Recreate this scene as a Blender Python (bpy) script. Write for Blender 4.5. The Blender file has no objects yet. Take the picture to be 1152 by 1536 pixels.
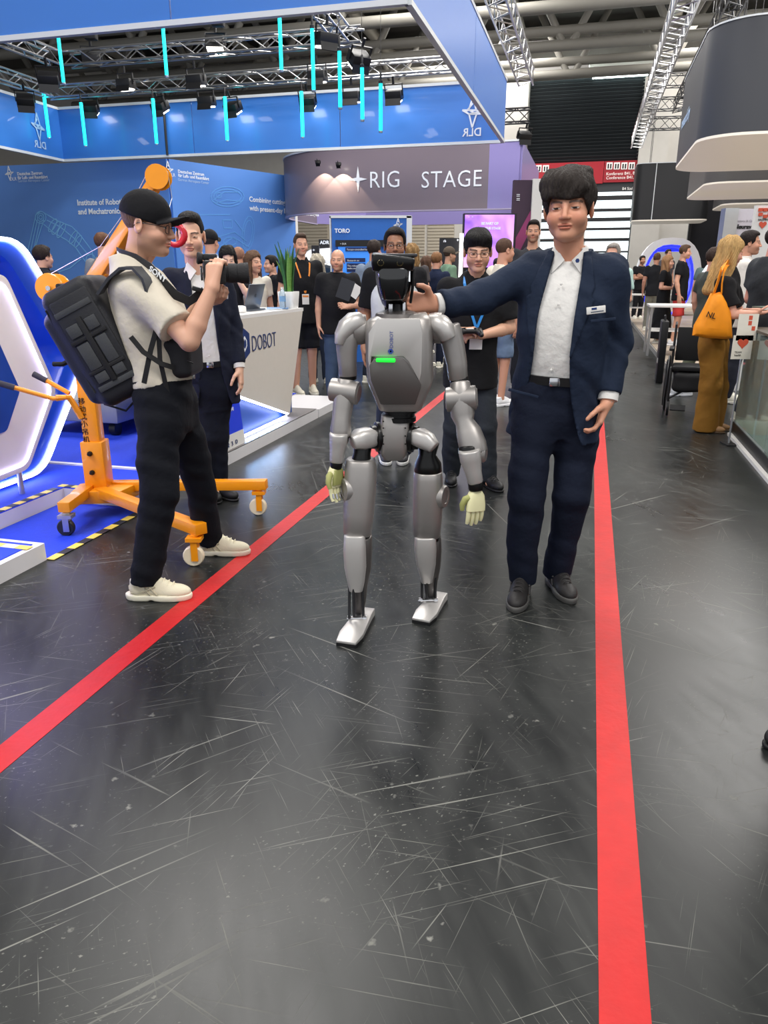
import bpy, bmesh, math, random
import numpy as np
from mathutils import Vector, Matrix, Euler
random.seed(7); np.random.seed(7)
S = bpy.context.scene
COL = S.collection

# ---------------------------------------------------------------- camera, world, light, exposure
F_PX, CAM_H = 1110.0, 1.46
PITCH = math.atan(358 / F_PX)
CP, SP = math.cos(PITCH), math.sin(PITCH)
cam_d = bpy.data.cameras.new('camera'); cam = bpy.data.objects.new('camera', cam_d); COL.objects.link(cam)
cam_d.sensor_fit = 'HORIZONTAL'; cam_d.sensor_width = 36.0; cam_d.lens = F_PX / 1152 * 36.0
cam_d.clip_start = 0.05; cam_d.clip_end = 300
cam.location = (0, 0, CAM_H); cam.rotation_euler = (math.pi / 2 - PITCH, 0, 0)
S.camera = cam
S.view_settings.view_transform = 'Standard'; S.view_settings.look = 'None'
S.view_settings.gamma = 1; S.view_settings.use_curve_mapping = False
S.view_settings.exposure = 0.62
world = bpy.data.worlds.new('hall_daylight'); S.world = world; world.use_nodes = True
bg = world.node_tree.nodes['Background']
bg.inputs[0].default_value = (0.93, 0.96, 1.0, 1); bg.inputs[1].default_value = 0.6

YAW = math.radians(15)                       # the aisle runs 15 degrees to the right of the lens axis
AX = (math.sin(YAW), math.cos(YAW)); RX = (math.cos(YAW), -math.sin(YAW))
def W(r, a, z=0.0):                          # aisle coordinates: r across, a along
    return Vector((r * RX[0] + a * AX[0], r * RX[1] + a * AX[1], z))
def ray(px, py):
    x = (px - 576) / F_PX; y = (768 - py) / F_PX
    return Vector((x, CP + y * SP, -SP + y * CP))
CAM = Vector((0, 0, CAM_H))
def G(px, py, z=0.0):
    d = ray(px, py); return CAM + d * ((z - CAM_H) / d.z)
def A(px, py, Y):
    d = ray(px, py); return CAM + d * (Y / d.y)
def onA(px, py, a):
    d = ray(px, py); return CAM + d * (a / (d.x * AX[0] + d.y * AX[1]))
def onR(px, py, r):
    d = ray(px, py); return CAM + d * (r / (d.x * RX[0] + d.y * RX[1]))
def ra(v): return (v.x * RX[0] + v.y * RX[1], v.x * AX[0] + v.y * AX[1])

def hall_lamp(r, a, z, power, sx=2.6, sy=2.6):
    l = bpy.data.lights.new('hall_lamp', 'AREA'); l.shape = 'RECTANGLE'; l.size = sx; l.size_y = sy
    l.energy = power; l.color = (1.0, 0.97, 0.93)
    o = bpy.data.objects.new('hall_lamp', l); COL.objects.link(o)
    o.location = W(r, a, z); o.rotation_euler = (0, 0, -YAW)
    return o
for a_ in (-3, 10.5, 20, 30, 41):
    for r_ in (-6, 6):
        hall_lamp(r_, a_, 12.4, 900, 6.0, 5.0)
# ---------------------------------------------------------------- helpers: colours, materials
def lin(c): c /= 255.0; return c / 12.92 if c <= 0.04045 else ((c + 0.055) / 1.055) ** 2.4
def RGB(r, g, b): return (lin(r), lin(g), lin(b), 1.0)
MATS = {}
def M(name, rgb=(128, 128, 128), rough=0.5, metal=0.0, noise=0.06, nscale=18.0, bump=0.0, bscale=60.0, emit=None, estr=0.0,
      alpha=None, trans=0.0, coat=0.0, stretch=None, spec=0.5, sheen=0.0, ior=1.45):
    if name in MATS: return MATS[name]
    m = bpy.data.materials.new(name); m.use_nodes = True; MATS[name] = m
    nt = m.node_tree; b = nt.nodes['Principled BSDF']
    col = RGB(*rgb)
    b.inputs['Roughness'].default_value = rough; b.inputs['Metallic'].default_value = metal
    b.inputs['Specular IOR Level'].default_value = spec
    b.inputs['Coat Weight'].default_value = coat; b.inputs['IOR'].default_value = ior
    b.inputs['Sheen Weight'].default_value = sheen
    if trans: b.inputs['Transmission Weight'].default_value = trans
    if alpha is not None: b.inputs['Alpha'].default_value = alpha
    tc = nt.nodes.new('ShaderNodeTexCoord'); mp = nt.nodes.new('ShaderNodeMapping')
    nt.links.new(tc.outputs['Object'], mp.inputs['Vector'])
    if stretch: mp.inputs['Scale'].default_value = stretch
    if noise > 0:
        n = nt.nodes.new('ShaderNodeTexNoise'); n.inputs['Scale'].default_value = nscale; n.inputs['Detail'].default_value = 4
        nt.links.new(mp.outputs[0], n.inputs['Vector'])
        r = nt.nodes.new('ShaderNodeMixRGB'); r.blend_type = 'MIX'
        r.inputs[1].default_value = tuple(max(0, c * (1 - noise)) for c in col[:3]) + (1,)
        r.inputs[2].default_value = tuple(min(1, c * (1 + noise)) for c in col[:3]) + (1,)
        nt.links.new(n.outputs['Fac'], r.inputs[0]); nt.links.new(r.outputs[0], b.inputs['Base Color'])
    else: b.inputs['Base Color'].default_value = col
    if bump > 0:
        n2 = nt.nodes.new('ShaderNodeTexNoise'); n2.inputs['Scale'].default_value = bscale; n2.inputs['Detail'].default_value = 3
        nt.links.new(mp.outputs[0], n2.inputs['Vector'])
        bp = nt.nodes.new('ShaderNodeBump'); bp.inputs['Strength'].default_value = bump; bp.inputs['Distance'].default_value = 0.01
        nt.links.new(n2.outputs['Fac'], bp.inputs['Height']); nt.links.new(bp.outputs[0], b.inputs['Normal'])
    if emit:
        b.inputs['Emission Color'].default_value = RGB(*emit); b.inputs['Emission Strength'].default_value = estr
    return m
def cloth(name, rgb, rough=0.85, noise=0.10):
    return M('cloth_' + name, rgb, rough, noise=noise, nscale=9, bump=0.5, bscale=26, spec=0.22)
def hairmat(name, rgb):
    return M('hair_' + name, rgb, 0.68, noise=0.5, nscale=70, bump=0.7, bscale=130, stretch=(1, 1, 0.35), spec=0.25)
def attr_mat(name, rough, bump=0.05):
    if name in MATS: return MATS[name]
    m = M(name, (200, 160, 140), rough, noise=0, bump=bump, bscale=160)
    nt = m.node_tree; at = nt.nodes.new('ShaderNodeAttribute'); at.attribute_name = 'Col'
    b = nt.nodes['Principled BSDF']; nt.links.new(at.outputs['Color'], b.inputs['Base Color'])
    b.inputs['Subsurface Weight'].default_value = 0.06; b.inputs['Subsurface Radius'].default_value = (0.01, 0.004, 0.002)
    b.inputs['Subsurface Scale'].default_value = 0.4
    return m

# ---------------------------------------------------------------- helpers: objects
def link(o, parent=None):
    COL.objects.link(o)
    if parent is not None: o.parent = parent
    return o
def tag(o, label=None, cat=None, group=None, kind=None):
    if label: o['label'] = label
    if cat: o['category'] = cat
    if group: o['group'] = group
    if kind: o['kind'] = kind
    return o
def thing(name, label, cat, loc=(0, 0, 0), rz=0.0, group=None):
    o = bpy.data.objects.new(name, None); o.empty_display_size = 0.1; COL.objects.link(o)
    o.location = loc; o.rotation_euler = (0, 0, rz)
    return tag(o, label, cat, group)
def mesh_obj(name, verts, faces, mat, parent=None, smooth=False, col=None):
    me = bpy.data.meshes.new(name)
    if isinstance(verts, np.ndarray):
        nv = len(verts); fa = np.asarray(faces)
        me.vertices.add(nv); me.vertices.foreach_set('co', verts.astype(np.float32).ravel())
        k = fa.shape[1]; nf = len(fa)
        me.loops.add(nf * k); me.loops.foreach_set('vertex_index', fa.astype(np.int32).ravel())
        me.polygons.add(nf); me.polygons.foreach_set('loop_start', np.arange(0, nf * k, k, dtype=np.int32))
        me.update(calc_edges=True); me.validate()
    else:
        me.from_pydata([tuple(v) for v in verts], [], faces); me.update()
    if col is not None:
        ca = me.color_attributes.new('Col', 'FLOAT_COLOR', 'POINT')
        ca.data.foreach_set('color', np.c_[col, np.ones(len(col))].astype(np.float32).ravel())
    if smooth: me.polygons.foreach_set('use_smooth', np.ones(len(me.polygons), bool))
    if mat is not None: me.materials.append(mat)
    o = bpy.data.objects.new(name, me); return link(o, parent)
def copy_tree(o, parent=None):
    c = o.copy(); COL.objects.link(c); c.parent = parent
    for ch in o.children: copy_tree(ch, c)
    return c
def basis(d, hint=(0, 0, 1)):
    d = Vector(d).normalized(); h = Vector(hint)
    if abs(d.dot(h)) > 0.97: h = Vector((0, 1, 0)) if abs(d.y) < 0.9 else Vector((1, 0, 0))
    u = h.cross(d).normalized(); v = d.cross(u).normalized()
    return u, v, d
class MB:
    """collects shapes, then links them as one mesh"""
    def __init__(s): s.v = []; s.f = []
    def add(s, vs, fs):
        o = len(s.v); s.v += [Vector(v) for v in vs]; s.f += [tuple(i + o for i in f) for f in fs]; return s
    def box(s, c, size, R=None):
        c = Vector(c); hx, hy, hz = size[0] / 2, size[1] / 2, size[2] / 2
        vs = [Vector((x * hx, y * hy, z * hz)) for x in (-1, 1) for y in (-1, 1) for z in (-1, 1)]
        if R is not None: vs = [R @ v for v in vs]
        return s.add([c + v for v in vs], [(0, 1, 3, 2), (4, 6, 7, 5), (0, 4, 5, 1), (2, 3, 7, 6), (0, 2, 6, 4), (1, 5, 7, 3)])
    def beam(s, a, b, w, h, hint=(0, 0, 1), w2=None, h2=None):
        a, b = Vector(a), Vector(b); u, v, d = basis(b - a, hint)
        w2 = w if w2 is None else w2; h2 = h if h2 is None else h2; vs = []
        for p, ww, hh in ((a, w, h), (b, w2, h2)):
            for x, y in ((-1, -1), (1, -1), (1, 1), (-1, 1)): vs.append(p + u * x * ww / 2 + v * y * hh / 2)
        return s.add(vs, [(0, 3, 2, 1), (4, 5, 6, 7), (0, 1, 5, 4), (1, 2, 6, 5), (2, 3, 7, 6), (3, 0, 4, 7)])
    def ringloft(s, rings, caps=True, close=True):
        n = len(rings[0]); vs = [p for r in rings for p in r]; fs = []
        for i in range(len(rings) - 1):
            for j in range(n if close else n - 1):
                k = (j + 1) % n; fs.append((i * n + j, i * n + k, (i + 1) * n + k, (i + 1) * n + j))
        if caps: fs.append(tuple(range(n - 1, -1, -1))); fs.append(tuple((len(rings) - 1) * n + j for j in range(n)))
        return s.add(vs, fs)
    def tube(s, pts, r, n=8, caps=True):
        pts = [Vector(p) for p in pts]; rs = r if isinstance(r, (list, tuple)) else [r] * len(pts)
        rings = []; hint = Vector((0, 0, 1))
        for i, p in enumerate(pts):
            d = (pts[min(i + 1, len(pts) - 1)] - pts[max(i - 1, 0)])
            if i == 0: u, v, _ = basis(d)
            else:
                dn = d.normalized(); u = (u - dn * u.dot(dn)).normalized(); v = dn.cross(u)
            rings.append([p + (u * math.cos(2 * math.pi * k / n) + v * math.sin(2 * math.pi * k / n)) * rs[i] for k in range(n)])
        return s.ringloft(rings, caps)
    def cyl(s, a, b, r, r2=None, n=16): return s.tube([a, b], [r, r if r2 is None else r2], n)
    def lathe(s, c, axis, prof, n=20):                    # prof: (distance along axis, radius)
        u, v, d = basis(axis); c = Vector(c)
        return s.ringloft([[c + d * t + (u * math.cos(2 * math.pi * k / n) + v * math.sin(2 * math.pi * k / n)) * max(r, 1e-4) for k in range(n)] for t, r in prof])
    def prism(s, poly, vec):                              # planar polygon extruded by vec
        poly = [Vector(p) for p in poly]; vec = Vector(vec); n = len(poly)
        return s.add(poly + [p + vec for p in poly], [tuple(range(n - 1, -1, -1)), tuple(range(n, 2 * n))] + [(i, (i + 1) % n, n + (i + 1) % n, n + i) for i in range(n)])
    def build(s, name, mat, parent=None, smooth=False, bevel=0.0, seg=2, sub=0, local=None, ang=40):
        vs = s.v
        if local is not None: vs = [Vector(v) - Vector(local) for v in vs]
        me = bpy.data.meshes.new(name); me.from_pydata([tuple(v) for v in vs], [], s.f); me.update()
        bm = bmesh.new(); bm.from_mesh(me); bmesh.ops.recalc_face_normals(bm, faces=bm.faces)
        if bevel > 0:
            ed = [e for e in bm.edges if len(e.link_faces) == 2 and e.calc_face_angle(0) > math.radians(30)]
            bmesh.ops.bevel(bm, geom=ed, offset=bevel, segments=seg, profile=0.5, affect='EDGES', clamp_overlap=True)
        if smooth or bevel > 0:
            for f in bm.faces: f.smooth = True
            for e in bm.edges:
                if len(e.link_faces) == 2 and e.calc_face_angle(0) > math.radians(ang): e.smooth = False
        bm.to_mesh(me); bm.free()
        if mat is not None: me.materials.append(mat)
        o = link(bpy.data.objects.new(name, me), parent)
        if sub:
            md = o.modifiers.new('sub', 'SUBSURF'); md.levels = md.render_levels = sub
        return o
def Rz(a): return Matrix.Rotation(a, 3, 'Z')
RA = Rz(-YAW)                                            # turns local x to the aisle's across direction, local y to along
def superring(c, u, v, rx, ry, n=24, e=2.0):
    out = []
    for k in range(n):
        t = 2 * math.pi * k / n; ct, st = math.cos(t), math.sin(t)
        out.append(Vector(c) + Vector(u) * rx * math.copysign(abs(ct) ** (2 / e), ct) + Vector(v) * ry * math.copysign(abs(st) ** (2 / e), st))
    return out
def text_mesh(name, body, size, mat, parent, M4, align='LEFT', depth=0.002, mirror=False, weight=0.0, spacing=1.0, sx=1.0, lead=1.0):
    cu = bpy.data.curves.new(name, 'FONT'); cu.body = body; cu.size = size; cu.align_x = align; cu.extrude = depth; cu.offset = weight
    cu.space_character = spacing; cu.resolution_u = 3; cu.space_line = lead
    o = bpy.data.objects.new(name, cu); COL.objects.link(o)
    dg = bpy.context.evaluated_depsgraph_get(); me = bpy.data.meshes.new_from_object(o.evaluated_get(dg))
    bpy.data.objects.remove(o); bpy.data.curves.remove(cu)
    T = M4 @ Matrix.Diagonal((-sx if mirror else sx, 1, 1, 1)); me.transform(T)
    me.materials.clear(); me.materials.append(mat)
    return link(bpy.data.objects.new(name, me), parent)
def plane_m4(origin, right, up):                         # text plane: x = right, y = up
    r = Vector(right).normalized(); u = Vector(up); u = (u - r * u.dot(r)).normalized(); n = r.cross(u)
    m = Matrix((r, u, n)).transposed().to_4x4(); m.translation = Vector(origin); return m

# ---------------------------------------------------------------- helpers: signed-distance modelling for bodies, hair and clothes
INF = 1e3
def npv(v): return np.array(tuple(v), np.float32)
def rc(a, b, ra_, rb_):
    a, b = npv(a), npv(b); ab = b - a; l2 = float(ab @ ab) + 1e-9
    def fn(P):
        q = P - a; t = np.clip((q @ ab) / l2, 0, 1)
        return np.linalg.norm(q - t[:, None] * ab, axis=1) - (ra_ + (rb_ - ra_) * t)
    return fn, np.minimum(a - ra_, b - rb_), np.maximum(a + ra_, b + rb_)
def fcone(a, b, ra_, rb_):                               # flat end at b, open-ended growth at a
    a, b = npv(a), npv(b); ab = b - a; L = float(np.linalg.norm(ab)); d = ab / L
    def fn(P):
        q = P - a; t = q @ d; tt = np.clip(t, 0, L)
        r = np.linalg.norm(q - tt[:, None] * d, axis=1) - (ra_ + (rb_ - ra_) * tt / L)
        return np.maximum(r, t - L)
    m = max(ra_, rb_); return fn, np.minimum(a, b) - m, np.maximum(a, b) + m
def ell(c, r, R=None):
    c, r = npv(c), npv(r); Rm = None if R is None else np.array(R, np.float32)
    def fn(P):
        q = P - c
        if Rm is not None: q = q @ Rm
        k0 = np.linalg.norm(q / r, axis=1); k1 = np.linalg.norm(q / (r * r), axis=1) + 1e-6
        return k0 * (k0 - 1) / k1
    m = float(r.max()) if Rm is not None else r
    return fn, c - m, c + m
def rbox(c, h, rnd=0.01, R=None):
    c, h = npv(c), npv(h); Rm = None if R is None else np.array(R, np.float32)
    def fn(P):
        q = P - c
        if Rm is not None: q = q @ Rm
        q = np.abs(q) - (h - rnd)
        return np.linalg.norm(np.maximum(q, 0), axis=1) + np.minimum(q.max(axis=1), 0) - rnd
    m = float(np.linalg.norm(h)); return fn, c - m, c + m
def half(n, d):                                          # keep the side where P.n < d
    n = npv(n)
    return (lambda P: P @ n - d), np.full(3, -INF, np.float32), np.full(3, INF, np.float32)
def func(fn, lo=None, hi=None):
    return fn, (np.full(3, -INF, np.float32) if lo is None else npv(lo)), (np.full(3, INF, np.float32) if hi is None else npv(hi))
def smooth_table(rows, n=40):
    rows = np.array(rows, float); t = rows[:, 0]; ts = np.linspace(t[0], t[-1], n); out = [ts]
    for j in range(1, rows.shape[1]):
        y = rows[:, j]; m = np.gradient(y, t); i = np.clip(np.searchsorted(t, ts) - 1, 0, len(t) - 2)
        h = t[i + 1] - t[i]; x = (ts - t[i]) / h
        out.append((2 * x**3 - 3 * x**2 + 1) * y[i] + (x**3 - 2 * x**2 + x) * h * m[i] + (-2 * x**3 + 3 * x**2) * y[i + 1] + (x**3 - x**2) * h * m[i + 1])
    return np.array(out)
def loft(O, left, fwd, up, rows, e=2.3):                 # rows: (t along up, offset forward, half width, half depth)
    T = smooth_table(rows); O, left, fwd, up = npv(O), npv(left), npv(fwd), npv(up)
    def fn(P):
        q = P - O; t = q @ up; u = q @ left; v = q @ fwd
        off = np.interp(t, T[0], T[1]); rx = np.interp(t, T[0], T[2]); ry = np.interp(t, T[0], T[3])
        k = (np.abs(u / rx) ** e + np.abs((v - off) / ry) ** e) ** (1 / e)
        return np.maximum((k - 1) * np.minimum(rx, ry), np.maximum(t - T[0][-1], T[0][0] - t)).astype(np.float32)
    R = float(max(T[2].max(), (np.abs(T[1]) + T[3]).max()))
    ends = np.array([O + up * T[0][0], O + up * T[0][-1]]); return fn, ends.min(0) - R, ends.max(0) + R
def U(p, k=0.0): return ('u', p, k)
def SUB(p, k=0.0): return ('s', p, k)
def CUT(p, k=0.0): return ('i', p, k)
def OFF(a): return ('o', a, 0)
def DISP(fn): return ('d', fn, 0)
def smin(a, b, k):
    if k <= 0: return np.minimum(a, b)
    h = np.maximum(k - np.abs(a - b), 0) / k; return np.minimum(a, b) - h * h * k * 0.25
def sdf_eval(ops, P, sel=None):
    val = np.full(len(P), 1.0, np.float32)
    for op, p, k in ops:
        if op == 'o': val -= p; continue
        if op == 'd': val += p(P); continue
        d = p[0](P)
        val = smin(val, d, k) if op == 'u' else -smin(-val, d, k) if op == 's' else -smin(-val, -d, k)
    return val
def sdf_mesh(ops, h, pad=0.0):
    los = [p[1] for op, p, k in ops if op == 'u']; his = [p[2] for op, p, k in ops if op == 'u']
    lo = np.min(los, 0) - 3 * h - pad; hi = np.max(his, 0) + 3 * h + pad
    B = 8; nb = np.ceil((hi - lo) / (h * B)).astype(int) + 1
    bi = np.stack(np.meshgrid(*[np.arange(n) for n in nb], indexing='ij'), -1).reshape(-1, 3)
    cen = (lo + (bi + 0.5) * B * h).astype(np.float32)
    dc = sdf_eval(ops, cen); keep = np.abs(dc) < B * h * 1.35
    D = np.full(nb * B, 1.0, np.float32)
    Dv = D.reshape(nb[0], B, nb[1], B, nb[2], B).transpose(0, 2, 4, 1, 3, 5)
    neg = bi[(~keep) & (dc < 0)]; Dv[neg[:, 0], neg[:, 1], neg[:, 2]] = -1.0
    kb = bi[keep]; n = len(kb)
    loc = np.stack(np.meshgrid(*[np.arange(B)] * 3, indexing='ij'), -1).reshape(-1, 3) * h
    blo = lo + kb * B * h
    P = (blo[:, None, :] + loc[None]).astype(np.float32)
    val = np.full((n, B**3), 1.0, np.float32)
    for op, p, k in ops:
        if op == 'o': val -= p; continue
        if op == 'd':
            near = np.abs(val).min(1) < 0.08; val[near] += p(P[near].reshape(-1, 3)).reshape(-1, B**3); continue
        m = 0.03 + k
        sel = np.all((blo + B * h > p[1] - m) & (blo < p[2] + m), axis=1) if op != 'i' else np.ones(n, bool)
        if not sel.any(): continue
        d = p[0](P[sel].reshape(-1, 3)).reshape(-1, B**3); v = val[sel]
        val[sel] = smin(v, d, k) if op == 'u' else -smin(-v, d, k) if op == 's' else -smin(-v, -d, k)
    Dv[kb[:, 0], kb[:, 1], kb[:, 2]] = val.reshape(n, B, B, B)
    inside = D < 0
    c = np.zeros(np.array(D.shape) - 1, np.uint8)
    for dx in (0, 1):
        for dy in (0, 1):
            for dz in (0, 1): c += inside[dx:dx + c.shape[0], dy:dy + c.shape[1], dz:dz + c.shape[2]]
    act = np.argwhere((c > 0) & (c < 8))
    if len(act) == 0: return np.zeros((0, 3)), np.zeros((0, 4), int)
    idx = np.full(c.shape, -1, np.int32); idx[tuple(act.T)] = np.arange(len(act))
    cor = np.array([(x, y, z) for x in (0, 1) for y in (0, 1) for z in (0, 1)])
    V = np.stack([D[tuple((act + o).T)] for o in cor], 1)
    acc = np.zeros((len(act), 3)); cnt = np.zeros(len(act))
    for i in range(8):
        for j in range(i + 1, 8):
            if np.abs(cor[i] - cor[j]).sum() != 1: continue
            a, b = V[:, i], V[:, j]; m = (a < 0) != (b < 0)
            t = np.where(m, a / np.where(m, a - b, 1), 0)
            acc += np.where(m[:, None], cor[i] + t[:, None] * (cor[j] - cor[i]), 0); cnt += m
    verts = lo + (act + acc / cnt[:, None]) * h
    quads = []
    for ax in range(3):
        u, w = [(1, 2), (2, 0), (0, 1)][ax]
        s0 = [slice(1, -1)] * 3; s0[ax] = slice(0, -1); s1 = list(s0); s1[ax] = slice(1, None)
        A0 = inside[tuple(s0)]; A1 = inside[tuple(s1)]
        e = np.argwhere(A0 != A1)
        if not len(e): continue
        fl = A0[tuple(e.T)]
        g = e.copy(); g[:, u] += 1; g[:, w] += 1
        def cell(du, dw):
            q = g.copy(); q[:, u] += du; q[:, w] += dw; return idx[tuple(q.T)]
        q = np.stack([cell(-1, -1), cell(0, -1), cell(0, 0), cell(-1, 0)], 1)
        q[~fl] = q[~fl][:, ::-1]; quads.append(q)
    Q = np.concatenate(quads); Q = Q[(Q >= 0).all(1)]
    return verts, Q
def sdf_obj(name, ops, h, mat, parent, pad=0.0):
    v, q = sdf_mesh(ops, h, pad); return mesh_obj(name, v, q, mat, parent, smooth=True)
def folds(amp=0.004, f=38.0, seed=0, ax=(0.35, 0.25, 1.0)):
    rs = np.random.RandomState(seed); D1 = np.array(ax, np.float32); ph = rs.rand(6) * 6.28; k = rs.randn(3, 3).astype(np.float32) * 9
    def fn(P):
        w = P @ k.T
        return amp * np.sin(P @ D1 * f + 2.2 * np.sin(w[:, 0] + ph[0]) + ph[1]) * (0.5 + 0.5 * np.sin(w[:, 1] + ph[2])) + amp * 0.5 * np.sin(w[:, 2] * 2.1 + ph[3])
    return fn
# ---------------------------------------------------------------- the hall
def floor_material():
    m = bpy.data.materials.new('scuffed_black_floor'); m.use_nodes = True; nt = m.node_tree; N = nt.nodes; L = nt.links
    b = N['Principled BSDF']; tc = N.new('ShaderNodeTexCoord')
    def mapped(rot, sc, loc=(0, 0, 0)):
        mp = N.new('ShaderNodeMapping'); mp.inputs['Rotation'].default_value = (0, 0, rot); mp.vector_type = 'TEXTURE'; mp.inputs['Scale'].default_value = tuple(1.0 / q for q in sc); mp.inputs['Location'].default_value = loc
        L.new(tc.outputs['Object'], mp.inputs['Vector']); return mp.outputs[0]
    def noise(vec, s, det=3, dist=0.0):
        n = N.new('ShaderNodeTexNoise'); n.inputs['Scale'].default_value = s; n.inputs['Detail'].default_value = det; n.inputs['Distortion'].default_value = dist
        L.new(vec, n.inputs['Vector']); return n.outputs['Fac']
    def ramp(x, a, c):
        r = N.new('ShaderNodeMapRange'); r.inputs[1].default_value = a; r.inputs[2].default_value = c; L.new(x, r.inputs[0]); return r.outputs[0]
    def math_(op, x, y):
        n = N.new('ShaderNodeMath'); n.operation = op
        for i, q in enumerate((x, y)):
            if isinstance(q, (int, float)): n.inputs[i].default_value = q
            else: L.new(q, n.inputs[i])
        return n.outputs[0]
    tot = None
    # scratches: noise drawn out along a direction, cut to thin lines, broken up by a second noise
    for i, (rot, sx, sy, lo, hi, ms) in enumerate([(0.28, 0.5, 46, .69, .73, 1.3), (-0.55, 0.6, 40, .69, .73, 1.1), (1.32, 0.7, 55, .70, .74, 1.7), (1.75, 0.5, 36, .69, .73, 1.0), (0.95, 1.0, 70, .70, .75, 2.3), (2.5, 0.45, 44, .70, .74, 0.9), (0.33, 1.2, 90, .66, .72, 1.9), (1.1, 1.4, 110, .67, .73, 2.6), (-0.2, 0.9, 80, .67, .72, 1.5), (2.0, 1.6, 120, .67, .73, 2.1), (0.6, 0.35, 30, .68, .71, .7)]):
        s = ramp(noise(mapped(rot, (sx, sy, 1), (i * 3.1, i * 1.7, 0)), 1.6, 2, 0.25), lo, hi)
        k = ramp(noise(mapped(0.3 * i, (1, 1, 1), (i * 5.0, 2.0, 0)), ms, 2), .47, .60)
        t = math_('MULTIPLY', s, k); tot = t if tot is None else math_('MAXIMUM', tot, t)
    sp = math_('MULTIPLY', ramp(noise(mapped(0, (1, 1, 1)), 24, 3), .66, .74), ramp(noise(mapped(0, (1, 1, 1), (4, 4, 0)), 2.2, 3), .50, .62))
    sp2 = math_('MULTIPLY', ramp(noise(mapped(.4, (1, 1.6, 1)), 64, 2), .66, .72), ramp(noise(mapped(0, (1, 1, 1), (9, 1, 0)), 1.4, 3), .45, .6))
    marks = math_('MAXIMUM', tot, math_('MAXIMUM', sp, sp2))
    smudge = ramp(noise(mapped(0.5, (1, 0.7, 1)), 1.1, 6, 0.6), .3, .8)
    rub = ramp(noise(mapped(0.26, (6, 1.2, 1)), 3.0, 5, 0.3), .35, .85)
    base = N.new('ShaderNodeMixRGB'); base.inputs[1].default_value = RGB(22, 24, 25); base.inputs[2].default_value = RGB(58, 60, 58)
    L.new(math_('MULTIPLY', math_('ADD', smudge, rub), 0.42), base.inputs[0])
    fin = N.new('ShaderNodeMixRGB'); fin.inputs[2].default_value = RGB(150, 150, 142); L.new(base.outputs[0], fin.inputs[1])
    L.new(math_('MULTIPLY', marks, 0.6), fin.inputs[0]); L.new(fin.outputs[0], b.inputs['Base Color'])
    rg = math_('ADD', math_('MULTIPLY', smudge, 0.10), math_('ADD', math_('MULTIPLY', rub, 0.08), 0.26)); L.new(math_('ADD', rg, math_('MULTIPLY', marks, 0.3)), b.inputs['Roughness'])
    bp = N.new('ShaderNodeBump'); bp.inputs['Strength'].default_value = 0.12; bp.inputs['Distance'].default_value = 0.002
    L.new(math_('SUBTRACT', noise(mapped(.2, (1, 1, 1)), 9, 4), marks), bp.inputs['Height']); L.new(bp.outputs[0], b.inputs['Normal'])
    b.inputs['Specular IOR Level'].default_value = 0.3
    return m
def abox(mb, r0, r1, a0, a1, z0, z1):                     # box in aisle coordinates
    return mb.box(W((r0 + r1) / 2, (a0 + a1) / 2, (z0 + z1) / 2), (abs(r1 - r0), abs(a1 - a0), abs(z1 - z0)), RA)
def struct(name, mb, mat, **k): return tag(mb.build(name, mat, **k), kind='structure')

WHITE = M('white_paint', (226, 224, 220), 0.55, noise=0.03)
BLACK = M('black_plastic', (22, 22, 24), 0.45, noise=0.1)
CHROME = M('chrome', (205, 205, 208), 0.18, 1.0, noise=0.02)
ALU = M('aluminium', (196, 196, 196), 0.32, 0.9, noise=0.05)
DARKSTEEL = M('dark_steel', (58, 58, 60), 0.45, 0.6)
struct('floor', abox(MB(), -45, 26, -8, 52, -0.2, 0.0), floor_material())
struct('ceiling', abox(MB(), -45, 26, -8, 52, 13.9, 14.1), M('roof_sheet', (66, 64, 61), 0.7, noise=0.15, nscale=2))
CON = M('concrete_paint', (205, 201, 194), 0.8, noise=0.05, nscale=3)
BEIGE = M('beige_panel', (196, 186, 168), 0.7, noise=0.05, nscale=3)
AW = 46.0
def aw(px, py): return onA(px, py, AW)
def awr(px, py):
    p = aw(px, py); return ra(p)[0], p.z
def wallbox(mb, x0, y0, x1, y1, d0, d1):                  # a block on the end wall given by its picture corners
    r0, z1 = awr(x0, y0); r1, _ = awr(x1, y0); _, z0 = awr(x1, y1)
    return abox(mb, r0, r1, AW - d1, AW - d0, max(z0, 0), z1)
wb = struct('wall_back', abox(MB(), -45, 26, AW, AW + 0.3, 0, 13.9), CON)
struct('wall_right', abox(MB(), 25.7, 26, 8, 46, 0, 13.9), CON)
struct('wall_left', abox(MB(), -45, -44.7, 8, 46, 0, 13.9), BEIGE)
# dark ventilation louvre above the gate
lv = thing('louvre_panel', 'dark slatted ventilation louvre high on the end wall above the red sign', 'louvre', aw(880, 245)); lv['kind'] = 'structure'; del lv['category']
mb = wallbox(MB(), 797, 115, 966, 246, 0.0, 0.06); mb.build('backing', M('louvre_dark', (24, 27, 30), 0.5), lv, local=lv.location)
r0, zt = awr(797, 118); r1, zb = awr(966, 246); mb = MB()
for i in range(26):
    z = zt - (i + 0.5) * (zt - zb) / 26
    mb.box(W((r0 + r1) / 2, AW - 0.13, z), (r1 - r0, 0.04, 0.13), RA @ Matrix.Rotation(0.6, 3, 'X'))
sl = mb.build('slat', M('louvre_slat', (52, 57, 60), 0.45, 0.3), lv, local=lv.location); sl['kind'] = 'stuff'
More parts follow.
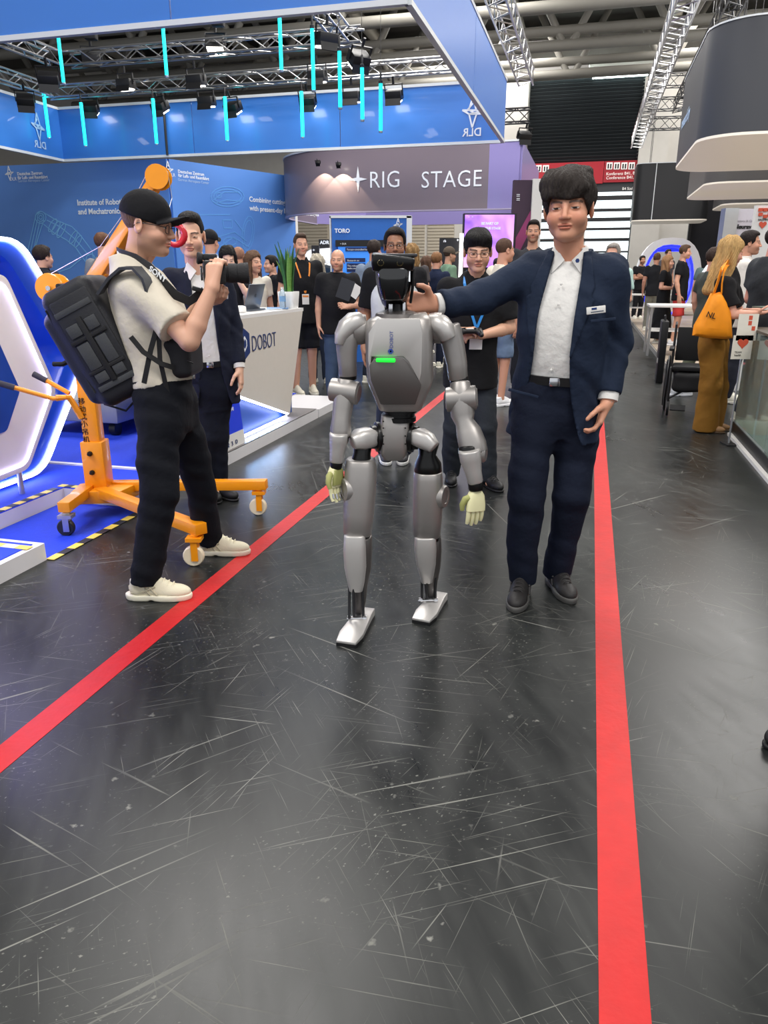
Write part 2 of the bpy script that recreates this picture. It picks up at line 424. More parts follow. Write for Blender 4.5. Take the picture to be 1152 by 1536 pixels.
# light strips over the louvre
tube_m = M('daylight_tube', (255, 255, 250), 0.4, noise=0, emit=(235, 255, 250), estr=6)
for i, (x0, x1) in enumerate(((802, 884), (890, 972))):
    t = thing('light_strip', 'bright white light strip above the dark louvre, ' + ('beside the concrete column', 'beside the white pier')[i], 'light', aw(x0, 108), group='light strips over the louvre')
    wallbox(MB(), x0, 106, x1, 116, 0.35, 0.5).build('diffuser', tube_m, t, local=t.location)
    wallbox(MB(), x0, 104, x1, 106, 0.3, 0.55).build('housing', WHITE, t, local=t.location)
# concrete column and white pier
struct('trim_1', wallbox(MB(), 757, 120, 796, 420, 0.0, 0.8), CON)
struct('trim_2', wallbox(MB(), 968, 118, 1012, 420, 0.0, 0.5), CON)
# roller-door panels left of the column: slats real
for k, (x0, x1) in enumerate(((596, 638), (642, 682), (440, 494))):
    d = thing('door_%d' % (k + 1), 'beige roller door with horizontal ribs in the end wall behind the stage ring', 'door', aw(x0, 430)); d['kind'] = 'structure'; del d['category']
    wallbox(MB(), x0, 300, x1, 430, 0.0, 0.05).build('door_frame', BEIGE, d, local=d.location)
    mb = MB(); r0, zt = awr(x0, 300); r1, zb = awr(x1, 385)
    for i in range(18):
        z = zt - (i + 0.5) * (zt - zb) / 18; mb.box(W((r0 + r1) / 2, AW - 0.08, z), (r1 - r0 - .1, 0.06, (zt - zb) / 18 * 0.72), RA)
    o = mb.build('rib', BEIGE, d, local=d.location); o['kind'] = 'stuff'
# bright glazed gate under the red sign
DAY = M('daylit_glass', (240, 248, 250), 0.3, noise=0.05, nscale=0.6, emit=(232, 246, 250), estr=1.25)
wn = thing('window_1', 'bright daylit glazed gate with dark horizontal rails in the end wall', 'window', aw(880, 430)); wn['kind'] = 'structure'; del wn['category']
rows = [286, 298, 316, 330, 344, 360, 378, 400, 430]
for i in range(len(rows) - 1):
    for x0, x1 in ((806, 874), (878, 948)):
        wallbox(MB(), x0, rows[i] + 1.2, x1, rows[i + 1] - 1.2, 0.0, 0.06).build('pane', DAY, wn, local=wn.location)
mb = MB()
for i, y in enumerate(rows): wallbox(mb, 800, y - (1.5 if i % 2 else .8), 955, y + (1.5 if i % 2 else .8), 0.0, 0.14)
mb.build('rail', DARKSTEEL, wn, local=wn.location)
mb = MB()
for x in (802, 876, 954): wallbox(mb, x - 3, 276, x + 3, 430, 0.0, 0.16)
mb.build('mullion', M('gate_frame', (92, 96, 98), 0.5), wn, local=wn.location)
# red direction sign
RED = M('sign_red', (178, 30, 45), 0.5, noise=0.04)
sg = thing('direction_sign', 'long red hall direction sign with white pictograms above the glazed gate', 'sign', aw(880, 276))
wallbox(MB(), 792, 247, 906, 276, 0.2, 0.3).build('panel', RED, sg, local=sg.location)
wallbox(MB(), 907, 243, 966, 273, 0.2, 0.3).build('panel', M('sign_red_dark', (165, 28, 42), 0.5), sg, local=sg.location)
wallbox(MB(), 800, 277, 962, 287, 0.1, 0.2).build('lower_strip', M('strip_dark', (60, 62, 66), 0.6), sg, local=sg.location)
SIGNW = M('sign_white', (238, 234, 228), 0.5, noise=0, emit=(238, 234, 228), estr=0.25)
mb = MB(); pic = MB()
for x, y, w in [(804, 249, 9), (815, 249, 9), (910, 245, 9), (921, 245, 9), (932, 245, 9), (943, 245, 9)]:
    wallbox(mb, x, y, x + w, y + 10, 0.3, 0.33); wallbox(pic, x + 1.5, y + 2, x + 3.6, y + 9, 0.33, 0.35); wallbox(pic, x + 5.2, y + 2, x + 7.3, y + 9, 0.33, 0.35)
mb.build('pictogram_plate', SIGNW, sg, local=sg.location); pic.build('pictogram', M('pictogram_black', (30, 25, 25), 0.5), sg, local=sg.location)
RV = Vector((RX[0], RX[1], 0)); AV = Vector((AX[0], AX[1], 0)); UP = Vector((0, 0, 1))
def wtext(px, py, body, hpx, mat, parent, a, d=0.33, **k):
    p = onA(px, py, a - d); q = onA(px, py - hpx, a - d); s = (q - p).length / 0.7
    return text_mesh('lettering', body, s, mat, parent, plane_m4(p - parent.location, RV, UP), **k)
wtext(909, 263, 'Konferenz B41, B42', 4.4, SIGNW, sg, AW); wtext(909, 269, 'Conference B41, B42', 4.4, SIGNW, sg, AW)
wtext(933, 285, 'B4 Süd', 4.0, SIGNW, sg, AW, d=0.22)
mb = MB(); p = onA(793, 254, AW - .33) - sg.location
for a_, b_ in (((0, 0, 0), (.42, 0, 0)), ((0, 0, 0), (.18, 0, .16)), ((0, 0, 0), (.18, 0, -.16))):
    mb.beam(p + RV * a_[0] + UP * a_[2], p + RV * b_[0] + UP * b_[2], 0.06, 0.02)
mb.build('arrow', SIGNW, sg)

# roof girders: big painted tubes
GIR = M('girder_paint', (126, 123, 115), 0.6, noise=0.05, nscale=2)
for gi, ag in enumerate((32.0, 37.0, 42.0)):
    g = tag(bpy.data.objects.new('roof_girder', None), 'grey tubular roof girder with diagonal struts, ' + ('farthest from the dark louvre', 'middle one of three', 'right before the dark louvre')[gi], 'girder', 'roof girders'); COL.objects.link(g); g.location = W(0, ag, 11)
    L0 = Vector(g.location)
    for dz, rr in ((0.0, 0.22), (0.55, 0.2)):
        MB().cyl(W(-30, ag, 10.75 + dz), W(20, ag, 10.75 + dz), rr, n=14).build('chord', GIR, g, smooth=True, local=L0)
    MB().cyl(W(-30, ag, 13.6), W(20, ag, 13.6), 0.18, n=12).build('chord', GIR, g, smooth=True, local=L0)
    for k in range(-7, 5):
        c = k * 4.4 + 2.6
        for dr in (-0.9, 0.9):
            MB().cyl(W(c + dr * 0.25, ag, 10.9), W(c + dr * 1.9, ag, 13.6), 0.15, n=12).build('strut', GIR, g, smooth=True, local=L0)
for k in range(7):                                        # purlins and ducts running along the hall
    r = -26 + k * 7.2
    d = tag(MB().cyl(W(r, 12, 12.9), W(r, 46, 12.9), 0.28, n=14).build('ventilation_duct', M('duct', (176, 172, 162), 0.4, 0.5), smooth=True), 'round grey ventilation duct running along under the hall roof', 'duct', 'roof ducts')
for k in range(6):
    a = 24 + k * 4.2
    tag(abox(MB(), -30, 22, a, a + 0.25, 13.2, 13.5).build('roof_purlin', GIR), 'grey steel purlin beam crossing under the hall roof', 'beam', 'roof purlins')

# red walkway tapes on the floor
def tape_mat():
    m = M('red_tape', (188, 24, 24), 0.5, noise=0.16, nscale=14, bump=0.15, bscale=40)
    return m
TR = tape_mat()
for r_, lab in ((0.187, 'red floor tape line running beside the suited man and the glass display'), (-1.685, 'red floor tape line running past the photographer and under the robot')):
    tag(abox(MB(), r_ - 0.052, r_ + 0.052, 0.3, 33.0, 0.0, 0.0016).build('floor_tape', TR), lab, 'floor tape')
# ---------------------------------------------------------------- overhead blue banner ring with truss rig
BLUE = M('banner_blue', (54, 120, 206), 0.32, noise=0.05, nscale=0.5, coat=0.3)
BLUE2 = M('banner_blue_side', (58, 118, 208), 0.35, noise=0.05, nscale=0.5)
EDGE = M('banner_edge', (214, 218, 222), 0.4, noise=0.02)
LOGOW = M('logo_white', (236, 240, 246), 0.5, noise=0)
LOGOP = M('logo_pale', (178, 204, 236), 0.5, noise=0)
RL, RR, AN, AF, ZB, ZT = -15.7, -2.5, 10.5, 21.2, 4.7, 6.1
bn = thing('hanging_banner', 'big blue rectangular banner ring hung over the exhibition booth', 'banner', W(-9, 16, ZB)); B0 = Vector(bn.location)
def panel(r0, a0, r1, a1, nseg, mat):
    for i in range(nseg):
        f0, f1 = i / nseg, (i + 1) / nseg; p = W(r0 + (r1 - r0) * f0, a0 + (a1 - a0) * f0); q = W(r0 + (r1 - r0) * f1, a0 + (a1 - a0) * f1)
        g = (q - p).normalized() * 0.012
        MB().beam(p + g + UP * (ZB + ZT) / 2, q - g + UP * (ZB + ZT) / 2, 0.06, ZT - ZB).build('panel', mat, bn, local=B0)
    p, q = W(r0, a0), W(r1, a1)
    for z in (ZB, ZT): MB().beam(p + UP * z, q + UP * z, 0.09, 0.07).build('edge_rail', EDGE, bn, local=B0)
panel(RL, AF, RR, AF, 3, BLUE); panel(RR, AN, RR, AF, 2, BLUE2); panel(RL, AN, RL, AF, 2, BLUE); panel(RL, AN, RR, AN, 4, BLUE)
def star_logo(parent, origin, right, up, s, mat, mirror=False):     # the open four-pointed lattice star
    m4 = plane_m4(origin, right, up); mb = MB(); k = -1 if mirror else 1
    P = lambda x, y: m4 @ Vector((x * k * s, y * s, 0.004))
    pts = [((0.0, 1.0), (-0.25, 0.1)), ((0.0, 1.0), (0.28, 0.15)), ((-.25, .1), (.75, .15)), ((-.75, -.15), (.25, -.12)), ((-.75, -.15), (-.25, .1)), ((-.5, -.02), (.25, -.12)),
           ((.25, -.12), (.75, .15)), ((.25, -.12), (0, -1.0)), ((-.28, -.15), (0, -1.0)), ((-.28, -.15), (.28, .15)), ((0, .55), (.5, 0))]
    for a, b in pts: mb.beam(P(*a), P(*b), 0.11 * s, 0.006, hint=m4.to_3x3() @ Vector((0, 0, 1)))
    return mb.build('logo', mat, parent)
def dlr(parent, px, py, plane, s, mirror, mat):
    p = plane(px, py) - parent.location
    star_logo(parent, p, plane.right, UP, s, mat, mirror)
    return text_mesh('lettering', 'DLR', s * 0.75, mat, parent, plane_m4(p - UP * s * 1.55, plane.right, UP), 'CENTER', mirror=mirror, weight=0.004)
class PlaneA:
    right = RV
    def __init__(s, a): s.a = a
    def __call__(s, px, py): return onA(px, py, s.a)
dlr(bn, 709, 168, PlaneA(AF - 0.05), 0.36, True, LOGOW)
class PlaneR:
    right = AV
    def __init__(s, r): s.r = r
    def __call__(s, px, py): return onR(px, py, s.r)
dlr(bn, 57, 190, PlaneR(RL + 0.05), 0.36, True, LOGOP)

def truss(name, p, q, mat, s=0.29, rc_=0.025, label='', group=None, tri=False):
    p, q = Vector(p), Vector(q); u, v, d = basis(q - p); L = (q - p).length; t = thing(name, label, 'truss', p, group=group)
    cs = [(-1, -1), (1, -1), (1, 1), (-1, 1)] if not tri else [(-1, -1), (1, -1), (0, 1)]
    C = [u * x * s / 2 + v * y * s / 2 for x, y in cs]; n = max(2, int(L / 0.42))
    for c in C: MB().tube([c, c + d * L], rc_, 6).build('chord', mat, t, smooth=True)
    mb = MB()
    for k in range(len(C)):
        a, b = C[k], C[(k + 1) % len(C)]
        for i in range(n):
            x0, x1 = L * i / n, L * (i + 1) / n
            mb.tube([(a if i % 2 else b) + d * x0, (b if i % 2 else a) + d * x1], rc_ * 0.55, 4)
    mb.build('lacing', mat, t, smooth=True); return t
zt = 6.35
truss('lighting_truss', W(-15.4, 20.4, zt), W(-2.9, 20.4, zt), ALU, label='aluminium lighting truss running along the back panel of the blue ring')
truss('lighting_truss', W(-12.6, 17.6, zt), W(-5.2, 17.6, zt), ALU, label='aluminium lighting truss crossing the middle of the blue ring')
truss('lighting_truss', W(-15.2, 11.5, zt), W(-15.2, 20.2, zt), ALU, label='aluminium lighting truss along the logo end of the blue ring')
truss('lighting_truss', W(-12.8, 11.5, zt), W(-12.8, 17.4, zt), ALU, label='aluminium lighting truss meeting the middle truss at its outer end')
truss('lighting_truss', W(-5.6, 12.5, zt + .35), W(-5.6, 17.4, zt), ALU, label='short sloping aluminium truss meeting the middle truss near its inner end')
truss('lighting_truss', W(-2.25, 9.5, 6.75), W(-2.25, 24, 6.75), ALU, 0.4, label='aluminium truss running above the outer side of the blue ring along the aisle')
truss('lighting_truss', W(1.45, 9, 7.0), W(1.45, 38, 7.0), ALU, 0.45, label='long aluminium truss over the aisle pointing at the end wall')
truss('lighting_truss', W(2.72, 16, 7.6), W(2.72, 34, 7.6), DARKSTEEL, 0.4, label='dark lighting truss behind the big dark hanging sign')
for k, (y0, lab) in enumerate(((122, 'topmost'), (157, 'middle'), (186, 'lowest'))):
    p = onA(972, y0, 41); q = onA(1070, y0 - 3, 41); truss('dark_truss', p, q, DARKSTEEL, 0.5, label='dark flat truss before the white pier, %s of three' % lab)
p = onA(756, 175, 24.5); truss('dark_truss', p, p + RV * 0.75, DARKSTEEL, 0.35, label='short dark truss end sticking out past the blue banner ring')

# spotlights
LAMPW = M('lamp_glow', (255, 250, 240), 0.4, noise=0, emit=(255, 248, 236), estr=7)
def spot_proto():
    t = thing('spotlight', '', 'spotlight')
    MB().box((0, 0, -0.22), (0.42, 0.34, 0.24)).build('housing', BLACK, t, bevel=0.02)
    MB().box((0, -0.03, -0.36), (0.36, 0.26, 0.03)).build('lens', LAMPW, t)
    mb = MB(); mb.box((-0.23, 0, -0.1), (0.02, 0.05, 0.28)); mb.box((0.23, 0, -0.1), (0.02, 0.05, 0.28)); mb.box((0, 0, 0.03), (0.48, 0.05, 0.02)); mb.cyl((0, 0, 0.03), (0, 0, 0.2), 0.03, n=8)
    mb.build('yoke', BLACK, t)
    MB().box((0, -0.2, -0.34), (0.4, 0.02, 0.16), Matrix.Rotation(-0.5, 3, 'X')).build('barn_door', BLACK, t)
    return t
sp0 = spot_proto(); first = True
def put_spot(px, py, a, label, tilt=0.0, yaw=0.0, sc=1.0):
    global first
    o = sp0 if first else copy_tree(sp0); first = False
    o.location = onA(px, py, a); o.rotation_euler = (tilt, 0, yaw - YAW); o.scale = (sc,) * 3; tag(o, label, 'spotlight', 'booth spotlights'); return o
for px, py, a, tl, yw, lab in [(70, 102, 15.5, .5, .5, 'spotlight hung on the corner truss, facing the blue carpet'), (36, 138, 18.3, .6, .6, 'spotlight on the truss end beside the mirrored logo'), (187, 112, 20.2, .1, 0, 'wide spotlight on the back truss between two cyan tubes'),
                       (133, 150, 20.6, .5, .3, 'lit spotlight in front of the blue back panel beside the long cyan tube'), (235, 147, 20.6, .5, -.2, 'lit spotlight beside the black cable before the blue back panel'), (345, 148, 20.6, .5, -.2, 'lit spotlight before the middle of the blue back panel'),
                       (308, 138, 20.6, .2, 0, 'dim spotlight on the back truss above the blue panel joint'), (460, 138, 20.6, .5, .1, 'lit spotlight before the blue panel above the stage ring'), (590, 128, 20.6, .4, .0, 'lit spotlight on the back truss at the empty end of the rig'),
                       (527, 130, 20.4, .2, 0, 'dim spotlight behind the cluster of cyan tubes'), (292, 105, 19, .2, 0, 'large dark spotlight by the black cable'), (475, 98, 19, .2, 0, 'dark spotlight behind the tallest cyan tube'),
                       (136, 72, 17.8, .2, .4, 'dark spotlight on the middle truss near its outer end'), (323, 52, 17.8, -.3, .3, 'dark spotlight standing up on the middle truss'), (490, 40, 16, .2, .8, 'dark spotlight beside the sloping truss'), (543, 72, 17, .7, .8, 'spotlight turned sideways above a cyan tube')]:
    put_spot(px, py, a, lab, tl, yw)
mb = MB()
for px, py in ((772, 176),):
    p = onA(756, 175, 24.5) + RV * .66 - UP * .36; t = copy_tree(sp0); t.location = p; t.scale = (.9,) * 3; tag(t, 'dark spotlight hanging from the short truss end past the banner ring', 'spotlight')
# cyan light tubes
CY = M('cyan_tube', (40, 215, 225), 0.4, noise=0, emit=(20, 225, 232), estr=1.6)
tubes = [((0, 140), (4, 192), 20.2), ((65, 136), (72, 208), 20.2), ((87, 52), (93, 127), 13), ((121, 151), (129, 220), 20.2), ((229, 145), (237, 217), 20.2), ((244, 36), (250, 116), 13.5), ((337, 142), (342, 212), 20.2),
         ((419, 18), (424, 108), 13.5), ((452, 134), (455, 207), 20.2), ((468, 38), (471, 138), 13.5), ((509, 72), (511, 164), 14), ((543, 97), (544, 182), 14.5), ((571, 121), (571, 199), 15)]
tnames = ['touching the mirrored logo panel corner', 'beside the mirrored logo', 'over the corner truss', 'beside a lit spotlight at the panel corner', 'next to the black hanging cable', 'in front of the black cable below the near banner', 'before the middle of the back panel',
          'tallest one right below the near banner edge', 'beside the spotlight over the stage ring', 'longest of the cluster', 'second of the cluster', 'third of the cluster', 'last of the cluster, lowest']
for (p0, p1, a), nm in zip(tubes, tnames):
    p, q = onA(*p0, a), onA(*p1, a); q = Vector((p.x, p.y, q.z)); t = thing('light_tube', 'glowing cyan light tube hanging upright, ' + nm, 'light tube', q, group='cyan light tubes')
    L = (p - q).length
    MB().cyl((0, 0, 0.03), (0, 0, L - 0.05), 0.034 * (a / 15), n=10).build('tube', CY, t, smooth=True)
    MB().lathe((0, 0, 0), UP, [(0, 0.02), (0.0, 0.036), (0.03, 0.036)], 10).build('end_cap', ALU, t, smooth=True)
    MB().lathe((0, 0, L - 0.05), UP, [(0, 0.036), (0.05, 0.036), (0.06, 0.02), (0.2, 0.02), (0.22, 0.004), (6.3 - q.z - L + .06 if q.z + L < 6.2 else 0.3, 0.004)], 10).build('socket', BLACK, t, smooth=True)
p = onA(248, 120, AF - .12); q = onA(251, 233, AF - .12)
tag(MB().tube([Vector((q.x, q.y, 6.3)), Vector((q.x, q.y, q.z))], 0.035, 8).build('cable', BLACK, smooth=True), 'black cable hanging before the joint of the blue back panel', 'cable')
# chain hoists
for i, (px, py, a, nm) in enumerate([(137, 60, 17.6, 'outer end'), (327, 40, 17.6, 'centre'), (490, 5, 17.6, 'inner end')]):
    p = onA(px, py, a); h = thing('chain_hoist', 'black chain hoist holding up the middle truss at its ' + nm, 'hoist', p, group='chain hoists')
    MB().box((0, 0, 0.25), (0.28, 0.22, 0.5)).build('motor', BLACK, h, bevel=0.03); MB().cyl((0, 0, 0.5), (0, 0, 6.2), 0.012, n=6).build('chain', DARKSTEEL, h)

# ---------------------------------------------------------------- DLR exhibition wall
WALLB = M('wall_blue', (86, 136, 212), 0.5, noise=0.04, nscale=0.6)
C1 = W(-24.0, 22.5); C2 = W(-12.97, 22.5); C3 = W(-10.85, 27.6); ZW = 4.82
dw = thing('exhibition_wall', 'tall blue booth wall printed with a robot arm drawing and white lettering', 'booth wall', C2); D0 = Vector(dw.location)
MB().beam(C1 + UP * ZW / 2, C2 + UP * ZW / 2, 0.12, ZW).build('front_panel', WALLB, dw, local=D0)
MB().beam(C2 + UP * ZW / 2 + Vector((.02, 0, 0)), C3 + UP * ZW / 2, 0.12, ZW).build('side_panel', WALLB, dw, local=D0)
MB().beam(C3 + UP * ZW / 2 - UP * .02, C3 + UP * ZW / 2 + (C3 - C2).normalized() * 0.12 - UP * .02, 0.14, ZW).build('edge_strip', WHITE, dw, local=D0)
d2 = (C3 - C2).normalized(); n2 = Vector((d2.y, -d2.x, 0))
if n2.y > 0: n2 = -n2
class PlaneG:
    def __init__(s, p, n, right): s.p = p; s.n = n; s.right = right
    def __call__(s, px, py):
        d = ray(px, py); return CAM + d * ((s.p - CAM).dot(s.n) / d.dot(s.n))
PF = PlaneA(22.5 - 0.075); PS = PlaneG(C2 + n2 * 0.075, n2, d2)
def ptext(pl, px, py, body, hpx, mat, parent, **k):
    p = pl(px, py); q = pl(px, py - hpx); s = (q - p).length / 0.7
    return text_mesh('lettering', body, s, mat, parent, plane_m4(p - parent.location, pl.right, UP), **k)
star_logo(dw, PF(14, 260) - D0, RV, UP, 0.22, LOGOW); ptext(PF, 15, 271, 'DLR', 5, LOGOW, dw)
ptext(PF, 26, 263, 'Deutsches Zentrum\nfür Luft- und Raumfahrt', 4.6, LOGOW, dw, weight=.003, lead=.9, sx=.9); ptext(PF, 27, 273.5, 'German Aerospace Center', 4.2, LOGOP, dw, sx=.9)
ptext(PF, 116, 308, 'Institute of Robotics\nand Mechatronics', 8.2, LOGOW, dw, weight=.006, sx=.95, lead=1.15)
star_logo(dw, PS(252, 255) - D0, d2, UP, 0.26, LOGOW); ptext(PS, 253, 264, 'DLR', 5, LOGOW, dw)
ptext(PS, 267, 259, 'Deutsches Zentrum\nfür Luft- und Raumfahrt', 4.6, LOGOW, dw, weight=.003, lead=.9); ptext(PS, 267, 271, 'German Aerospace Center', 4.0, LOGOP, dw)
ptext(PS, 374, 302, 'Combining cutting-edge Research\nwith present-day Business Challenges', 7.5, LOGOW, dw, sx=1.02, weight=.004, lead=1.25)
PRT = M('print_pale_blue', (126, 190, 240), 0.6, noise=0.1); PRT2 = M('print_mid_blue', (96, 156, 224), 0.6, noise=0.1)
def strokes(pl, polys, w, mat):
    mb = MB()
    for poly in polys:
        pts = [pl(*p) - D0 for p in poly]
        nn = pl.right.cross(UP)
        for a, b in zip(pts, pts[1:]): mb.beam(a, b, w, 0.004, hint=nn)
    return mb.build('printed_drawing', mat, dw)
def circ(cx, cy, rx, ry, n=16, a0=0, a1=6.284, rot=0):
    return [(cx + rx * math.cos(t) * math.cos(rot) - ry * math.sin(t) * math.sin(rot), cy + rx * math.cos(t) * math.sin(rot) + ry * math.sin(t) * math.cos(rot)) for t in [a0 + (a1 - a0) * i / n for i in range(n + 1)]]
arm = [[(42, 375), (54, 322), (60, 318)], [(50, 378), (60, 332)], [(46, 376), (57, 326)], circ(61, 326, 8, 9), circ(61, 326, 5, 6), circ(61, 326, 2.5, 3), [(66, 319), (84, 330), (108, 340), (120, 352), (138, 376)], [(64, 335), (82, 350), (100, 360), (114, 372), (128, 392)],
       [(70, 330), (90, 340), (112, 358), (134, 384)], circ(84, 342, 4, 11, 12, rot=.5), circ(92, 346, 4, 12, 12, rot=.5), circ(110, 356, 3.5, 11, 12, rot=.5), circ(117, 362, 3.5, 10, 12, rot=.5), circ(79, 338, 4, 11, 12, rot=.5), [(128, 392), (136, 398), (140, 388), (138, 376)], [(88, 408), (105, 402), (122, 388)], [(66, 330), (60, 348), (52, 374)], circ(136, 390, 7, 9)]
strokes(PF, arm, 0.028, PRT)
wedge = [circ(341, 295, 25, 15), circ(341, 295, 21, 11), circ(328, 293, 4, 4), [(320, 300), (336, 288), (360, 288)], [(322, 305), (340, 300), (362, 302)], [(300, 322), (345, 322)], circ(372, 350, 9, 26, 14, rot=.1), circ(372, 350, 6, 20, 14, rot=.1), [(334, 330), (348, 330), (348, 342), (336, 342), (334, 330)], [(328, 355), (352, 348), (370, 362)], [(330, 370), (350, 356), (376, 372)], circ(345, 362, 10, 6), [(352, 330), (366, 348)]]
strokes(PS, wedge, 0.03, PRT2)

# ---------------------------------------------------------------- stage ring
STG = M('stage_grey', (122, 110, 118), 0.4, noise=0.04, nscale=0.4, coat=0.2)
STGV = M('stage_violet', (140, 130, 186), 0.4, noise=0.04, nscale=0.4, coat=0.2)
a0 = 24.5; rr_, zb_ = ra(onA(777, 318, a0))[0], onA(777, 312, a0).z; zt_ = onA(777, 212, a0).z; rl_ = ra(onA(439, 318, a0 + 3))[0]
st = thing('stage_ring', 'round-cornered grey hanging ring lettered RIG STAGE over the aisle end', 'stage ring', W(rr_, a0, zb_)); S0 = Vector(st.location)
path = [(rr_, a0 + 4), (rr_, a0 + .05)]; seg_front = []
R_ = 3.0; x1 = rl_ + R_
fr = [(rr_ - .05, a0), (rr_ - 1.5, a0)]
front = [(rr_ - .02 - (rr_ - .02 - x1) * i / 6, a0) for i in range(7)] + [(x1 - R_ * math.sin(t), a0 + R_ - R_ * math.cos(t)) for t in [math.pi / 2 * k / 14 for k in range(1, 15)]] + [(rl_, a0 + R_ + 2.5)]
def strip(pts, z0, z1, th, name, mat, parent, loc):
    n = len(pts); rings = []
    for i in range(n):
        p = Vector((pts[i][0], pts[i][1], 0)); d = Vector((pts[min(i + 1, n - 1)][0] - pts[max(i - 1, 0)][0], pts[min(i + 1, n - 1)][1] - pts[max(i - 1, 0)][1], 0)).normalized(); nn = Vector((-d.y, d.x, 0)) * th / 2
        rings.append([W((p + nn * s).x, (p + nn * s).y, z) for s, z in ((-1, z0), (1, z0), (1, z1), (-1, z1))])
    return MB().ringloft(rings).build(name, mat, parent, smooth=True, local=loc, ang=30)
strip(front[1:], zb_, zt_, 0.1, 'grey_band', STG, st, S0); strip(front[:2], zb_, zt_, 0.1, 'violet_band', STGV, st, S0)
strip([(rr_, a0 + 7), (rr_, a0)], zb_, zt_, 0.1, 'violet_band', STGV, st, S0)
strip([(rl_, a0 + R_ + 2.5), (rl_ + 1.5, a0 + 7.5), (rr_, a0 + 7)], zb_, zt_, 0.1, 'rear_band', STGV, st, S0)
strip(front, zb_ - .04, zb_, 0.14, 'bottom_rail', M('rail_violet', (170, 160, 185), .4), st, S0); strip(front, zt_, zt_ + .05, 0.14, 'top_rail', EDGE, st, S0)
PT = PlaneA(a0 - 0.06)
ptext(PT, 553, 282, 'RIG', 25, LOGOW, st, weight=-.004, sx=.92, spacing=1.05, depth=.004); ptext(PT, 631, 282, 'STAGE', 25, LOGOW, st, weight=-.004, sx=.92, spacing=1.05, depth=.004)
c0 = PT(537, 269) - S0; mb = MB(); pts = []
u_ = (PT(538, 269) - PT(537, 269)).length
for k in range(16):
    t = math.pi * 2 * k / 16; rad = [17, 5.2, 3.2, 5.2][k % 4] * u_; rad = rad * (0.82 if k in (0, 8) else 1.0)
    pts.append(c0 + RV * rad * math.cos(t) + UP * rad * math.sin(t))
mb.prism(pts, RV.cross(UP) * 0.006); mb.build('star_mark', LOGOW, st)
for x, y, nm in ((476, 241, 'farther from the star mark'), (507, 244, 'next to the star mark')):
    t = put_spot(x, y, 24.0, 'small warm lamp shining on the stage ring, ' + nm, .9, 0, .35); 
    bpy.context.view_layer.update()
    l = bpy.data.lights.new('stage_lamp', 'SPOT'); l.energy = 60; l.spot_size = 1.6; l.color = (1, .8, .55); lo = bpy.data.objects.new('stage_lamp', l); COL.objects.link(lo); lo.parent = t; lo.location = (0, -.1, -.5); lo.rotation_euler = (-.5, 0, 0)

# ---------------------------------------------------------------- mid booths: TORO panel, black sign pillars, purple screen, magenta wall
tp = thing('info_panel', 'blue standing display panel titled TORO with a screen', 'display panel', Vector((A(555, 430, 13).x, 13, 0))); T0 = Vector(tp.location)
PY = PlaneG(Vector((0, 12.93, 0)), Vector((0, -1, 0)), Vector((1, 0, 0)))
def ybox(mb, x0, y0, x1, y1, Y, th, L0, floor=False):
    p, q = A(x0, y0, Y), A(x1, y1, Y); z0 = 0.0 if floor else q.z
    return mb.box(Vector(((p.x + q.x) / 2, Y + th / 2, (p.z + z0) / 2)) - L0, (q.x - p.x, th, p.z - z0))
ybox(MB(), 497, 327, 612, 430, 13, .12, T0, True).build('panel', M('toro_blue', (40, 104, 190), .5), tp)
mb = MB(); ybox(mb, 494, 324, 498, 430, 12.98, .16, T0, True); ybox(mb, 610, 324, 617, 430, 12.98, .16, T0, True); ybox(mb, 494, 323, 617, 327, 12.98, .16, T0); mb.build('frame', EDGE, tp)
SCR = M('toro_screen', (60, 130, 215), .3, noise=.5, nscale=2.2, emit=(50, 120, 215), estr=.5)
ybox(MB(), 507, 364, 560, 420, 12.95, .04, T0).build('screen', SCR, tp); ybox(MB(), 503, 360, 608, 370, 12.93, .04, T0).build('screen_header', BLACK, tp)
mb = MB(); ybox(mb, 518, 371, 562, 377, 12.92, .02, T0); ybox(mb, 518, 387, 548, 393, 12.92, .02, T0); ybox(mb, 520, 395, 548, 408, 12.92, .02, T0); mb.build('caption_box', M('caption_navy', (20, 40, 92), .5), tp)
for px, py, tx, hh in ((502, 349, 'TORO', 6), ):
    ptext(PlaneG(Vector((0, 12.97, 0)), Vector((0, -1, 0)), Vector((1, 0, 0))), px, py, tx, hh, LOGOW, tp, weight=.003)
PC = PlaneG(Vector((0, 12.905, 0)), Vector((0, -1, 0)), Vector((1, 0, 0)))
ptext(PC, 520, 375.5, 'Torque-controlled humanoid', 2.6, LOGOW, tp); ptext(PC, 521, 392, 'Research on', 2.6, LOGOW, tp); ptext(PC, 521, 400, 'The robot\nwalks and', 2.6, LOGOW, tp); ptext(PC, 510, 367, '+ DLR', 2.6, LOGOW, tp)
star_logo(tp, PY(597, 337) - T0, Vector((1, 0, 0)), UP, .1, LOGOW)
def sign_pillar(x0, y0, x1, Y, label, marks):
    t = thing('sign_pillar', label, 'sign', Vector((A((x0 + x1) / 2, y0, Y).x, Y, 0))); L0 = Vector(t.location)
    ybox(MB(), x0, y0, x1, 430, Y, .15, L0, True).build('panel', M('pillar_black', (30, 29, 34), .5), t)
    pl = PlaneG(Vector((0, Y - .01, 0)), Vector((0, -1, 0)), Vector((1, 0, 0)))
    for px, py, tx, hh in marks: ptext(pl, px, py, tx, hh, LOGOW, t, weight=.004)
    return t
sign_pillar(660, 357, 690, 17, 'black sign pillar with a white mark beside the purple screen', [(665, 363, 'rb', 3.4), (685, 362, '+', 4)])
sign_pillar(478, 359, 495, 17, 'black sign pillar with white lettering beside the TORO panel', [(480, 366, 'ADR', 5)])
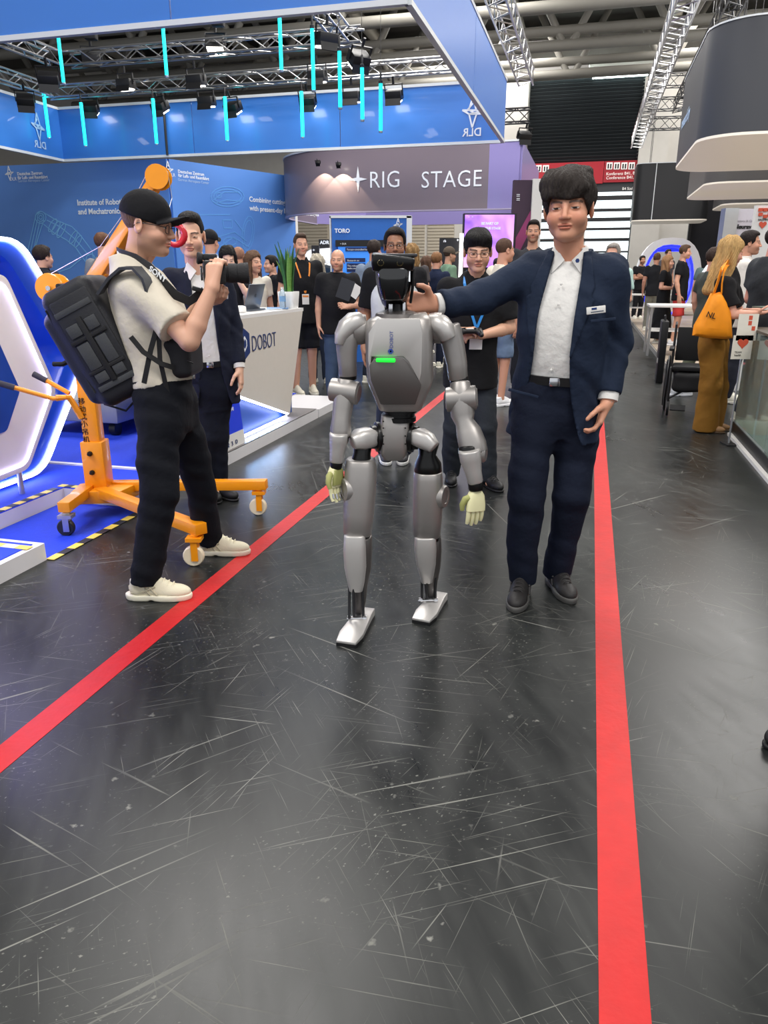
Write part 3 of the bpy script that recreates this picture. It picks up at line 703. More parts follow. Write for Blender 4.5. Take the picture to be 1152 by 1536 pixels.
sign_pillar(467, 368, 480, 15, 'low black sign pillar with a white star next to the car', [(469, 377, '+', 4)])
t = thing('light_column', 'thin white light column beside the black sign pillar', 'light', Vector((A(692, 400, 16.9).x, 16.9, 0))); L0 = Vector(t.location)
ybox(MB(), 690, 350, 693, 430, 16.8, .06, L0, True).build('tube', M('column_glow', (250, 250, 250), .5, noise=0, emit=(255, 250, 245), estr=1.6), t); MB().box((0, -.08, .02), (.3, .3, .04)).build('base', BLACK, t)
ps = thing('purple_screen', 'large screen glowing purple and peach under the stage ring', 'screen', Vector((A(733, 400, 21).x, 21, 0))); L0 = Vector(ps.location)
def screen_mat():
    m = M('purple_glow', (120, 80, 190), .3, noise=0); nt = m.node_tree; b = nt.nodes['Principled BSDF']; tc = nt.nodes.new('ShaderNodeTexCoord'); g = nt.nodes.new('ShaderNodeTexNoise'); g.inputs['Scale'].default_value = 1.1; g.inputs['Distortion'].default_value = 1.0
    cr = nt.nodes.new('ShaderNodeValToRGB'); e = cr.color_ramp.elements; e[0].position = .3; e[0].color = RGB(105, 62, 190); e[1].position = .72; e[1].color = RGB(244, 196, 170); x = e.new(.5); x.color = RGB(176, 120, 224)
    nt.links.new(tc.outputs['Object'], g.inputs['Vector']); nt.links.new(g.outputs['Fac'], cr.inputs[0]); nt.links.new(cr.outputs[0], b.inputs['Emission Color']); b.inputs['Emission Strength'].default_value = .9; return m
ybox(MB(), 698, 322, 768, 401, 21, .1, L0).build('display', screen_mat(), ps); ybox(MB(), 696, 320, 770, 430, 21.1, .3, L0, True).build('housing', BLACK, ps)
pl = PlaneG(Vector((0, 20.98, 0)), Vector((0, -1, 0)), Vector((1, 0, 0))); ptext(pl, 722, 337, 'BE PART OF', 3.6, LOGOW, ps, weight=.006); ptext(pl, 728, 344, 'THE STAGE', 3.4, LOGOW, ps, weight=.004); ptext(pl, 702, 327, '+  =', 3.5, LOGOW, ps)
mw = thing('magenta_wall', 'dark booth wall with a magenta diagonal stripe beside the purple screen', 'booth wall', Vector((A(785, 400, 22).x, 22, 0))); L0 = Vector(mw.location)
ybox(MB(), 771, 270, 801, 430, 22, .2, L0, True).build('panel', M('aubergine', (58, 38, 58), .5), mw)
P = lambda x, y: A(x, y, 21.99) - L0
MB().prism([P(772, 360), P(800, 308), P(800, 336), P(772, 392)], (0, -.01, 0)).build('stripe', M('magenta', (150, 58, 110), .5), mw)
ybox(MB(), 800, 268, 806, 430, 21.9, .4, L0, True).build('edge_post', WHITE, mw)
pl = PlaneG(Vector((0, 21.98, 0)), Vector((0, -1, 0)), Vector((1, 0, 0))); ptext(pl, 774, 303, '=', 8, LOGOW, mw); ptext(pl, 774, 297, '=', 8, LOGOW, mw)
# white display car behind the counter
cr_ = thing('display_vehicle', 'white rounded display vehicle with a large windscreen behind the lanyard man', 'vehicle', Vector((A(448, 420, 16).x, 16.6, 0)), group=None); L0 = Vector(cr_.location); cr_.scale = (.8, .8, .95)
rings = []
for x, w, zt2 in ((-1.0, .5, .9), (-.75, .75, 1.25), (-.3, .8, 1.62), (.3, .8, 1.86), (.8, .78, 1.88), (1.2, .7, 1.7), (1.45, .5, 1.2)):
    rings.append(superring((x, 0, zt2 / 2 + .2), (0, 1, 0), (0, 0, 1), w, zt2 / 2, 20, 3))
MB().ringloft(rings).build('bodywork', M('car_white', (232, 234, 238), .2, noise=0, coat=.6), cr_, smooth=True)
rings = [superring((x, -.02, z), (0, 1, 0), (0, 0, 1), w, h_, 16, 3) for x, w, z, h_ in ((-.62, .74, 1.22, .2), (-.25, .8, 1.42, .3), (.5, .82, 1.55, .36), (1.1, .72, 1.5, .28))]
MB().ringloft(rings).build('window', M('car_glass', (40, 52, 64), .08, noise=0, coat=.5), cr_, smooth=True)
for x in (-.6, 1.0):
    for y in (-.72, .72): MB().lathe((x, y, .3), (0, 1, 0), [(-.1, .05), (-.1, .3), (.1, .3), (.1, .05)], 18).build('wheel', BLACK, cr_, smooth=True)
# ---------------------------------------------------------------- DOBOT booth on the left
CARP = M('blue_carpet', (24, 60, 205), 0.75, noise=0.12, nscale=30, bump=0.2, bscale=200)
PLW = M('plinth_white', (222, 220, 222), 0.45, noise=0.03)
LED = M('led_white', (255, 255, 255), 0.4, noise=0, emit=(222, 228, 255), estr=9)
LEDV = M('led_violet', (235, 225, 255), 0.4, noise=0, emit=(214, 205, 255), estr=5)
HZY = M('hazard_yellow', (232, 206, 92), 0.5); HZK = M('hazard_black', (34, 34, 40), 0.5)
bp_ = thing('booth_platform', 'low white-edged booth platform covered in blue carpet', 'platform', W(-4, 5, 0)); P0 = Vector(bp_.location); H_ = 0.1
pl_rects = [(-9, -3.3, 1.5, 8.3), (-3.3, -2.69, 4.04, 7.34)]
for r0, r1, a0_, a1_ in pl_rects:
    abox(MB(), r0, r1, a0_, a1_, 0.0, H_ - 0.006).build('plinth_edge', PLW, bp_, local=P0)
    abox(MB(), r0, r1 - .03 if r1 > -3 else r1, a0_ + .0, a1_ - .03, H_ - 0.006, H_).build('carpet', CARP, bp_, local=P0)
abox(MB(), -3.3, -2.69, 5.0, 7.3, H_, H_ + .004).build('edge_strip', M('grey_strip', (120, 116, 116), .6), bp_, local=P0)
abox(MB(), -3.3, -2.69, 7.37, 8.25, 0, .085).build('end_plate', PLW, bp_, local=P0)
ep = thing('entry_platform', 'small white-edged blue carpet step at the booth corner beside the taped floor', 'platform', W(-3, 2.4, 0)); E0 = Vector(ep.location)
abox(MB(), -3.29, -2.7, 1.5, 3.1, 0, .095).build('plinth_edge', PLW, ep, local=E0); abox(MB(), -3.29, -2.74, 1.5, 3.06, .095, .1).build('carpet', CARP, ep, local=E0)
for i in range(6): abox(MB(), -3.2 + i * .082, -3.12 + i * .082, 2.98, 3.03, .1, .102).build('hazard_mark', HZY if i % 2 else M('hz_white', (220, 220, 225), .5), ep, local=E0)
fc = tag(abox(MB(), -3.295, -2.7, 3.11, 4.03, 0, .003).build('floor_carpet', CARP), 'blue carpet patch on the floor under the rear wheel of the orange crane', 'carpet')
# hazard tapes: alternating yellow and black blocks
def hazard(name, label, p, q, w, z, n, up_=0.003):
    t = thing(name, label, 'hazard tape', W(*p, z)); L0 = Vector(t.location)
    for i in range(n):
        f0, f1 = i / n, (i + 1) / n
        a, b = W(p[0] + (q[0] - p[0]) * f0, p[1] + (q[1] - p[1]) * f0, z), W(p[0] + (q[0] - p[0]) * f1, p[1] + (q[1] - p[1]) * f1, z)
        MB().beam(a + UP * up_ / 2, b + UP * up_ / 2, w, up_).build('yellow_block' if i % 2 == 0 else 'black_block', HZY if i % 2 == 0 else HZK, t, local=L0)
    return t
hazard('hazard_tape', 'yellow and black hazard tape along the carpet notch on the platform edge', (-3.33, 2.4), (-3.33, 4.0), .05, H_, 26)
hazard('hazard_tape', 'yellow and black hazard tape on the platform edge behind the orange crane post', (-3.35, 4.07), (-2.73, 4.07), .05, H_, 12)
hazard('hazard_tape', 'yellow and black hazard tape stuck on the floor beside the orange crane', (-2.68, 3.1), (-2.68, 4.03), .05, .003, 11)
tag(abox(MB(), -4.2, -2.72, 4.56, 4.6, H_, H_ + .012).build('cable_strip', WHITE), 'thin white cable strip laid across the blue carpet', 'strip')
# counter
CR = -2.78
ct = thing('counter', 'white reception counter lettered DOBOT with a glowing blue corner', 'counter', W(CR, 6.2, H_)); C0 = Vector(ct.location)
def cp(a, z, r=CR): return W(r, a, z)
white_poly = [(5.05, 1.10), (7.22, 1.10), (6.78, .14), (5.64, .5), (5.05, .67)]
MB().prism([cp(a, z) for a, z in white_poly], -RV * .08).build('front_panel', M('counter_white', (214, 208, 198), .5, noise=.03), ct, local=C0)
BLG = M('counter_blue_glow', (16, 92, 205), .35, noise=.05, emit=(10, 100, 225), estr=.35)
MB().prism([cp(a, z, CR - .1) for a, z in ((5.08, .76), (6.85, .16), (6.8, .105), (5.08, .105))], -RV * .05).build('glow_panel', BLG, ct, local=C0)
def led_line(pts, r, mat, parent, L0, name='led_strip'): return MB().tube([p - L0 for p in pts], r, 6).build(name, mat, parent, smooth=True)
led_line([cp(5.05, .66, CR - .02), cp(5.64, .49, CR - .02), cp(6.77, .14, CR - .02)], .011, LED, ct, C0); led_line([cp(5.08, .112, CR - .04), cp(6.78, .112, CR - .04)], .010, LED, ct, C0)
l = bpy.data.lights.new('counter_led', 'AREA'); l.energy = 5; l.size = 1.4; l.size_y = .05; l.shape = 'RECTANGLE'; l.color = (.35, .6, 1); lo = bpy.data.objects.new('counter_led', l); COL.objects.link(lo); lo.parent = ct; lo.location = W(CR + .02, 5.8, .13) - C0; lo.rotation_euler = Vector((-RV.x, -RV.y, .4)).to_track_quat('Z', 'Y').to_euler()
MB().prism([cp(a, z, CR - .09) for a, z in ((5.1, 1.06), (7.14, 1.06), (7.05, .105), (5.1, .105))], -RV * .5).build('body', M('counter_blue', (14, 64, 138), .45), ct, local=C0)
abox(MB(), CR - .62, CR + .0, 5.03, 7.24, 1.10, 1.13).build('worktop', M('counter_top', (232, 231, 229), .4, noise=.02), ct, local=C0)
NAVY = M('logo_navy', (24, 52, 110), .5, noise=0)
PCt = PlaneR(CR + .002)
def pc(px, py): return PCt(px, py) - C0
mid = pc(366, 516); ux = (pc(374, 516) - mid); hx = ux.length; hz = (pc(366, 493) - pc(366, 540)).length / 2
hexo = [(0, 1), (1, .62), (1, -.62), (0, -1), (-1, -.62), (-1, .62)]; hexi = [(.05, .5), (.42, .2), (.42, -.15), (-.05, -.5), (-.42, -.2), (-.42, .15)]; hexc = [(.05, .3), (.22, .15), (.22, -.1), (-.05, -.3), (-.22, -.15), (-.22, .1)]
for pts, off, mt in ((hexo, .002, NAVY), (hexi, .005, LOGOW), (hexc, .008, NAVY)):
    MB().prism([mid + AV * x * hx + UP * y * hz + RV * off for x, y in pts], RV * .003).build('logo', mt, ct)
s_ = (pc(378, 502) - pc(378, 527)).length / .72
text_mesh('lettering', 'DOBOT', s_, NAVY, ct, plane_m4(pc(377.5, 527.5) + RV * .003, AV, UP), sx=.78, weight=-.004)
# things on the counter
lp = thing('laptop', 'open grey laptop seen from behind on the white counter', 'laptop', W(CR - .3, 6.55, 1.13), -YAW); 
SPG = M('space_grey', (98, 104, 114), .35, .7)
MB().box((0, 0, .009), (.24, .34, .016)).build('base', SPG, lp, bevel=.004)
MB().box((.09, 0, .125), (.012, .34, .235), Matrix.Rotation(.3, 3, 'Y')).build('screen_lid', SPG, lp, bevel=.004)
MB().lathe((.104, 0, .135), (1, 0, -.3), [(0, .001), (.0, .018), (.002, .018), (.002, .001)], 6).build('lid_mark', M('lid_mark', (40, 44, 50), .3), lp)
for i in range(4):
    tag(MB().box(W(CR - .22 + .02 * i, 6.78 + .06 * i, 1.1315 + .0025 * i), (.21, .3, .002), Rz(-YAW + .2 * i - .2)).build('leaflet', M('leaflet_%d' % i, [(232, 236, 240), (190, 206, 226), (240, 240, 236), (120, 160, 210)][i], .5)), ['white leaflet on the counter nearest the laptop', 'pale blue leaflet overlapping the white one on the counter', 'white leaflet on the counter near the bottle', 'blue leaflet on the counter beside the plant pot'][i], 'leaflet', 'leaflets on the counter')
tag(MB().box(W(CR - .2, 6.2, 1.16), (.1, .16, .055), Rz(.3)).build('tissue_pack', WHITE, bevel=.012), 'small white packet on the counter beside the laptop', 'packet')
pp = thing('potted_plant', 'snake plant with tall green blades in a white square pot', 'plant', W(CR - .105, 7.12, 1.13))
rings = [superring((0, 0, z), RV, AV, r, r, 24, 5) for z, r in ((0, .075), (.01, .08), (.155, .092), (.16, .09), (.15, .084), (.14, .02))]
MB().ringloft(rings).build('pot', M('pot_white', (238, 238, 236), .35, noise=.02), pp, smooth=True)
def leafmat():
    m = M('snake_leaf', (46, 96, 48), .4, noise=.5, nscale=14, stretch=(1, 1, 5)); return m
for i in range(17):
    rs = random.Random(i); an = rs.uniform(0, 6.28); r0 = rs.uniform(.0, .055); hgt = rs.uniform(.28, .5); lean = rs.uniform(.02, .09); tw = rs.uniform(-.5, .5); pts = []
    base = Vector((r0 * math.cos(an), r0 * math.sin(an), .14)); rings = []
    for k in range(7):
        f = k / 6; c = base + Vector((math.cos(an), math.sin(an), 0)) * lean * f * f * 1.2 + UP * hgt * f; w = .021 * (0.75 + .6 * f) * (1 - f ** 4) + .0008; ang = an + 1.57 + tw * f
        t_ = Vector((math.cos(ang), math.sin(ang), 0)); nrm = Vector((-t_.y, t_.x, 0)); rings.append([c - t_ * w + nrm * .004, c + nrm * -.002, c + t_ * w + nrm * .004, c + nrm * .004])
    MB().ringloft(rings).build('leaf', leafmat() if i % 3 else M('leaf_pale', (96, 138, 62), .4, noise=.4, stretch=(1, 1, 5)), pp, smooth=True)
bt = thing('water_bottle', 'clear plastic water bottle with a white cap beside the potted plant', 'bottle', W(CR - .1, 6.95, 1.13))
MB().lathe((0, 0, 0), UP, [(0, .02), (0, .03), (.02, .032), (.06, .029), (.1, .032), (.14, .032), (.17, .02), (.185, .013)], 16).build('body', M('bottle_plastic', (215, 228, 235), .08, noise=0, trans=.75), bt, smooth=True)
MB().lathe((0, 0, .185), UP, [(0, .014), (.018, .014), (.018, .001)], 12).build('cap', WHITE, bt); MB().lathe((0, 0, .07), UP, [(0, .0325), (.05, .0325)], 16).build('wrapper', M('wrap_blue', (120, 160, 200), .4), bt)
# small folding sign before the counter
fs = thing('standing_sign', 'blue and white information stand leaning at the counter end', 'sign', W(-2.72, 5.37, H_)); F0 = Vector(fs.location)
def fsq(a, z, r=-2.715): return W(r - (z - .1) * .06, a, z)
MB().prism([fsq(a, z) for a, z in ((5.14, .22), (5.6, .22), (5.56, .84), (5.18, .84))], -RV * .03).build('poster', M('poster_blue', (28, 60, 205), .4, emit=(20, 50, 200), estr=.12), fs, local=F0)
MB().prism([fsq(a, z, -2.713) for a, z in ((5.14, .1), (5.61, .1), (5.6, .22), (5.14, .22))], -RV * .04).build('footer', WHITE, fs, local=F0)
for z, tx in ((.52, 'Robotics in\nreal life'), (.40, 'Embodied AI'), (.13, '1   2   3   O')): text_mesh('lettering', tx, .045 if z > .2 else .05, LOGOW if z > .2 else NAVY, fs, plane_m4(fsq(5.22, z, -2.708) - F0, AV, UP + RV * -.06))
MB().prism([W(-2.745, 5.2, .1), W(-2.765, 5.2, .1), W(-2.765, 5.2, .6)], AV * .03).build('strut', WHITE, fs, local=F0)

# ---------------------------------------------------------------- white hexagonal display with light edges, and its blue portal frame
PR = -3.62
def frame_ring(pts_out, pts_in, r0, depth, name, mat, parent, L0):
    n = len(pts_out); mb = MB(); vs = []
    for off in (0, -depth):
        vs += [W(r0 + off, a, z) - L0 for a, z in pts_out] + [W(r0 + off, a, z) - L0 for a, z in pts_in]
    fs = []
    for i in range(n):
        j = (i + 1) % n; fs += [(i, j, n + j, n + i), (2 * n + i, 3 * n + i, 3 * n + j, 2 * n + j), (i, 2 * n + i, 2 * n + j, j), (n + i, n + j, 3 * n + j, 3 * n + i)]
    return mb.add(vs, fs).build(name, mat, parent, bevel=.006)
def rnd_poly(pts, rad, n=5):
    out = []; m = len(pts)
    for i in range(m):
        p, q, s = Vector(pts[i - 1] + (0,)), Vector(pts[i] + (0,)), Vector(pts[(i + 1) % m] + (0,))
        d1 = (p - q).normalized(); d2 = (s - q).normalized(); a_, b_ = q + d1 * rad, q + d2 * rad
        for k in range(n + 1):
            t = k / n; c = a_ * (1 - t) ** 2 + q * 2 * t * (1 - t) + b_ * t * t; out.append((c.x, c.y))
    return out
def apt(px, py, r):
    p = onR(px, py, r); return ra(p)[1], p.z
ac = 3.15
tp_ = [apt(30, 357, PR), apt(52, 405, PR), apt(128, 560, PR), apt(90, 690, PR), apt(62, 728, PR)]
half_o = [(tp_[0][0], tp_[0][1]), (apt(122, 540, PR)[0] + .1, .88), (tp_[4][0] + .05, .13)]
po = rnd_poly([(2 * ac - half_o[0][0], half_o[0][1]), half_o[0], half_o[1], half_o[2], (2 * ac - half_o[2][0], .13), (2 * ac - half_o[1][0], .88)], .14)
cx, cz = ac, .9
pi_ = [(cx + (a - cx) * .86, cz + (z - cz) * .88) for a, z in po]
pf = thing('portal_frame', 'blue hexagonal portal frame edged with a white light strip', 'display frame', W(PR, ac, H_)); F0 = Vector(pf.location)
BLF = M('portal_blue', (18, 70, 190), .3, noise=.04, coat=.3)
frame_ring(po, pi_, PR, .28, 'frame', BLF, pf, F0)
pl_ = [(cx + (a - cx) * .985, cz + (z - cz) * .985) for a, z in po]
led_line([W(PR + .012, a, z) for a, z in pl_ + pl_[:1]], .013, LED, pf, F0)
HR = -3.42
hp = thing('hexagon_panel', 'white hexagonal display panel with a violet light outline on short legs', 'display panel', W(HR, 3.0, H_)); F0 = Vector(hp.location)
ho = [apt(12, 432, HR), apt(86, 585, HR), apt(44, 704, HR), apt(0, 722, HR)]
hc = ho[0][0] - .32
hpoly = rnd_poly([(2 * hc - ho[0][0] - .0, ho[0][1] + .08), (ho[0][0], ho[0][1] + .08), (ho[1][0], ho[1][1]), (ho[2][0], ho[2][1]), (2 * hc - ho[2][0], ho[2][1] - .02), (2 * hc - ho[1][0], ho[1][1])], .06)
MB().prism([W(HR, a, z) - F0 for a, z in hpoly], -RV * .08).build('panel', M('hex_white', (214, 210, 212), .4, noise=.03), hp, bevel=.006)
hcz = (ho[0][1] + ho[2][1]) / 2
ledp = [(hc + (a - hc) * .9, hcz + (z - hcz) * .92) for a, z in hpoly]
led_line([W(HR + .004, a, z) for a, z in ledp + ledp[:1]], .0085, LEDV, hp, F0)
inn = [(hc + (a - hc) * .45, hcz + (z - hcz) * .5) for a, z in hpoly]
MB().prism([W(HR + .002, a, z) - F0 for a, z in inn], RV * .006).build('inset', M('inset_blue', (20, 66, 160), .4), hp)
for da in (-.25, .22): MB().cyl(W(HR - .04, hc + da, H_) - F0, W(HR - .04, hc + da, ho[2][1] + .02) - F0, .018, n=10).build('leg', ALU, hp, smooth=True)
l = bpy.data.lights.new('portal_led', 'AREA'); l.energy = 16; l.size = 1.0; l.size_y = .5; l.shape = 'RECTANGLE'; l.color = (.45, .4, 1); lo = bpy.data.objects.new('portal_led', l); COL.objects.link(lo); lo.parent = pf; lo.location = W(PR + .05, ac, 1.5) - Vector(pf.location); lo.rotation_euler = (-RV + UP * .6).to_track_quat('Z', 'Y').to_euler()
# grey machine standing behind the hexagon, and the white table beyond
mc = thing('white_machine', 'white and grey robot cell standing behind the hexagonal panel', 'machine', W(-4.5, 3.9, H_)); F0 = Vector(mc.location)
abox(MB(), -4.75, -4.25, 3.6, 4.1, .1, 1.35).build('cabinet', M('machine_white', (205, 208, 212), .45), mc, local=F0, bevel=.02); abox(MB(), -4.24, -4.22, 3.65, 4.05, .7, 1.3).build('door', M('machine_dark', (40, 44, 60), .3), mc, local=F0)
abox(MB(), -4.65, -4.35, 3.7, 4.0, 1.35, 1.5).build('head', DARKSTEEL, mc, local=F0, bevel=.02); abox(MB(), -4.6, -4.4, 3.75, 3.95, 1.5, 1.58).build('cap', WHITE, mc, local=F0, bevel=.01)
wt = thing('display_bench', 'white sloped display bench behind the orange winch', 'bench', W(-5.2, 6.3, H_)); F0 = Vector(wt.location)
MB().prism([W(-4.9, a, z) - F0 for a, z in ((5.6, .1), (7.2, .1), (6.8, .95), (6.4, 1.28), (5.8, 1.28))], -RV * .5).build('body', M('bench_white', (222, 222, 226), .4), wt, bevel=.015)
MB().prism([W(-4.895, a, z) - F0 for a, z in ((5.7, .2), (7.05, .2), (6.72, .9), (6.38, 1.2), (5.86, 1.2))], RV * .004).build('side_inset', M('bench_grey', (170, 172, 180), .4), wt)
tb = thing('grey_table', 'low grey display base on wheels standing on the blue carpet', 'base', W(-4.25, 6.0, H_)); F0 = Vector(tb.location)
abox(MB(), -4.7, -3.85, 5.5, 6.7, .22, .42).build('deck', M('base_grey', (150, 152, 158), .4, .3), tb, local=F0, bevel=.02)
for r_ in (-4.6, -3.95):
    for a_ in (5.6, 6.6): MB().lathe(W(r_, a_, .16) - F0, RV, [(-.03, .01), (-.03, .058), (.03, .058), (.03, .01)], 14).build('wheel', BLACK, tb, smooth=True)

# ---------------------------------------------------------------- orange mobile crane
ORG = M('crane_orange', (240, 150, 12), .38, noise=.06, coat=.25); ORGD = M('crane_bolt', (40, 38, 36), .4, .6); WHL = M('nylon_wheel', (226, 214, 186), .45)
kp = G(150, 768); cz_ = .17
ck = thing('mobile_crane', 'orange wheeled hoist crane with a winch, splayed legs and a red hook', 'crane', (kp.x, kp.y, 0)); K0 = Vector(ck.location)
yc = kp.y
post_top = A(112, 500, yc)
P_ = lambda px, py, Y: A(px, py, Y) - K0
w1 = G(388, 772) - K0; w2 = G(292, 848) - K0; w3 = G(101, 803) - K0
c_up = Vector((0, 0, .19))
def leg(a, b, name='leg'):
    return MB().beam(a, b, .07, .06).build(name, ORG, ck, bevel=.004)
leg(Vector((.06, .06, .16)), Vector((w1.x + .06, w1.y, .2))); leg(Vector((.05, -.08, .16)), Vector((w2.x + .05, w2.y, .2))); leg(Vector((-.03, -.06, .17)), Vector((w3.x, w3.y, .17)))
MB().prism([(-.1, -.17, .1), (.2, -.13, .1), (.26, .1, .1), (.0, .14, .1), (-.12, .03, .1)], (0, 0, .08)).build('base_plate', ORG, ck, bevel=.006)
MB().box((0.02, -.0, .32), (.135, .13, .30)).build('post_socket', ORG, ck, bevel=.006)
for z in (.28, .4): MB().lathe((.01, -.065, z), (0, -1, 0), [(0, .016), (.012, .016), (.02, .009), (.03, .009), (.03, .001)], 8).build('bolt', ORGD, ck)
MB().box((.02, 0, .74), (.10, .095, 1.2)).build('post', ORG, ck, bevel=.006)
CHR = '移动式小吊机'
for i, c_ in enumerate(CHR):
    p = P_(118 + i * 2.3, 606 + i * 11.5, yc - .056); 
    text_mesh('lettering', c_, .044, ORGD, ck, plane_m4(Vector((-.01, -.05, p.z)), (1, 0, 0), UP), 'CENTER', depth=.001)
# boom from the winch head up to the pulley
wb_ = P_(100, 430, yc - .02); tip = P_(238, 266, yc - .25); head = Vector((.02, 0, 1.3))
MB().beam(Vector((-.01, 0, 1.30)), P_(160, 405, yc - .05), .09, .07).build('head_beam', ORG, ck, bevel=.006)
MB().beam(P_(140, 425, yc - .04), tip, .075, .085, w2=.06, h2=.06).build('boom', ORG, ck, bevel=.006)
for s in (-.035, .035):
    MB().lathe(tip + Vector((0, s, .0)), (0, 1, 0), [(-.004, .001), (-.004, .062), (.004, .062), (.004, .001)], 20).build('pulley_cheek', ORG, ck)
MB().lathe(tip, (0, 1, 0), [(-.02, .01), (-.02, .05), (-.006, .04), (.006, .04), (.02, .05), (.02, .01)], 20).build('pulley', DARKSTEEL, ck)
dr = P_(80, 432, yc - .08)
MB().lathe(dr + Vector((0, -.06, 0)), (0, 1, 0), [(0, .01), (0, .078), (.012, .082), (.02, .078), (.02, .04), (.11, .04), (.11, .078), (.13, .078), (.13, .01)], 28).build('winch_drum', ORG, ck, smooth=True)
MB().lathe(dr + Vector((.06, -.05, -.03)), (0, 1, 0), [(0, .01), (0, .045), (.1, .045), (.1, .01)], 18).build('gear_case', ORG, ck, smooth=True)
MB().lathe(dr + Vector((0, -.075, 0)), (0, 1, 0), [(0, .001), (0, .014), (.02, .014)], 8).build('axle_nut', CHROME, ck)
MB().box(dr + Vector((.1, .0, 0)), (.13, .1, .05)).build('winch_bracket', ORG, ck, bevel=.006)
MB().tube([dr + Vector((0, 0, .08)), P_(150, 370, yc - .15), P_(200, 300, yc - .2), tip + Vector((-.04, 0, .05))], .0018, 5).build('wire_rope', ALU, ck)
hk = P_(262, 352, yc - .3)
MB().tube([tip + Vector((.05, 0, .03)), tip + Vector((.062, 0, -.1)), hk + Vector((-.03, 0, .1))], .0018, 5).build('wire_rope', ALU, ck)
REDH = M('hook_red', (196, 22, 40), .35, coat=.4)
pts = [hk + Vector((.052 * math.cos(t), 0, .052 * math.sin(t))) for t in [math.radians(d) for d in range(120, -150, -18)]]
MB().tube(pts, [.012 + .006 * math.sin(i / len(pts) * 3.1) for i in range(len(pts))], 10).build('hook', REDH, ck, smooth=True)
MB().tube([hk + Vector((-.03, 0, .11)), hk + Vector((-.02, 0, .07)), pts[0]], .012, 8).build('hook_shackle', CHROME, ck, smooth=True)
MB().beam(hk + Vector((-.05, 0, -.0)), hk + Vector((.0, 0, .06)), .014, .006).build('hook_latch', CHROME, ck)
# handles
GRIP = M('grip_rubber', (52, 50, 58), .7); h0 = P_(100, 595, yc - .08)
for pts, g in (([P_(100, 596, yc - .1), P_(80, 598, yc - .12), P_(20, 581, yc - .2)], [P_(22, 581.5, yc - .2), P_(-8, 573, yc - .22)]), ([P_(104, 590, yc - .06), P_(68, 570, yc - .05)], [P_(70, 571, yc - .05), P_(50, 561, yc - .05)])):
    hn = MB().tube(pts, .014, 10).build('handle', ORG, ck, smooth=True); MB().tube(g, .018, 10).build('grip', GRIP, hn, smooth=True)
MB().tube([P_(84, 597, yc - .12), P_(104, 596, yc - .08), Vector((-.02, -.05, .62))], .02, 8).build('handle_bracket', ORG, ck, smooth=True)
def caster(p, sw, rad, mat, z0):
    c = Vector((p.x, p.y, rad)); f = MB()
    for s in (-1, 1): f.box(c + Vector((0.01, s * .024, .03)), (.035, .006, rad + .05))
    f.box(Vector((p.x + .01, p.y, z0 - .02)), (.08, .07, .02)); f.cyl(Vector((p.x + .01, p.y, rad + .03)), Vector((p.x + .01, p.y, z0)), .02, n=10)
    f.build('caster_fork', sw, ck); MB().lathe(c, (0, 1, 0), [(-.018, .008), (-.018, rad - .005), (-.012, rad), (.012, rad), (.018, rad - .005), (.018, .008)], 20).build('wheel', mat, ck, smooth=True)
caster(w1, ORG, .055, WHL, .17); caster(w2, ORG, .055, WHL, .17); caster(w3, ALU, .05, DARKSTEEL, .14)
# ---------------------------------------------------------------- humanoid robot
SIL = M('robot_silver', (158, 154, 151), .42, .66, noise=.03, nscale=40, coat=.05)
SILL = M('robot_silver_light', (190, 187, 184), .40, .5, noise=.03, coat=.05)
SILD = M('robot_panel_grey', (106, 102, 100), .42, .66, noise=.03, coat=.05)
RBK = M('robot_black', (14, 14, 15), .32, .2, noise=.1); RGL = M('robot_visor', (8, 8, 10), .12, noise=0, coat=.8)
HANDC = M('robot_hand_cream', (226, 222, 176), .55); HANDG = M('robot_hand_green', (158, 160, 96), .55)
YR = 3.02
rb = thing('humanoid_robot', 'silver humanoid robot with a black head walking along the aisle', 'robot', (.04, 2.95, 0)); R0 = Vector(rb.location)
def rp(px, py, Y=YR): return A(px, py, Y) - R0
def mpp(py, Y=YR):                                       # metres per pixel at that depth and row
    return Y / (F_PX * ray(576, py).y)
def rloft(name, secs, mat, parent=None, e=2.6, n=28, Y=YR, caps=True, axis=None, hint=(0, 1, 0), up=None):
    """secs: (px, py, half width px, depth half in m, [Y])"""
    C = [rp(s[0], s[1], s[4] if len(s) > 4 else Y) for s in secs]; rings = []
    for i, s in enumerate(secs):
        d = (C[min(i + 1, len(C) - 1)] - C[max(i - 1, 0)]).normalized() if up is None else Vector(up)
        v = Vector(hint); v = (v - d * v.dot(d)).normalized(); u = v.cross(d).normalized()
        rings.append(superring(C[i], u, v, s[2] * mpp(s[1], s[4] if len(s) > 4 else Y), s[3], n, e))
    # rounded ends
    def shrink(r, f, off):
        c = sum(r, Vector()) / len(r); return [c + (p - c) * f + off for p in r]
    d0 = (C[0] - C[1]).normalized() * .006; d1 = (C[-1] - C[-2]).normalized() * .006
    if caps: rings = [shrink(rings[0], .86, d0), shrink(rings[0], .955, d0 * .7)] + rings + [shrink(rings[-1], .955, d1 * .7), shrink(rings[-1], .86, d1)]
    return MB().ringloft(rings).build(name, mat, parent or rb, smooth=True, ang=50)
def rdisc(name, px, py, Y, axis, prof, mat, n=28, parent=None): return MB().lathe(rp(px, py, Y), axis, prof, n).build(name, mat, parent or rb, smooth=True, ang=45)
def bolts(pts, r=.004, axis=(0, -1, 0), parent=None, mat=None):
    for p in pts: MB().lathe(p, axis, [(0, r), (.003, r), (.003, .0005)], 6).build('screw', mat or RBK, parent or rb)

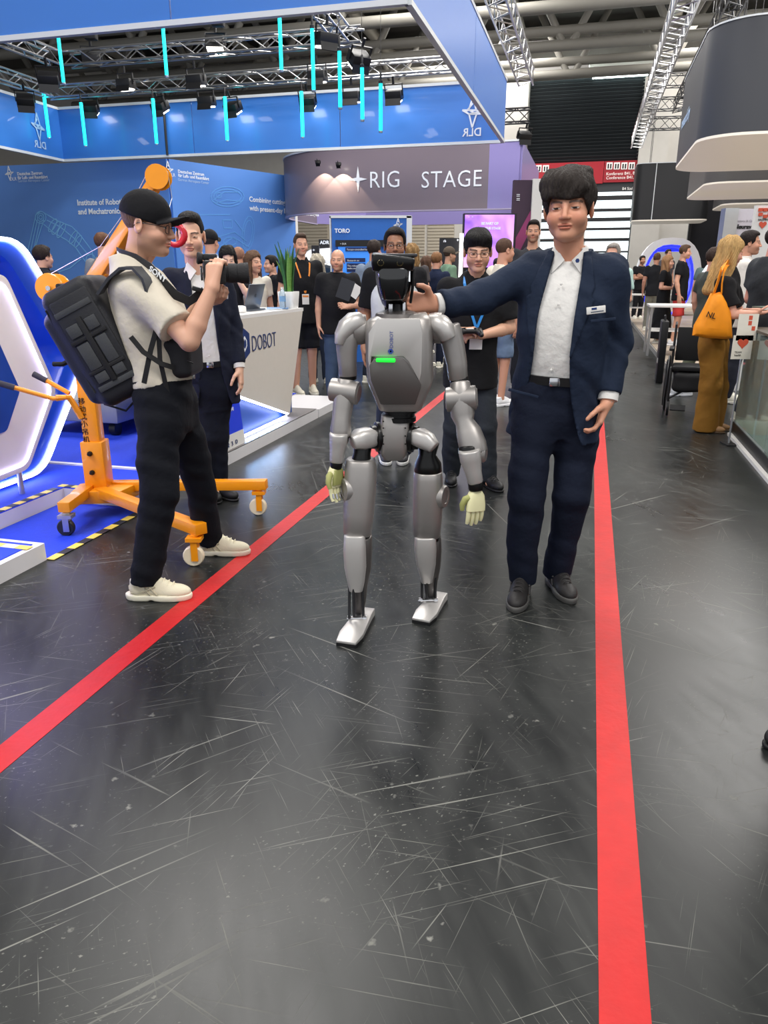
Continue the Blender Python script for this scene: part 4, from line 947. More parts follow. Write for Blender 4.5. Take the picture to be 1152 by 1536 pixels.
# torso shell: chest with bevelled lower flanks, dark belly panel, status light
ch = rloft('torso_shell', [(597, 470, 26, .05), (597, 473, 42, .075), (598, 480, 49, .095), (598, 500, 50.5, .11), (599, 540, 50, .115), (600, 568, 49, .112), (600, 580, 45, .106), (600, 598, 37, .095), (600, 611, 32, .086)], SIL, e=4.0, n=40)
chz = lambda py: rp(0, py).z
def front(px, py, lift=.0):                               # point on the front skin of the chest
    d = .115 if py < 570 else .115 - (py - 570) / 41 * .03
    return rp(px, py, YR - d - lift)
def skin_patch(name, outline, mat, lift, th, parent):
    mb = MB(); mb.prism([front(x, y, lift) for x, y in outline], (0, th, 0)); return mb.build(name, mat, parent, bevel=.003)
skin_patch('belly_panel', [(561, 538), (604, 538), (612, 545), (632, 577), (631, 583), (623, 607), (571, 607), (556, 570), (554, 548)], SILD, .010, .05, ch)
skin_patch('chest_plate', [(566, 478), (630, 478), (634, 500), (632, 560), (629, 572), (613, 543), (605, 535), (557, 535), (555, 560), (552, 540), (553, 500)], SILL, .006, .05, ch)
GRN = M('status_green', (30, 225, 50), .4, noise=0, emit=(20, 235, 45), estr=1.4)
rings = []
a_, b_ = front(564, 540, .014), front(593, 540.5, .014)
MB().tube([a_, a_ + (b_ - a_) * .04, b_ - (b_ - a_) * .04, b_], [.004, .0075, .0075, .004], 10).build('status_light', GRN, ch, smooth=True)
BLG2 = M('robot_logo_blue', (50, 70, 150), .5, noise=0)
MB().lathe(front(586, 527, .0085), (0, -1, 0), [(0, .007), (0, .011), (.002, .011), (.002, .007)], 6).build('emblem', BLG2, ch); MB().lathe(front(586, 527, .0085), (0, -1, 0), [(0, .0004), (0, .004), (.002, .004), (.002, .0004)], 6).build('emblem_core', BLG2, ch)
text_mesh('lettering', 'DOBOT', .018, BLG2, ch, plane_m4(front(589.5, 522, .0085), UP, (-1, 0, 0)), depth=.0005)
# neck and head
MB().lathe(rp(596, 470, YR - .005), UP, [(-.015, .09), (.0, .085), (.008, .065), (.012, .05), (.006, .045)], 28).build('neck_collar', SILD, rb, smooth=True)
nk = MB().lathe(rp(596, 468, YR), UP, [(0, .045), (.02, .038), (.05, .036), (.06, .045), (.09, .05)], 20).build('neck', RBK, rb, smooth=True)
MB().box(rp(586, 462, YR - .045), (.016, .02, .035)).build('neck_actuator', CHROME, nk, bevel=.003); MB().box(rp(606, 463, YR - .04), (.012, .03, .05)).build('neck_actuator', CHROME, nk, bevel=.003)
hd = rloft('head_shell', [(591, 455, 13, .05, YR - .03), (591, 449, 19, .07, YR - .02), (591, 438, 24, .085, YR - .01), (591, 420, 27, .095, YR - .01), (591, 403, 28, .098, YR - .01), (591, 390, 29, .098, YR - .01)], RBK, e=3.2, n=32)
rloft('visor', [(590, 446, 17, .03, YR - .08), (590, 436, 21, .035, YR - .085), (590, 418, 23.5, .035, YR - .09), (590, 404, 24.5, .035, YR - .09)], RGL, hd, e=3.5)
rloft('head_brim', [(589, 402, 31.0, .045, YR - .075), (589, 395, 32, .05, YR - .078), (590, 385, 32.5, .052, YR - .08)], RBK, hd, e=9)
for x in (571, 600): MB().lathe(rp(x, 394, YR - .128), (0, -1, 0), [(-.008, .001), (-.008, .013), (.0, .013), (.002, .010), (-.002, .009), (-.002, .0005)], 16).build('camera_lens', M('lens_amber', (96, 88, 60), .15, .6), hd, smooth=True)
MB().box(rp(592, 383.5, YR - .02), (.168, .16, .012)).build('crown_plate', M('crown_grey', (62, 62, 64), .4, .4), hd, bevel=.004)
rloft('side_rail', [(616, 452, 2.2, .01, YR - .05), (619, 430, 2.4, .014, YR - .06), (620, 405, 2.4, .016, YR - .06)], RBK, hd); MB().box(rp(614.5, 412, YR - .102), (.004, .004, .05)).build('side_light', M('side_led', (230, 232, 236), .3, noise=0, emit=(230, 235, 240), estr=.6), hd)

# waist and pelvis
rdisc('waist_ring', 600, 620, YR, UP, [(-.03, .03), (-.03, .066), (-.012, .066), (-.01, .06), (.006, .06), (.008, .07), (.024, .07), (.024, .03)], RBK)
pv = rloft('pelvis', [(593, 624, 21, .055), (592, 640, 21.5, .065), (591, 665, 21, .065), (590, 678, 20, .058), (590, 686, 15, .045)], SIL, e=4.5)
bolts([rp(x, y, YR - .066) for x in (575, 608) for y in (632, 642, 654, 666)], .0035, parent=pv)
for sx, px, py in ((-1, 571, 655), (1, 613, 656)): rdisc('hip_ring', px, py, YR, (sx, -.25, 0), [(-.01, .03), (-.01, .055), (.006, .062), (.02, .062), (.022, .05), (.04, .048), (.045, .02)], RBK)

def arm(sh, up_secs, ring1, elbow, fore1, fore2, wrist, name_side):
    px, py, Y = sh['c']
    rdisc('shoulder_joint', *sh['j'], sh['jax'], [(-.02, .03), (-.02, .056), (.0, .06), (.03, .06), (.034, .05), (.034, .01)], SIL)
    rloft('shoulder_shell', sh['shell'], SILL, e=2.4)
    ua = rloft('upper_arm', up_secs, SIL, e=2.5)
    rloft('arm_ring', ring1, RBK, e=2.4)
    ex, ey, eY, eax, er, el = elbow
    eb = rdisc('elbow_joint', ex, ey, eY, eax, [(-el, .01), (-el, er * .72), (-el + .004, er * .8), (-el + .006, er * .97), (-el + .014, er), (el - .014, er), (el - .006, er * .97), (el - .004, er * .8), (el, er * .72), (el, .01)], SIL)
    rloft('forearm', fore1, SIL, e=2.4); rloft('forearm_gap', fore2[0], RBK, e=2.4); rloft('wrist_cover', fore2[1], SILL, e=2.5); rloft('wrist', wrist, RBK, e=2.2)
# robot's right arm (hangs beside the counter), and left arm
arm(dict(c=(525, 492, 3.02), j=(541, 494, 3.03), jax=(-1, -.1, 0), shell=[(538, 482, 14, .058, 3.03), (530, 484, 16, .06, 3.02), (520, 492, 15, .058, 3.01), (512, 504, 11, .05, 3.0), (510, 514, 8, .045, 3.0)]),
    [(522, 496, 18, .05, 3.02), (521, 508, 17.5, .052, 3.02), (520, 525, 15.5, .05, 3.02), (521, 545, 14, .046, 3.02), (522, 562, 13.5, .042, 3.02)], [(522, 561, 13, .04, 3.02), (522, 567, 13, .04, 3.02)],
    (517, 587, 3.0, (1, -.25, -.12), .047, .062), [(519, 572, 14, .04, 3.01), (517, 590, 16, .045, 3.0), (514, 612, 15, .044, 2.99), (512, 628, 14, .042, 2.98), (511, 645, 16, .045, 2.97), (511, 652, 15, .044, 2.97)],
    ([(510, 652, 14, .04, 2.97), (509, 662, 13.5, .038, 2.96)], [(508, 651, 14, .04, 2.945), (508, 662, 13.5, .04, 2.95), (506, 678, 11.5, .036, 2.95), (505, 691, 10.5, .033, 2.95)]), [(505, 690, 9.5, .03, 2.95), (504, 700, 9, .029, 2.95)], 'r')
arm(dict(c=(668, 495, 3.02), j=(652, 492, 3.02), jax=(1, -.25, 0), shell=[(651, 484, 13, .055, 3.02), (661, 488, 16, .06, 3.0), (668, 496, 15, .06, 2.98), (672, 506, 12, .05, 2.98)]),
    [(673, 490, 17, .05, 3.03), (676, 503, 17.5, .053, 3.03), (680, 520, 17, .052, 3.03), (685, 545, 15.5, .047, 3.02), (687, 567, 14.5, .043, 3.02)], [(688, 566, 14, .042, 3.02), (689, 573, 14, .042, 3.02)],
    (692, 598, 2.99, (1, -.15, .1), .05, .065), [(690, 576, 15, .044, 3.01), (692, 598, 18, .05, 2.99), (694, 622, 18, .047, 2.98), (697, 634, 14, .042, 2.97), (703, 648, 19, .045, 2.95), (709, 668, 21, .046, 2.93), (713, 680, 19, .042, 2.92)],
    ([(703, 672, 16, .04, 2.92), (704, 684, 15, .038, 2.91)], [(704, 676, 16.5, .042, 2.895), (706, 690, 16, .04, 2.9), (710, 708, 12.5, .036, 2.9), (713, 722, 11.5, .033, 2.9)]), [(713, 721, 12, .03, 2.9), (714, 733, 11, .03, 2.9)], 'l')
MB().lathe(rp(722, 680, 2.92), (.9, -.3, 0), [(-.02, .01), (-.02, .034), (.01, .038), (.02, .03), (.022, .005)], 22).build('forearm_pivot', SIL, rb, smooth=True)
# hands: palm, four fingers and a thumb each
def rhand(px, py, Y, side, d, n):
    d = Vector(d).normalized(); n = Vector(n).normalized(); w = d.cross(n) * side; o = rp(px, py, Y)
    pm = MB(); rings = [superring(o + d * t, w, n, a, b, 20, 3) for t, a, b in ((0, .022, .018), (.02, .036, .02), (.06, .042, .019), (.085, .042, .016))]
    hb = MB().ringloft(rings).build('hand', HANDC, rb, smooth=True)
    for i, (x, L) in enumerate(((.031, .062), (.011, .07), (-.01, .066), (-.03, .052))):
        p = o + d * .082 + w * x; pts = [p]; ang = .02
        for s in (.45, .32, .23): ang += .12; p = p + (d * math.cos(ang) + n * math.sin(ang)) * L * s; pts.append(p)
        fg = MB().tube(pts, [.0098, .0095, .0088, .007], 10).build('finger', HANDC, hb, smooth=True)
        MB().tube([pts[1] + n * .008, (pts[1] + pts[2]) / 2 + n * .008, pts[2] + n * .008], .006, 8).build('finger_link', CHROME, fg, smooth=True)
    p = o + d * .03 + w * .03; pts = [p, p + (w * .8 + d * .3 + n * .2) * .02, p + (w * .9 + d * 1.0 + n * .3) * .03, p + (w * .8 + d * 1.8 + n * .5) * .03]
    MB().tube(pts, [.014, .014, .012, .009], 10).build('thumb', HANDG, hb, smooth=True)
    MB().ringloft([superring(o + d * t + n * .012, w, n, a, b, 16, 3) for t, a, b in ((.012, .026, .014), (.05, .036, .014), (.075, .036, .01))]).build('palm_pad', HANDG, hb, smooth=True)
rhand(503, 699, 2.95, 1, (-.02, -.05, -1), (.8, -.55, 0)); rhand(714, 735, 2.9, -1, (.0, -.12, -1), (-.35, .9, 0))

def rleg(hip, blk, thigh, disc, gap, shin, shinside, rods, foot):
    hs = rloft('hip_shell', hip, SILL, e=3); rloft('hip_drive', blk, RBK, e=2.2)
    th = rloft('thigh', thigh, SIL, e=2.7, n=32); dx, dy, dY, dax = disc
    rdisc('knee_motor', dx, dy, dY, dax, [(-.05, .03), (-.05, .052), (.0, .05), (.008, .045), (.009, .03), (.006, .028), (.006, .004)], SIL, parent=None)
    rloft('knee_gap', gap, RBK, e=2.6); rloft('shin_guard', shin, SILL, e=3.2, n=32); rloft('calf', shinside, SILD, e=2.6, n=28)
    for a, b, r in rods: MB().cyl(rp(*a), rp(*b), r, n=10).build('ankle_rod', DARKSTEEL, rb, smooth=True)
    ax, ay, aY, toe, heel, wt, wh = foot
    MB().cyl(rp(ax - 16, ay + 2, aY - .03), rp(ax + 12, ay + 1, aY - .02), .005, n=8).build('ankle_pin', CHROME, rb, smooth=True)
    MB().box(rp(ax, ay + 6, aY), (.035, .04, .07)).build('ankle_joint', DARKSTEEL, rb, bevel=.006)
    for s in (-12, 11): MB().lathe(rp(ax + s, ay + 1, aY - .025), (1, 0, 0), [(-.008, .002), (-.008, .011), (.008, .011), (.008, .002)], 10).build('rod_end', CHROME, rb)
    T, H = G(*toe) - R0, G(*heel) - R0; f = (T - H).normalized(); s = Vector((f.y, -f.x, 0))
    out = [H - s * wh, H - s * wh * 1.05 + f * .05, T - s * wt - f * .07, T - s * wt * .82, T + s * wt * .82, T + s * wt - f * .07, H + s * wh * 1.05 + f * .05, H + s * wh]
    mb = MB(); k = [.05, .05, .034, .026, .026, .034, .05, .05]
    n_ = len(out); mb.add([p + UP * .014 for p in out] + [p + UP * z for p, z in zip(out, k)], [tuple(range(n_ - 1, -1, -1)), tuple(range(n_, 2 * n_))] + [(i, (i + 1) % n_, n_ + (i + 1) % n_, n_ + i) for i in range(n_)])
    ft = mb.build('foot', SILL, rb, bevel=.004); MB().prism([p * 1.0 for p in out], (0, 0, .014)).build('sole', BLACK, ft)
rleg([(566, 655, 12, .045, 3.02), (552, 656, 15, .05, 3.0), (540, 659, 16, .05, 2.97), (530, 663, 11, .042, 2.96)] , [(545, 662, 14, .05, 3.0), (543, 680, 13, .048, 2.99), (542, 694, 16, .055, 2.98)],
     [(541, 690, 22, .06, 2.97), (541, 700, 24, .068, 2.97), (540, 730, 24.5, .072, 2.96), (538, 770, 23, .068, 2.95), (536, 800, 21, .06, 2.94)], (518, 735, 2.93, (-1, -.45, 0)), [(536, 798, 18, .05, 2.95), (536, 808, 18, .048, 2.95)],
     [(532, 804, 16, .03, 2.9), (532, 825, 17, .036, 2.9), (533, 850, 16.5, .036, 2.9), (534, 872, 13, .03, 2.9), (534, 884, 10.5, .024, 2.9)],
     [(540, 803, 18, .055, 2.95), (540, 825, 18.5, .06, 2.96), (541, 850, 16.5, .052, 2.96), (540, 875, 12, .04, 2.96), (540, 900, 9, .03, 2.95), (539, 918, 7, .024, 2.95)],
     [((524, 880, 2.9), (524, 928, 2.88), .006), ((530, 880, 2.88), (531, 925, 2.88), .006), ((544, 880, 2.9), (545, 926, 2.9), .006)], (536, 926, 2.92, (519, 971), (551, 926), .052, .036))
rleg([(617, 654, 12, .045, 3.02), (630, 656, 14, .05, 3.0), (641, 662, 14, .048, 2.98), (650, 670, 10, .04, 2.97)], [(643, 664, 16, .055, 3.05), (641, 682, 13, .05, 3.04), (642, 695, 20, .062, 3.04), (642, 706, 21, .064, 3.04)],
     [(642, 708, 21, .066, 3.04), (642, 716, 22, .07, 3.04), (642, 745, 22.5, .072, 3.04), (641, 775, 22, .068, 3.05), (640, 800, 20.5, .06, 3.06)], (666, 745, 3.01, (1, -.5, 0)), [(641, 799, 18, .05, 3.07), (641, 808, 18, .05, 3.07)],
     [(638, 805, 16, .035, 3.03), (638, 825, 16.5, .04, 3.04), (639, 845, 14.5, .038, 3.05), (640, 862, 10.5, .03, 3.06), (640, 870, 9, .024, 3.07)],
     [(643, 803, 18.5, .055, 3.09), (644, 825, 18.5, .06, 3.1), (645, 848, 16, .05, 3.11), (646, 868, 11, .04, 3.12), (646, 890, 8.5, .03, 3.12)],
     [((633, 866, 3.07), (633, 900, 3.08), .006), ((640, 868, 3.05), (641, 898, 3.06), .006), ((653, 866, 3.08), (653, 900, 3.09), .006)], (643, 899, 3.09, (631, 937), (661, 902), .05, .034))
# ---------------------------------------------------------------- people: heads, hair, hands, shoes, clothes
def head_ops(fem=False):
    o = [U(ell((0, .014, .036), (.074, .094, .083))), U(ell((0, -.026, -.036), (.060 if not fem else .056, .066, .082)), .03), U(ell((0, -.070, -.094), (.027 if not fem else .021, .024, .02)), .03),
         U(ell((0, .0, -.06), (.062, .055, .045)), .03)]
    for s in (-1, 1):
        o += [U(ell((s * .036, -.058, -.034), (.03, .032, .03)), .02), SUB(ell((s * .032, -.101, .002), (.021, .016, .012)), .014), U(ell((s * .031, -.0765, .001), (.0165, .0125, .0115)), .004)]
    o += [U(ell((0, -.078, .021), (.048, .014, .009)), .016), U(rc((0, -.090, .008), (0, -.1105, -.029), .0075, .0105), .012)]
    for s in (-1, 1): o += [U(ell((s * .0115, -.1005, -.032), (.0085, .011, .008)), .006)]
    o += [U(ell((0, -.0925, -.0575), (.023, .0085, .006)), .006), U(ell((0, -.091, -.0675), (.019, .009, .0068)), .005), SUB(ell((0, -.103, -.0622), (.024, .009, .0013)), .003)]
    for s in (-1, 1):
        R = Matrix.Rotation(s * .35, 3, 'Z'); o += [U(ell((s * .077, .012, -.006), (.0085, .021, .033), R), .006), SUB(ell((s * .084, .008, -.002), (.006, .011, .018), R), .004)]
    o += [U(rc((0, .028, -.05), (0, .04, -.14), .05, .052), .02)]
    return o
_HEAD = {}
def head_mesh(h, fem):
    if (h, fem) not in _HEAD: _HEAD[(h, fem)] = sdf_mesh(head_ops(fem), h)
    return _HEAD[(h, fem)]
def linc(c): return np.array([lin(float(x)) for x in c])
def paint_head(V, skin, brow, stubble=0.0, lip=None, closed=False, eye=.0043):
    x, y, z = V.T; S_ = linc(skin); C = np.tile(S_, (len(V), 1)); ax = np.abs(x)
    def blend(m, col, a=1.0):
        m = np.clip(m, 0, 1)[:, None] * a; C[:] = C * (1 - m) + np.asarray(col) * m
    blend(np.exp(-(((ax - .042) / .02) ** 2 + ((z + .03) / .02) ** 2)) * (y < -.03), S_ * np.array([1.05, .8, .78]), .5)
    blend(np.exp(-((x / .014) ** 2 + ((z + .03) / .014) ** 2)) * (y < -.09), S_ * np.array([1.04, .85, .82]), .5)
    if stubble > 0: blend(((z < -.03) & (y < .02)) * np.clip((-.03 - z) / .02, 0, 1) * (1 - np.exp(-((x / .012) ** 2 + ((z + .03) / .012) ** 2))), S_ * .35 + linc(brow) * .4, stubble)
    lc = S_ * np.array([.86, .55, .55]) if lip is None else linc(lip)
    blend(((x / .024) ** 2 + ((z + .0625) / (.0115)) ** 2 < 1) & (y < -.085), lc, .85)
    blend(((x / .022) ** 2 + ((z + .0622) / .0018) ** 2 < 1) & (y < -.08), S_ * .25, .9)
    arch = .0165 + .004 * np.sin(np.clip((ax - .012) / .042, 0, 1) * 3.1)
    blend((ax > .011) & (ax < .054) & (np.abs(z - arch - .003) < .0042) & (y < -.055), linc(brow), .85)
    e = ((ax - .031) / .0148) ** 2 + ((z - .0005) / (eye if not closed else .0026)) ** 2
    blend((e < 1) & (y < -.07), linc((204, 194, 186))); blend((((ax - .031) / (.0062 if eye > .004 else .0078)) ** 2 + ((z - .0005) / .006) ** 2 < 1) & (e < 1) & (y < -.07), linc((28, 18, 14)))
    blend((e >= .8) & (e < 1.6) & (z > .0012) & (y < -.068), linc((34, 24, 20)), .75)
    return C
def strands(amp, f, seed=0):
    rs = np.random.RandomState(seed); k = rs.randn(3, 3) * 14; ph = rs.rand(4) * 6
    def fn(P):
        an = np.arctan2(P[:, 0], P[:, 1] - .0) ; w = P @ k.T.astype(np.float32)
        return (amp * np.sin(an * f + 3.2 * np.sin(w[:, 0] * 1.3 + ph[0]) + 2.0 * np.sin(w[:, 2] * 2.3) + P[:, 2] * 24) * .55 + amp * np.sin(w[:, 1] * 2.2 + ph[1]) * .7 + amp * .5 * np.sin(w[:, 2] * 4 + ph[2])).astype(np.float32)
    return fn
def hair_ops(style, seed=0):
    cr = lambda d, dz=0.0: ell((0, .016, .04 + dz), (.074 + d, .095 + d, .084 + d))
    face = func(lambda P: np.maximum(P[:, 1] + .045 + np.maximum(P[:, 2] - .055, 0) * .6, P[:, 2] - .078))          # clear the face
    low = func(lambda P: P[:, 2] + .045 - np.clip((P[:, 1] - .02) * -1.1, -.03, .07))
    if style == 'short':
        return [U(cr(.011, .004)), U(ell((0, -.025, .093), (.06, .06, .034)), .02), DISP(strands(.0025, 40, seed)), SUB(face, .01), CUT(func(lambda P: -P[:, 2] - .035 + np.clip(-(P[:, 1] - .01) * .9, -.02, .06)), .008), SUB(ell((0, -.02, -.07), (.066, .09, .075)), .006)]
    if style == 'buzz':
        return [U(cr(.0045, .002)), SUB(face, .01), CUT(func(lambda P: -P[:, 2] - .03 + np.clip(-(P[:, 1] - .01) * .9, -.02, .06)), .008), SUB(ell((0, -.02, -.07), (.066, .09, .075)), .006)]
    if style == 'fade':                                      # close sides, brushed top
        return [U(cr(.004, .002)), U(ell((0, -.012, .098), (.062, .082, .038)), .012), DISP(strands(.002, 30, seed)), SUB(face, .012), CUT(func(lambda P: -P[:, 2] - .03 + np.clip(-(P[:, 1] - .01) * .9, -.02, .06)), .008), SUB(ell((0, -.02, -.07), (.066, .09, .075)), .006)]
    if style == 'fringe':                                    # thick mop with a fringe over the brow
        return [U(cr(.019, .010)), U(ell((-.012, -.04, .088), (.08, .07, .05)), .025), U(ell((-.02, -.08, .050), (.062, .026, .036)), .018), U(ell((.035, -.07, .07), (.042, .032, .034)), .012), U(ell((-.04, .0, .12), (.04, .05, .025)), .012), U(ell((.03, .02, .122), (.045, .05, .022)), .012), DISP(strands(.0042, 38, seed)),
                SUB(func(lambda P: np.maximum(P[:, 1] + .035, P[:, 2] - .027 - .16 * np.abs(P[:, 0] - .01) + 4.5 * np.maximum(np.abs(P[:, 0]) - .055, 0))), .008), CUT(func(lambda P: -P[:, 2] - .028 + np.clip(-(P[:, 1] - .0) * .8, -.025, .05)), .008), SUB(ell((0, -.02, -.075), (.07, .09, .075)), .006)]
    if style == 'bowl':                                      # straight black cut with short fringe
        return [U(cr(.012, .005)), U(ell((0, -.042, .082), (.073, .06, .042)), .02), DISP(strands(.003, 44, seed)),
                SUB(func(lambda P: np.maximum(P[:, 1] + .035, P[:, 2] - .046 + .25 * np.abs(P[:, 0]) + 3 * np.maximum(np.abs(P[:, 0]) - .06, 0))), .006), CUT(func(lambda P: -P[:, 2] - .02 + np.clip(-(P[:, 1] - .0) * .8, -.03, .05)), .008), SUB(ell((0, -.02, -.075), (.07, .09, .075)), .006)]
    if style in ('long', 'curly'):
        L = -.36 if style == 'long' else -.16
        o = [U(cr(.016, .006))]
        for s in (-1, 1): o += [U(rc((s * .066, .0, .03), (s * .075, -.015, L * .75), .032, .03), .03), U(rc((s * .04, .06, .03), (s * .06, .06, L), .045, .04), .03)]
        o += [U(rc((0, .075, .03), (0, .085, L), .05, .045), .03), DISP(strands(.006 if style == 'long' else .012, 34 if style == 'long' else 17, seed)), SUB(func(lambda P: np.maximum(np.maximum(P[:, 1] + .03, np.abs(P[:, 0]) - .06), P[:, 2] - .07 + .35 * np.abs(P[:, 0]))), .012)]
        return o
    raise ValueError(style)
_HAIR = {}
def hair_mesh(style, h):
    if (style, h) not in _HAIR: _HAIR[(style, h)] = sdf_mesh(hair_ops(style), h)
    return _HAIR[(style, h)]
def hand_ops(w, d, n, side, s=1.0, curl=.35, spread=.0, thumb=.5):
    w, d, n = Vector(w), Vector(d).normalized(), Vector(n); n = (n - d * n.dot(d)).normalized(); t = d.cross(n) * side
    o = []
    for i, (x, L) in enumerate(((.030, .072), (.010, .080), (-.010, .074), (-.028, .058))):
        k = w + (d * .088 + t * x) * s; c = curl[i] if isinstance(curl, (list, tuple)) else curl
        o.append(U(rc(w + t * x * .35 * s, k, .0175 * s, .0118 * s), .016 * s))
        p = k; an = c * .6
        for j, f in enumerate((.46, .31, .23)):
            q = p + ((d + t * (x * spread * 12)) * math.cos(an) + n * math.sin(an)).normalized() * L * f * s
            o.append(U(rc(p, q, (.0098, .0088, .0080)[j] * s, (.0088, .0080, .0068)[j] * s), .004 * s)); p = q; an += c
    b = w + (d * .022 + t * .022 + n * .006) * s; q = b + (d * .55 + t * .75 + n * .45 * thumb * 2).normalized() * .045 * s; r = q + (d * .9 + t * .25 + n * .5 * thumb * 2).normalized() * .033 * s; e = r + (d * .95 + t * .0 + n * .45 * thumb * 2).normalized() * .026 * s
    o += [U(rc(b, q, .017 * s, .0115 * s), .014 * s), U(rc(q, r, .0112 * s, .0098 * s), .005 * s), U(rc(r, e, .0098 * s, .008 * s), .003 * s)]
    return o
def shoe_meshes(style):
    if style in _SHOE: return _SHOE[style]
    th = .030 if style in ('sneaker', 'runner') else .018
    up = [U(rc((0, .035, .05), (0, -.05, .05), .038, .040)), U(ell((0, -.125, .036), (.043, .08, .036)), .03), U(rc((0, .03, .05), (0, .035, .10), .036, .035), .02), CUT(half((0, 0, -1), -th + .004)), CUT(half((0, .25, 1), .115))]
    if style != 'dress': up.insert(3, U(rc((0, -.09, .07), (0, -.01, .105), .018, .022), .03))
    so = [U(ell((0, .035, .02), (.041, .062, .06))), U(ell((0, -.105, .02), (.049, .105, .06)), .06), CUT(half((0, 0, 1), th)), CUT(half((0, 0, -1), 0.0)), SUB(rc((-.06, -.03, -.008), (.06, -.03, -.008), .014, .014), .006)]
    _SHOE[style] = (sdf_mesh(up, .0056), sdf_mesh(so, .006)); return _SHOE[style]
_SHOE = {}; _SHARED = {}
def shared_obj(name, key, v, q, mat, parent):              # alike shoes share one mesh
    if key not in _SHARED:
        o = mesh_obj(name, v, q, mat, parent, True); _SHARED[key] = o.data; return o
    return link(bpy.data.objects.new(name, _SHARED[key]), parent)
def std_pose(H, arms=('down', 'down'), stance=0.0, spread=.09, lean=0.0, headyaw=0, headpitch=0):
    s = H / 1.75; J = {}
    v = lambda x, y, z: Vector((x * s, y * s, z * s))
    J['s'] = s; J['pelvis'] = v(0, .0, .955); J['neck'] = v(0, .015 - lean, 1.475); J['hs'] = 1.0 * s ** .4
    J['head'] = J['neck'] + Vector((0, -.03, 0)) + Vector((0, 0, H - J['neck'].z - .122 * J['hs'])); J['hrot'] = (headpitch, 0, headyaw)
    for sd, x, mode in (('R', -1, arms[0]), ('L', 1, arms[1])):
        J['sh' + sd] = v(x * .178, .015 - lean, 1.415); J['hip' + sd] = v(x * .085, 0, .915)
        st = stance * (1 if sd == 'R' else -1)
        J['kn' + sd] = v(x * spread, -.02 - st * .5, .495); J['an' + sd] = v(x * (spread + .01), .02 - st, .085)
        if isinstance(mode, dict): J['el' + sd], J['wr' + sd] = v(*mode['el']), v(*mode['wr']); J['hd' + sd] = Vector(mode.get('d', J['wr' + sd] - J['el' + sd])); J['hn' + sd] = Vector(mode.get('n', (-x, 0, 0)))
        elif mode == 'down': J['el' + sd], J['wr' + sd] = v(x * .225, .04, 1.135), v(x * .235, -.03, .895); J['hd' + sd] = Vector((0, -.15, -1)); J['hn' + sd] = Vector((-x, .0, 0))
        elif mode == 'bent': J['el' + sd], J['wr' + sd] = v(x * .215, .03, 1.13), v(x * .10, -.22, 1.12); J['hd' + sd] = Vector((-x * .5, -.8, .1)); J['hn' + sd] = Vector((-x * .7, .3, -.4))
        elif mode == 'cross': J['el' + sd], J['wr' + sd] = v(x * .21, -.05, 1.14), v(-x * .06, -.19, 1.18 + x * .02); J['hd' + sd] = Vector((-x, 0, .1)); J['hn' + sd] = Vector((0, 1, 0))
        elif mode == 'face': J['el' + sd], J['wr' + sd] = v(x * .2, -.16, 1.2), v(x * .07, -.19, 1.42); J['hd' + sd] = Vector((-x * .3, .1, 1)); J['hn' + sd] = Vector((-x * .4, .8, 0))
    return J
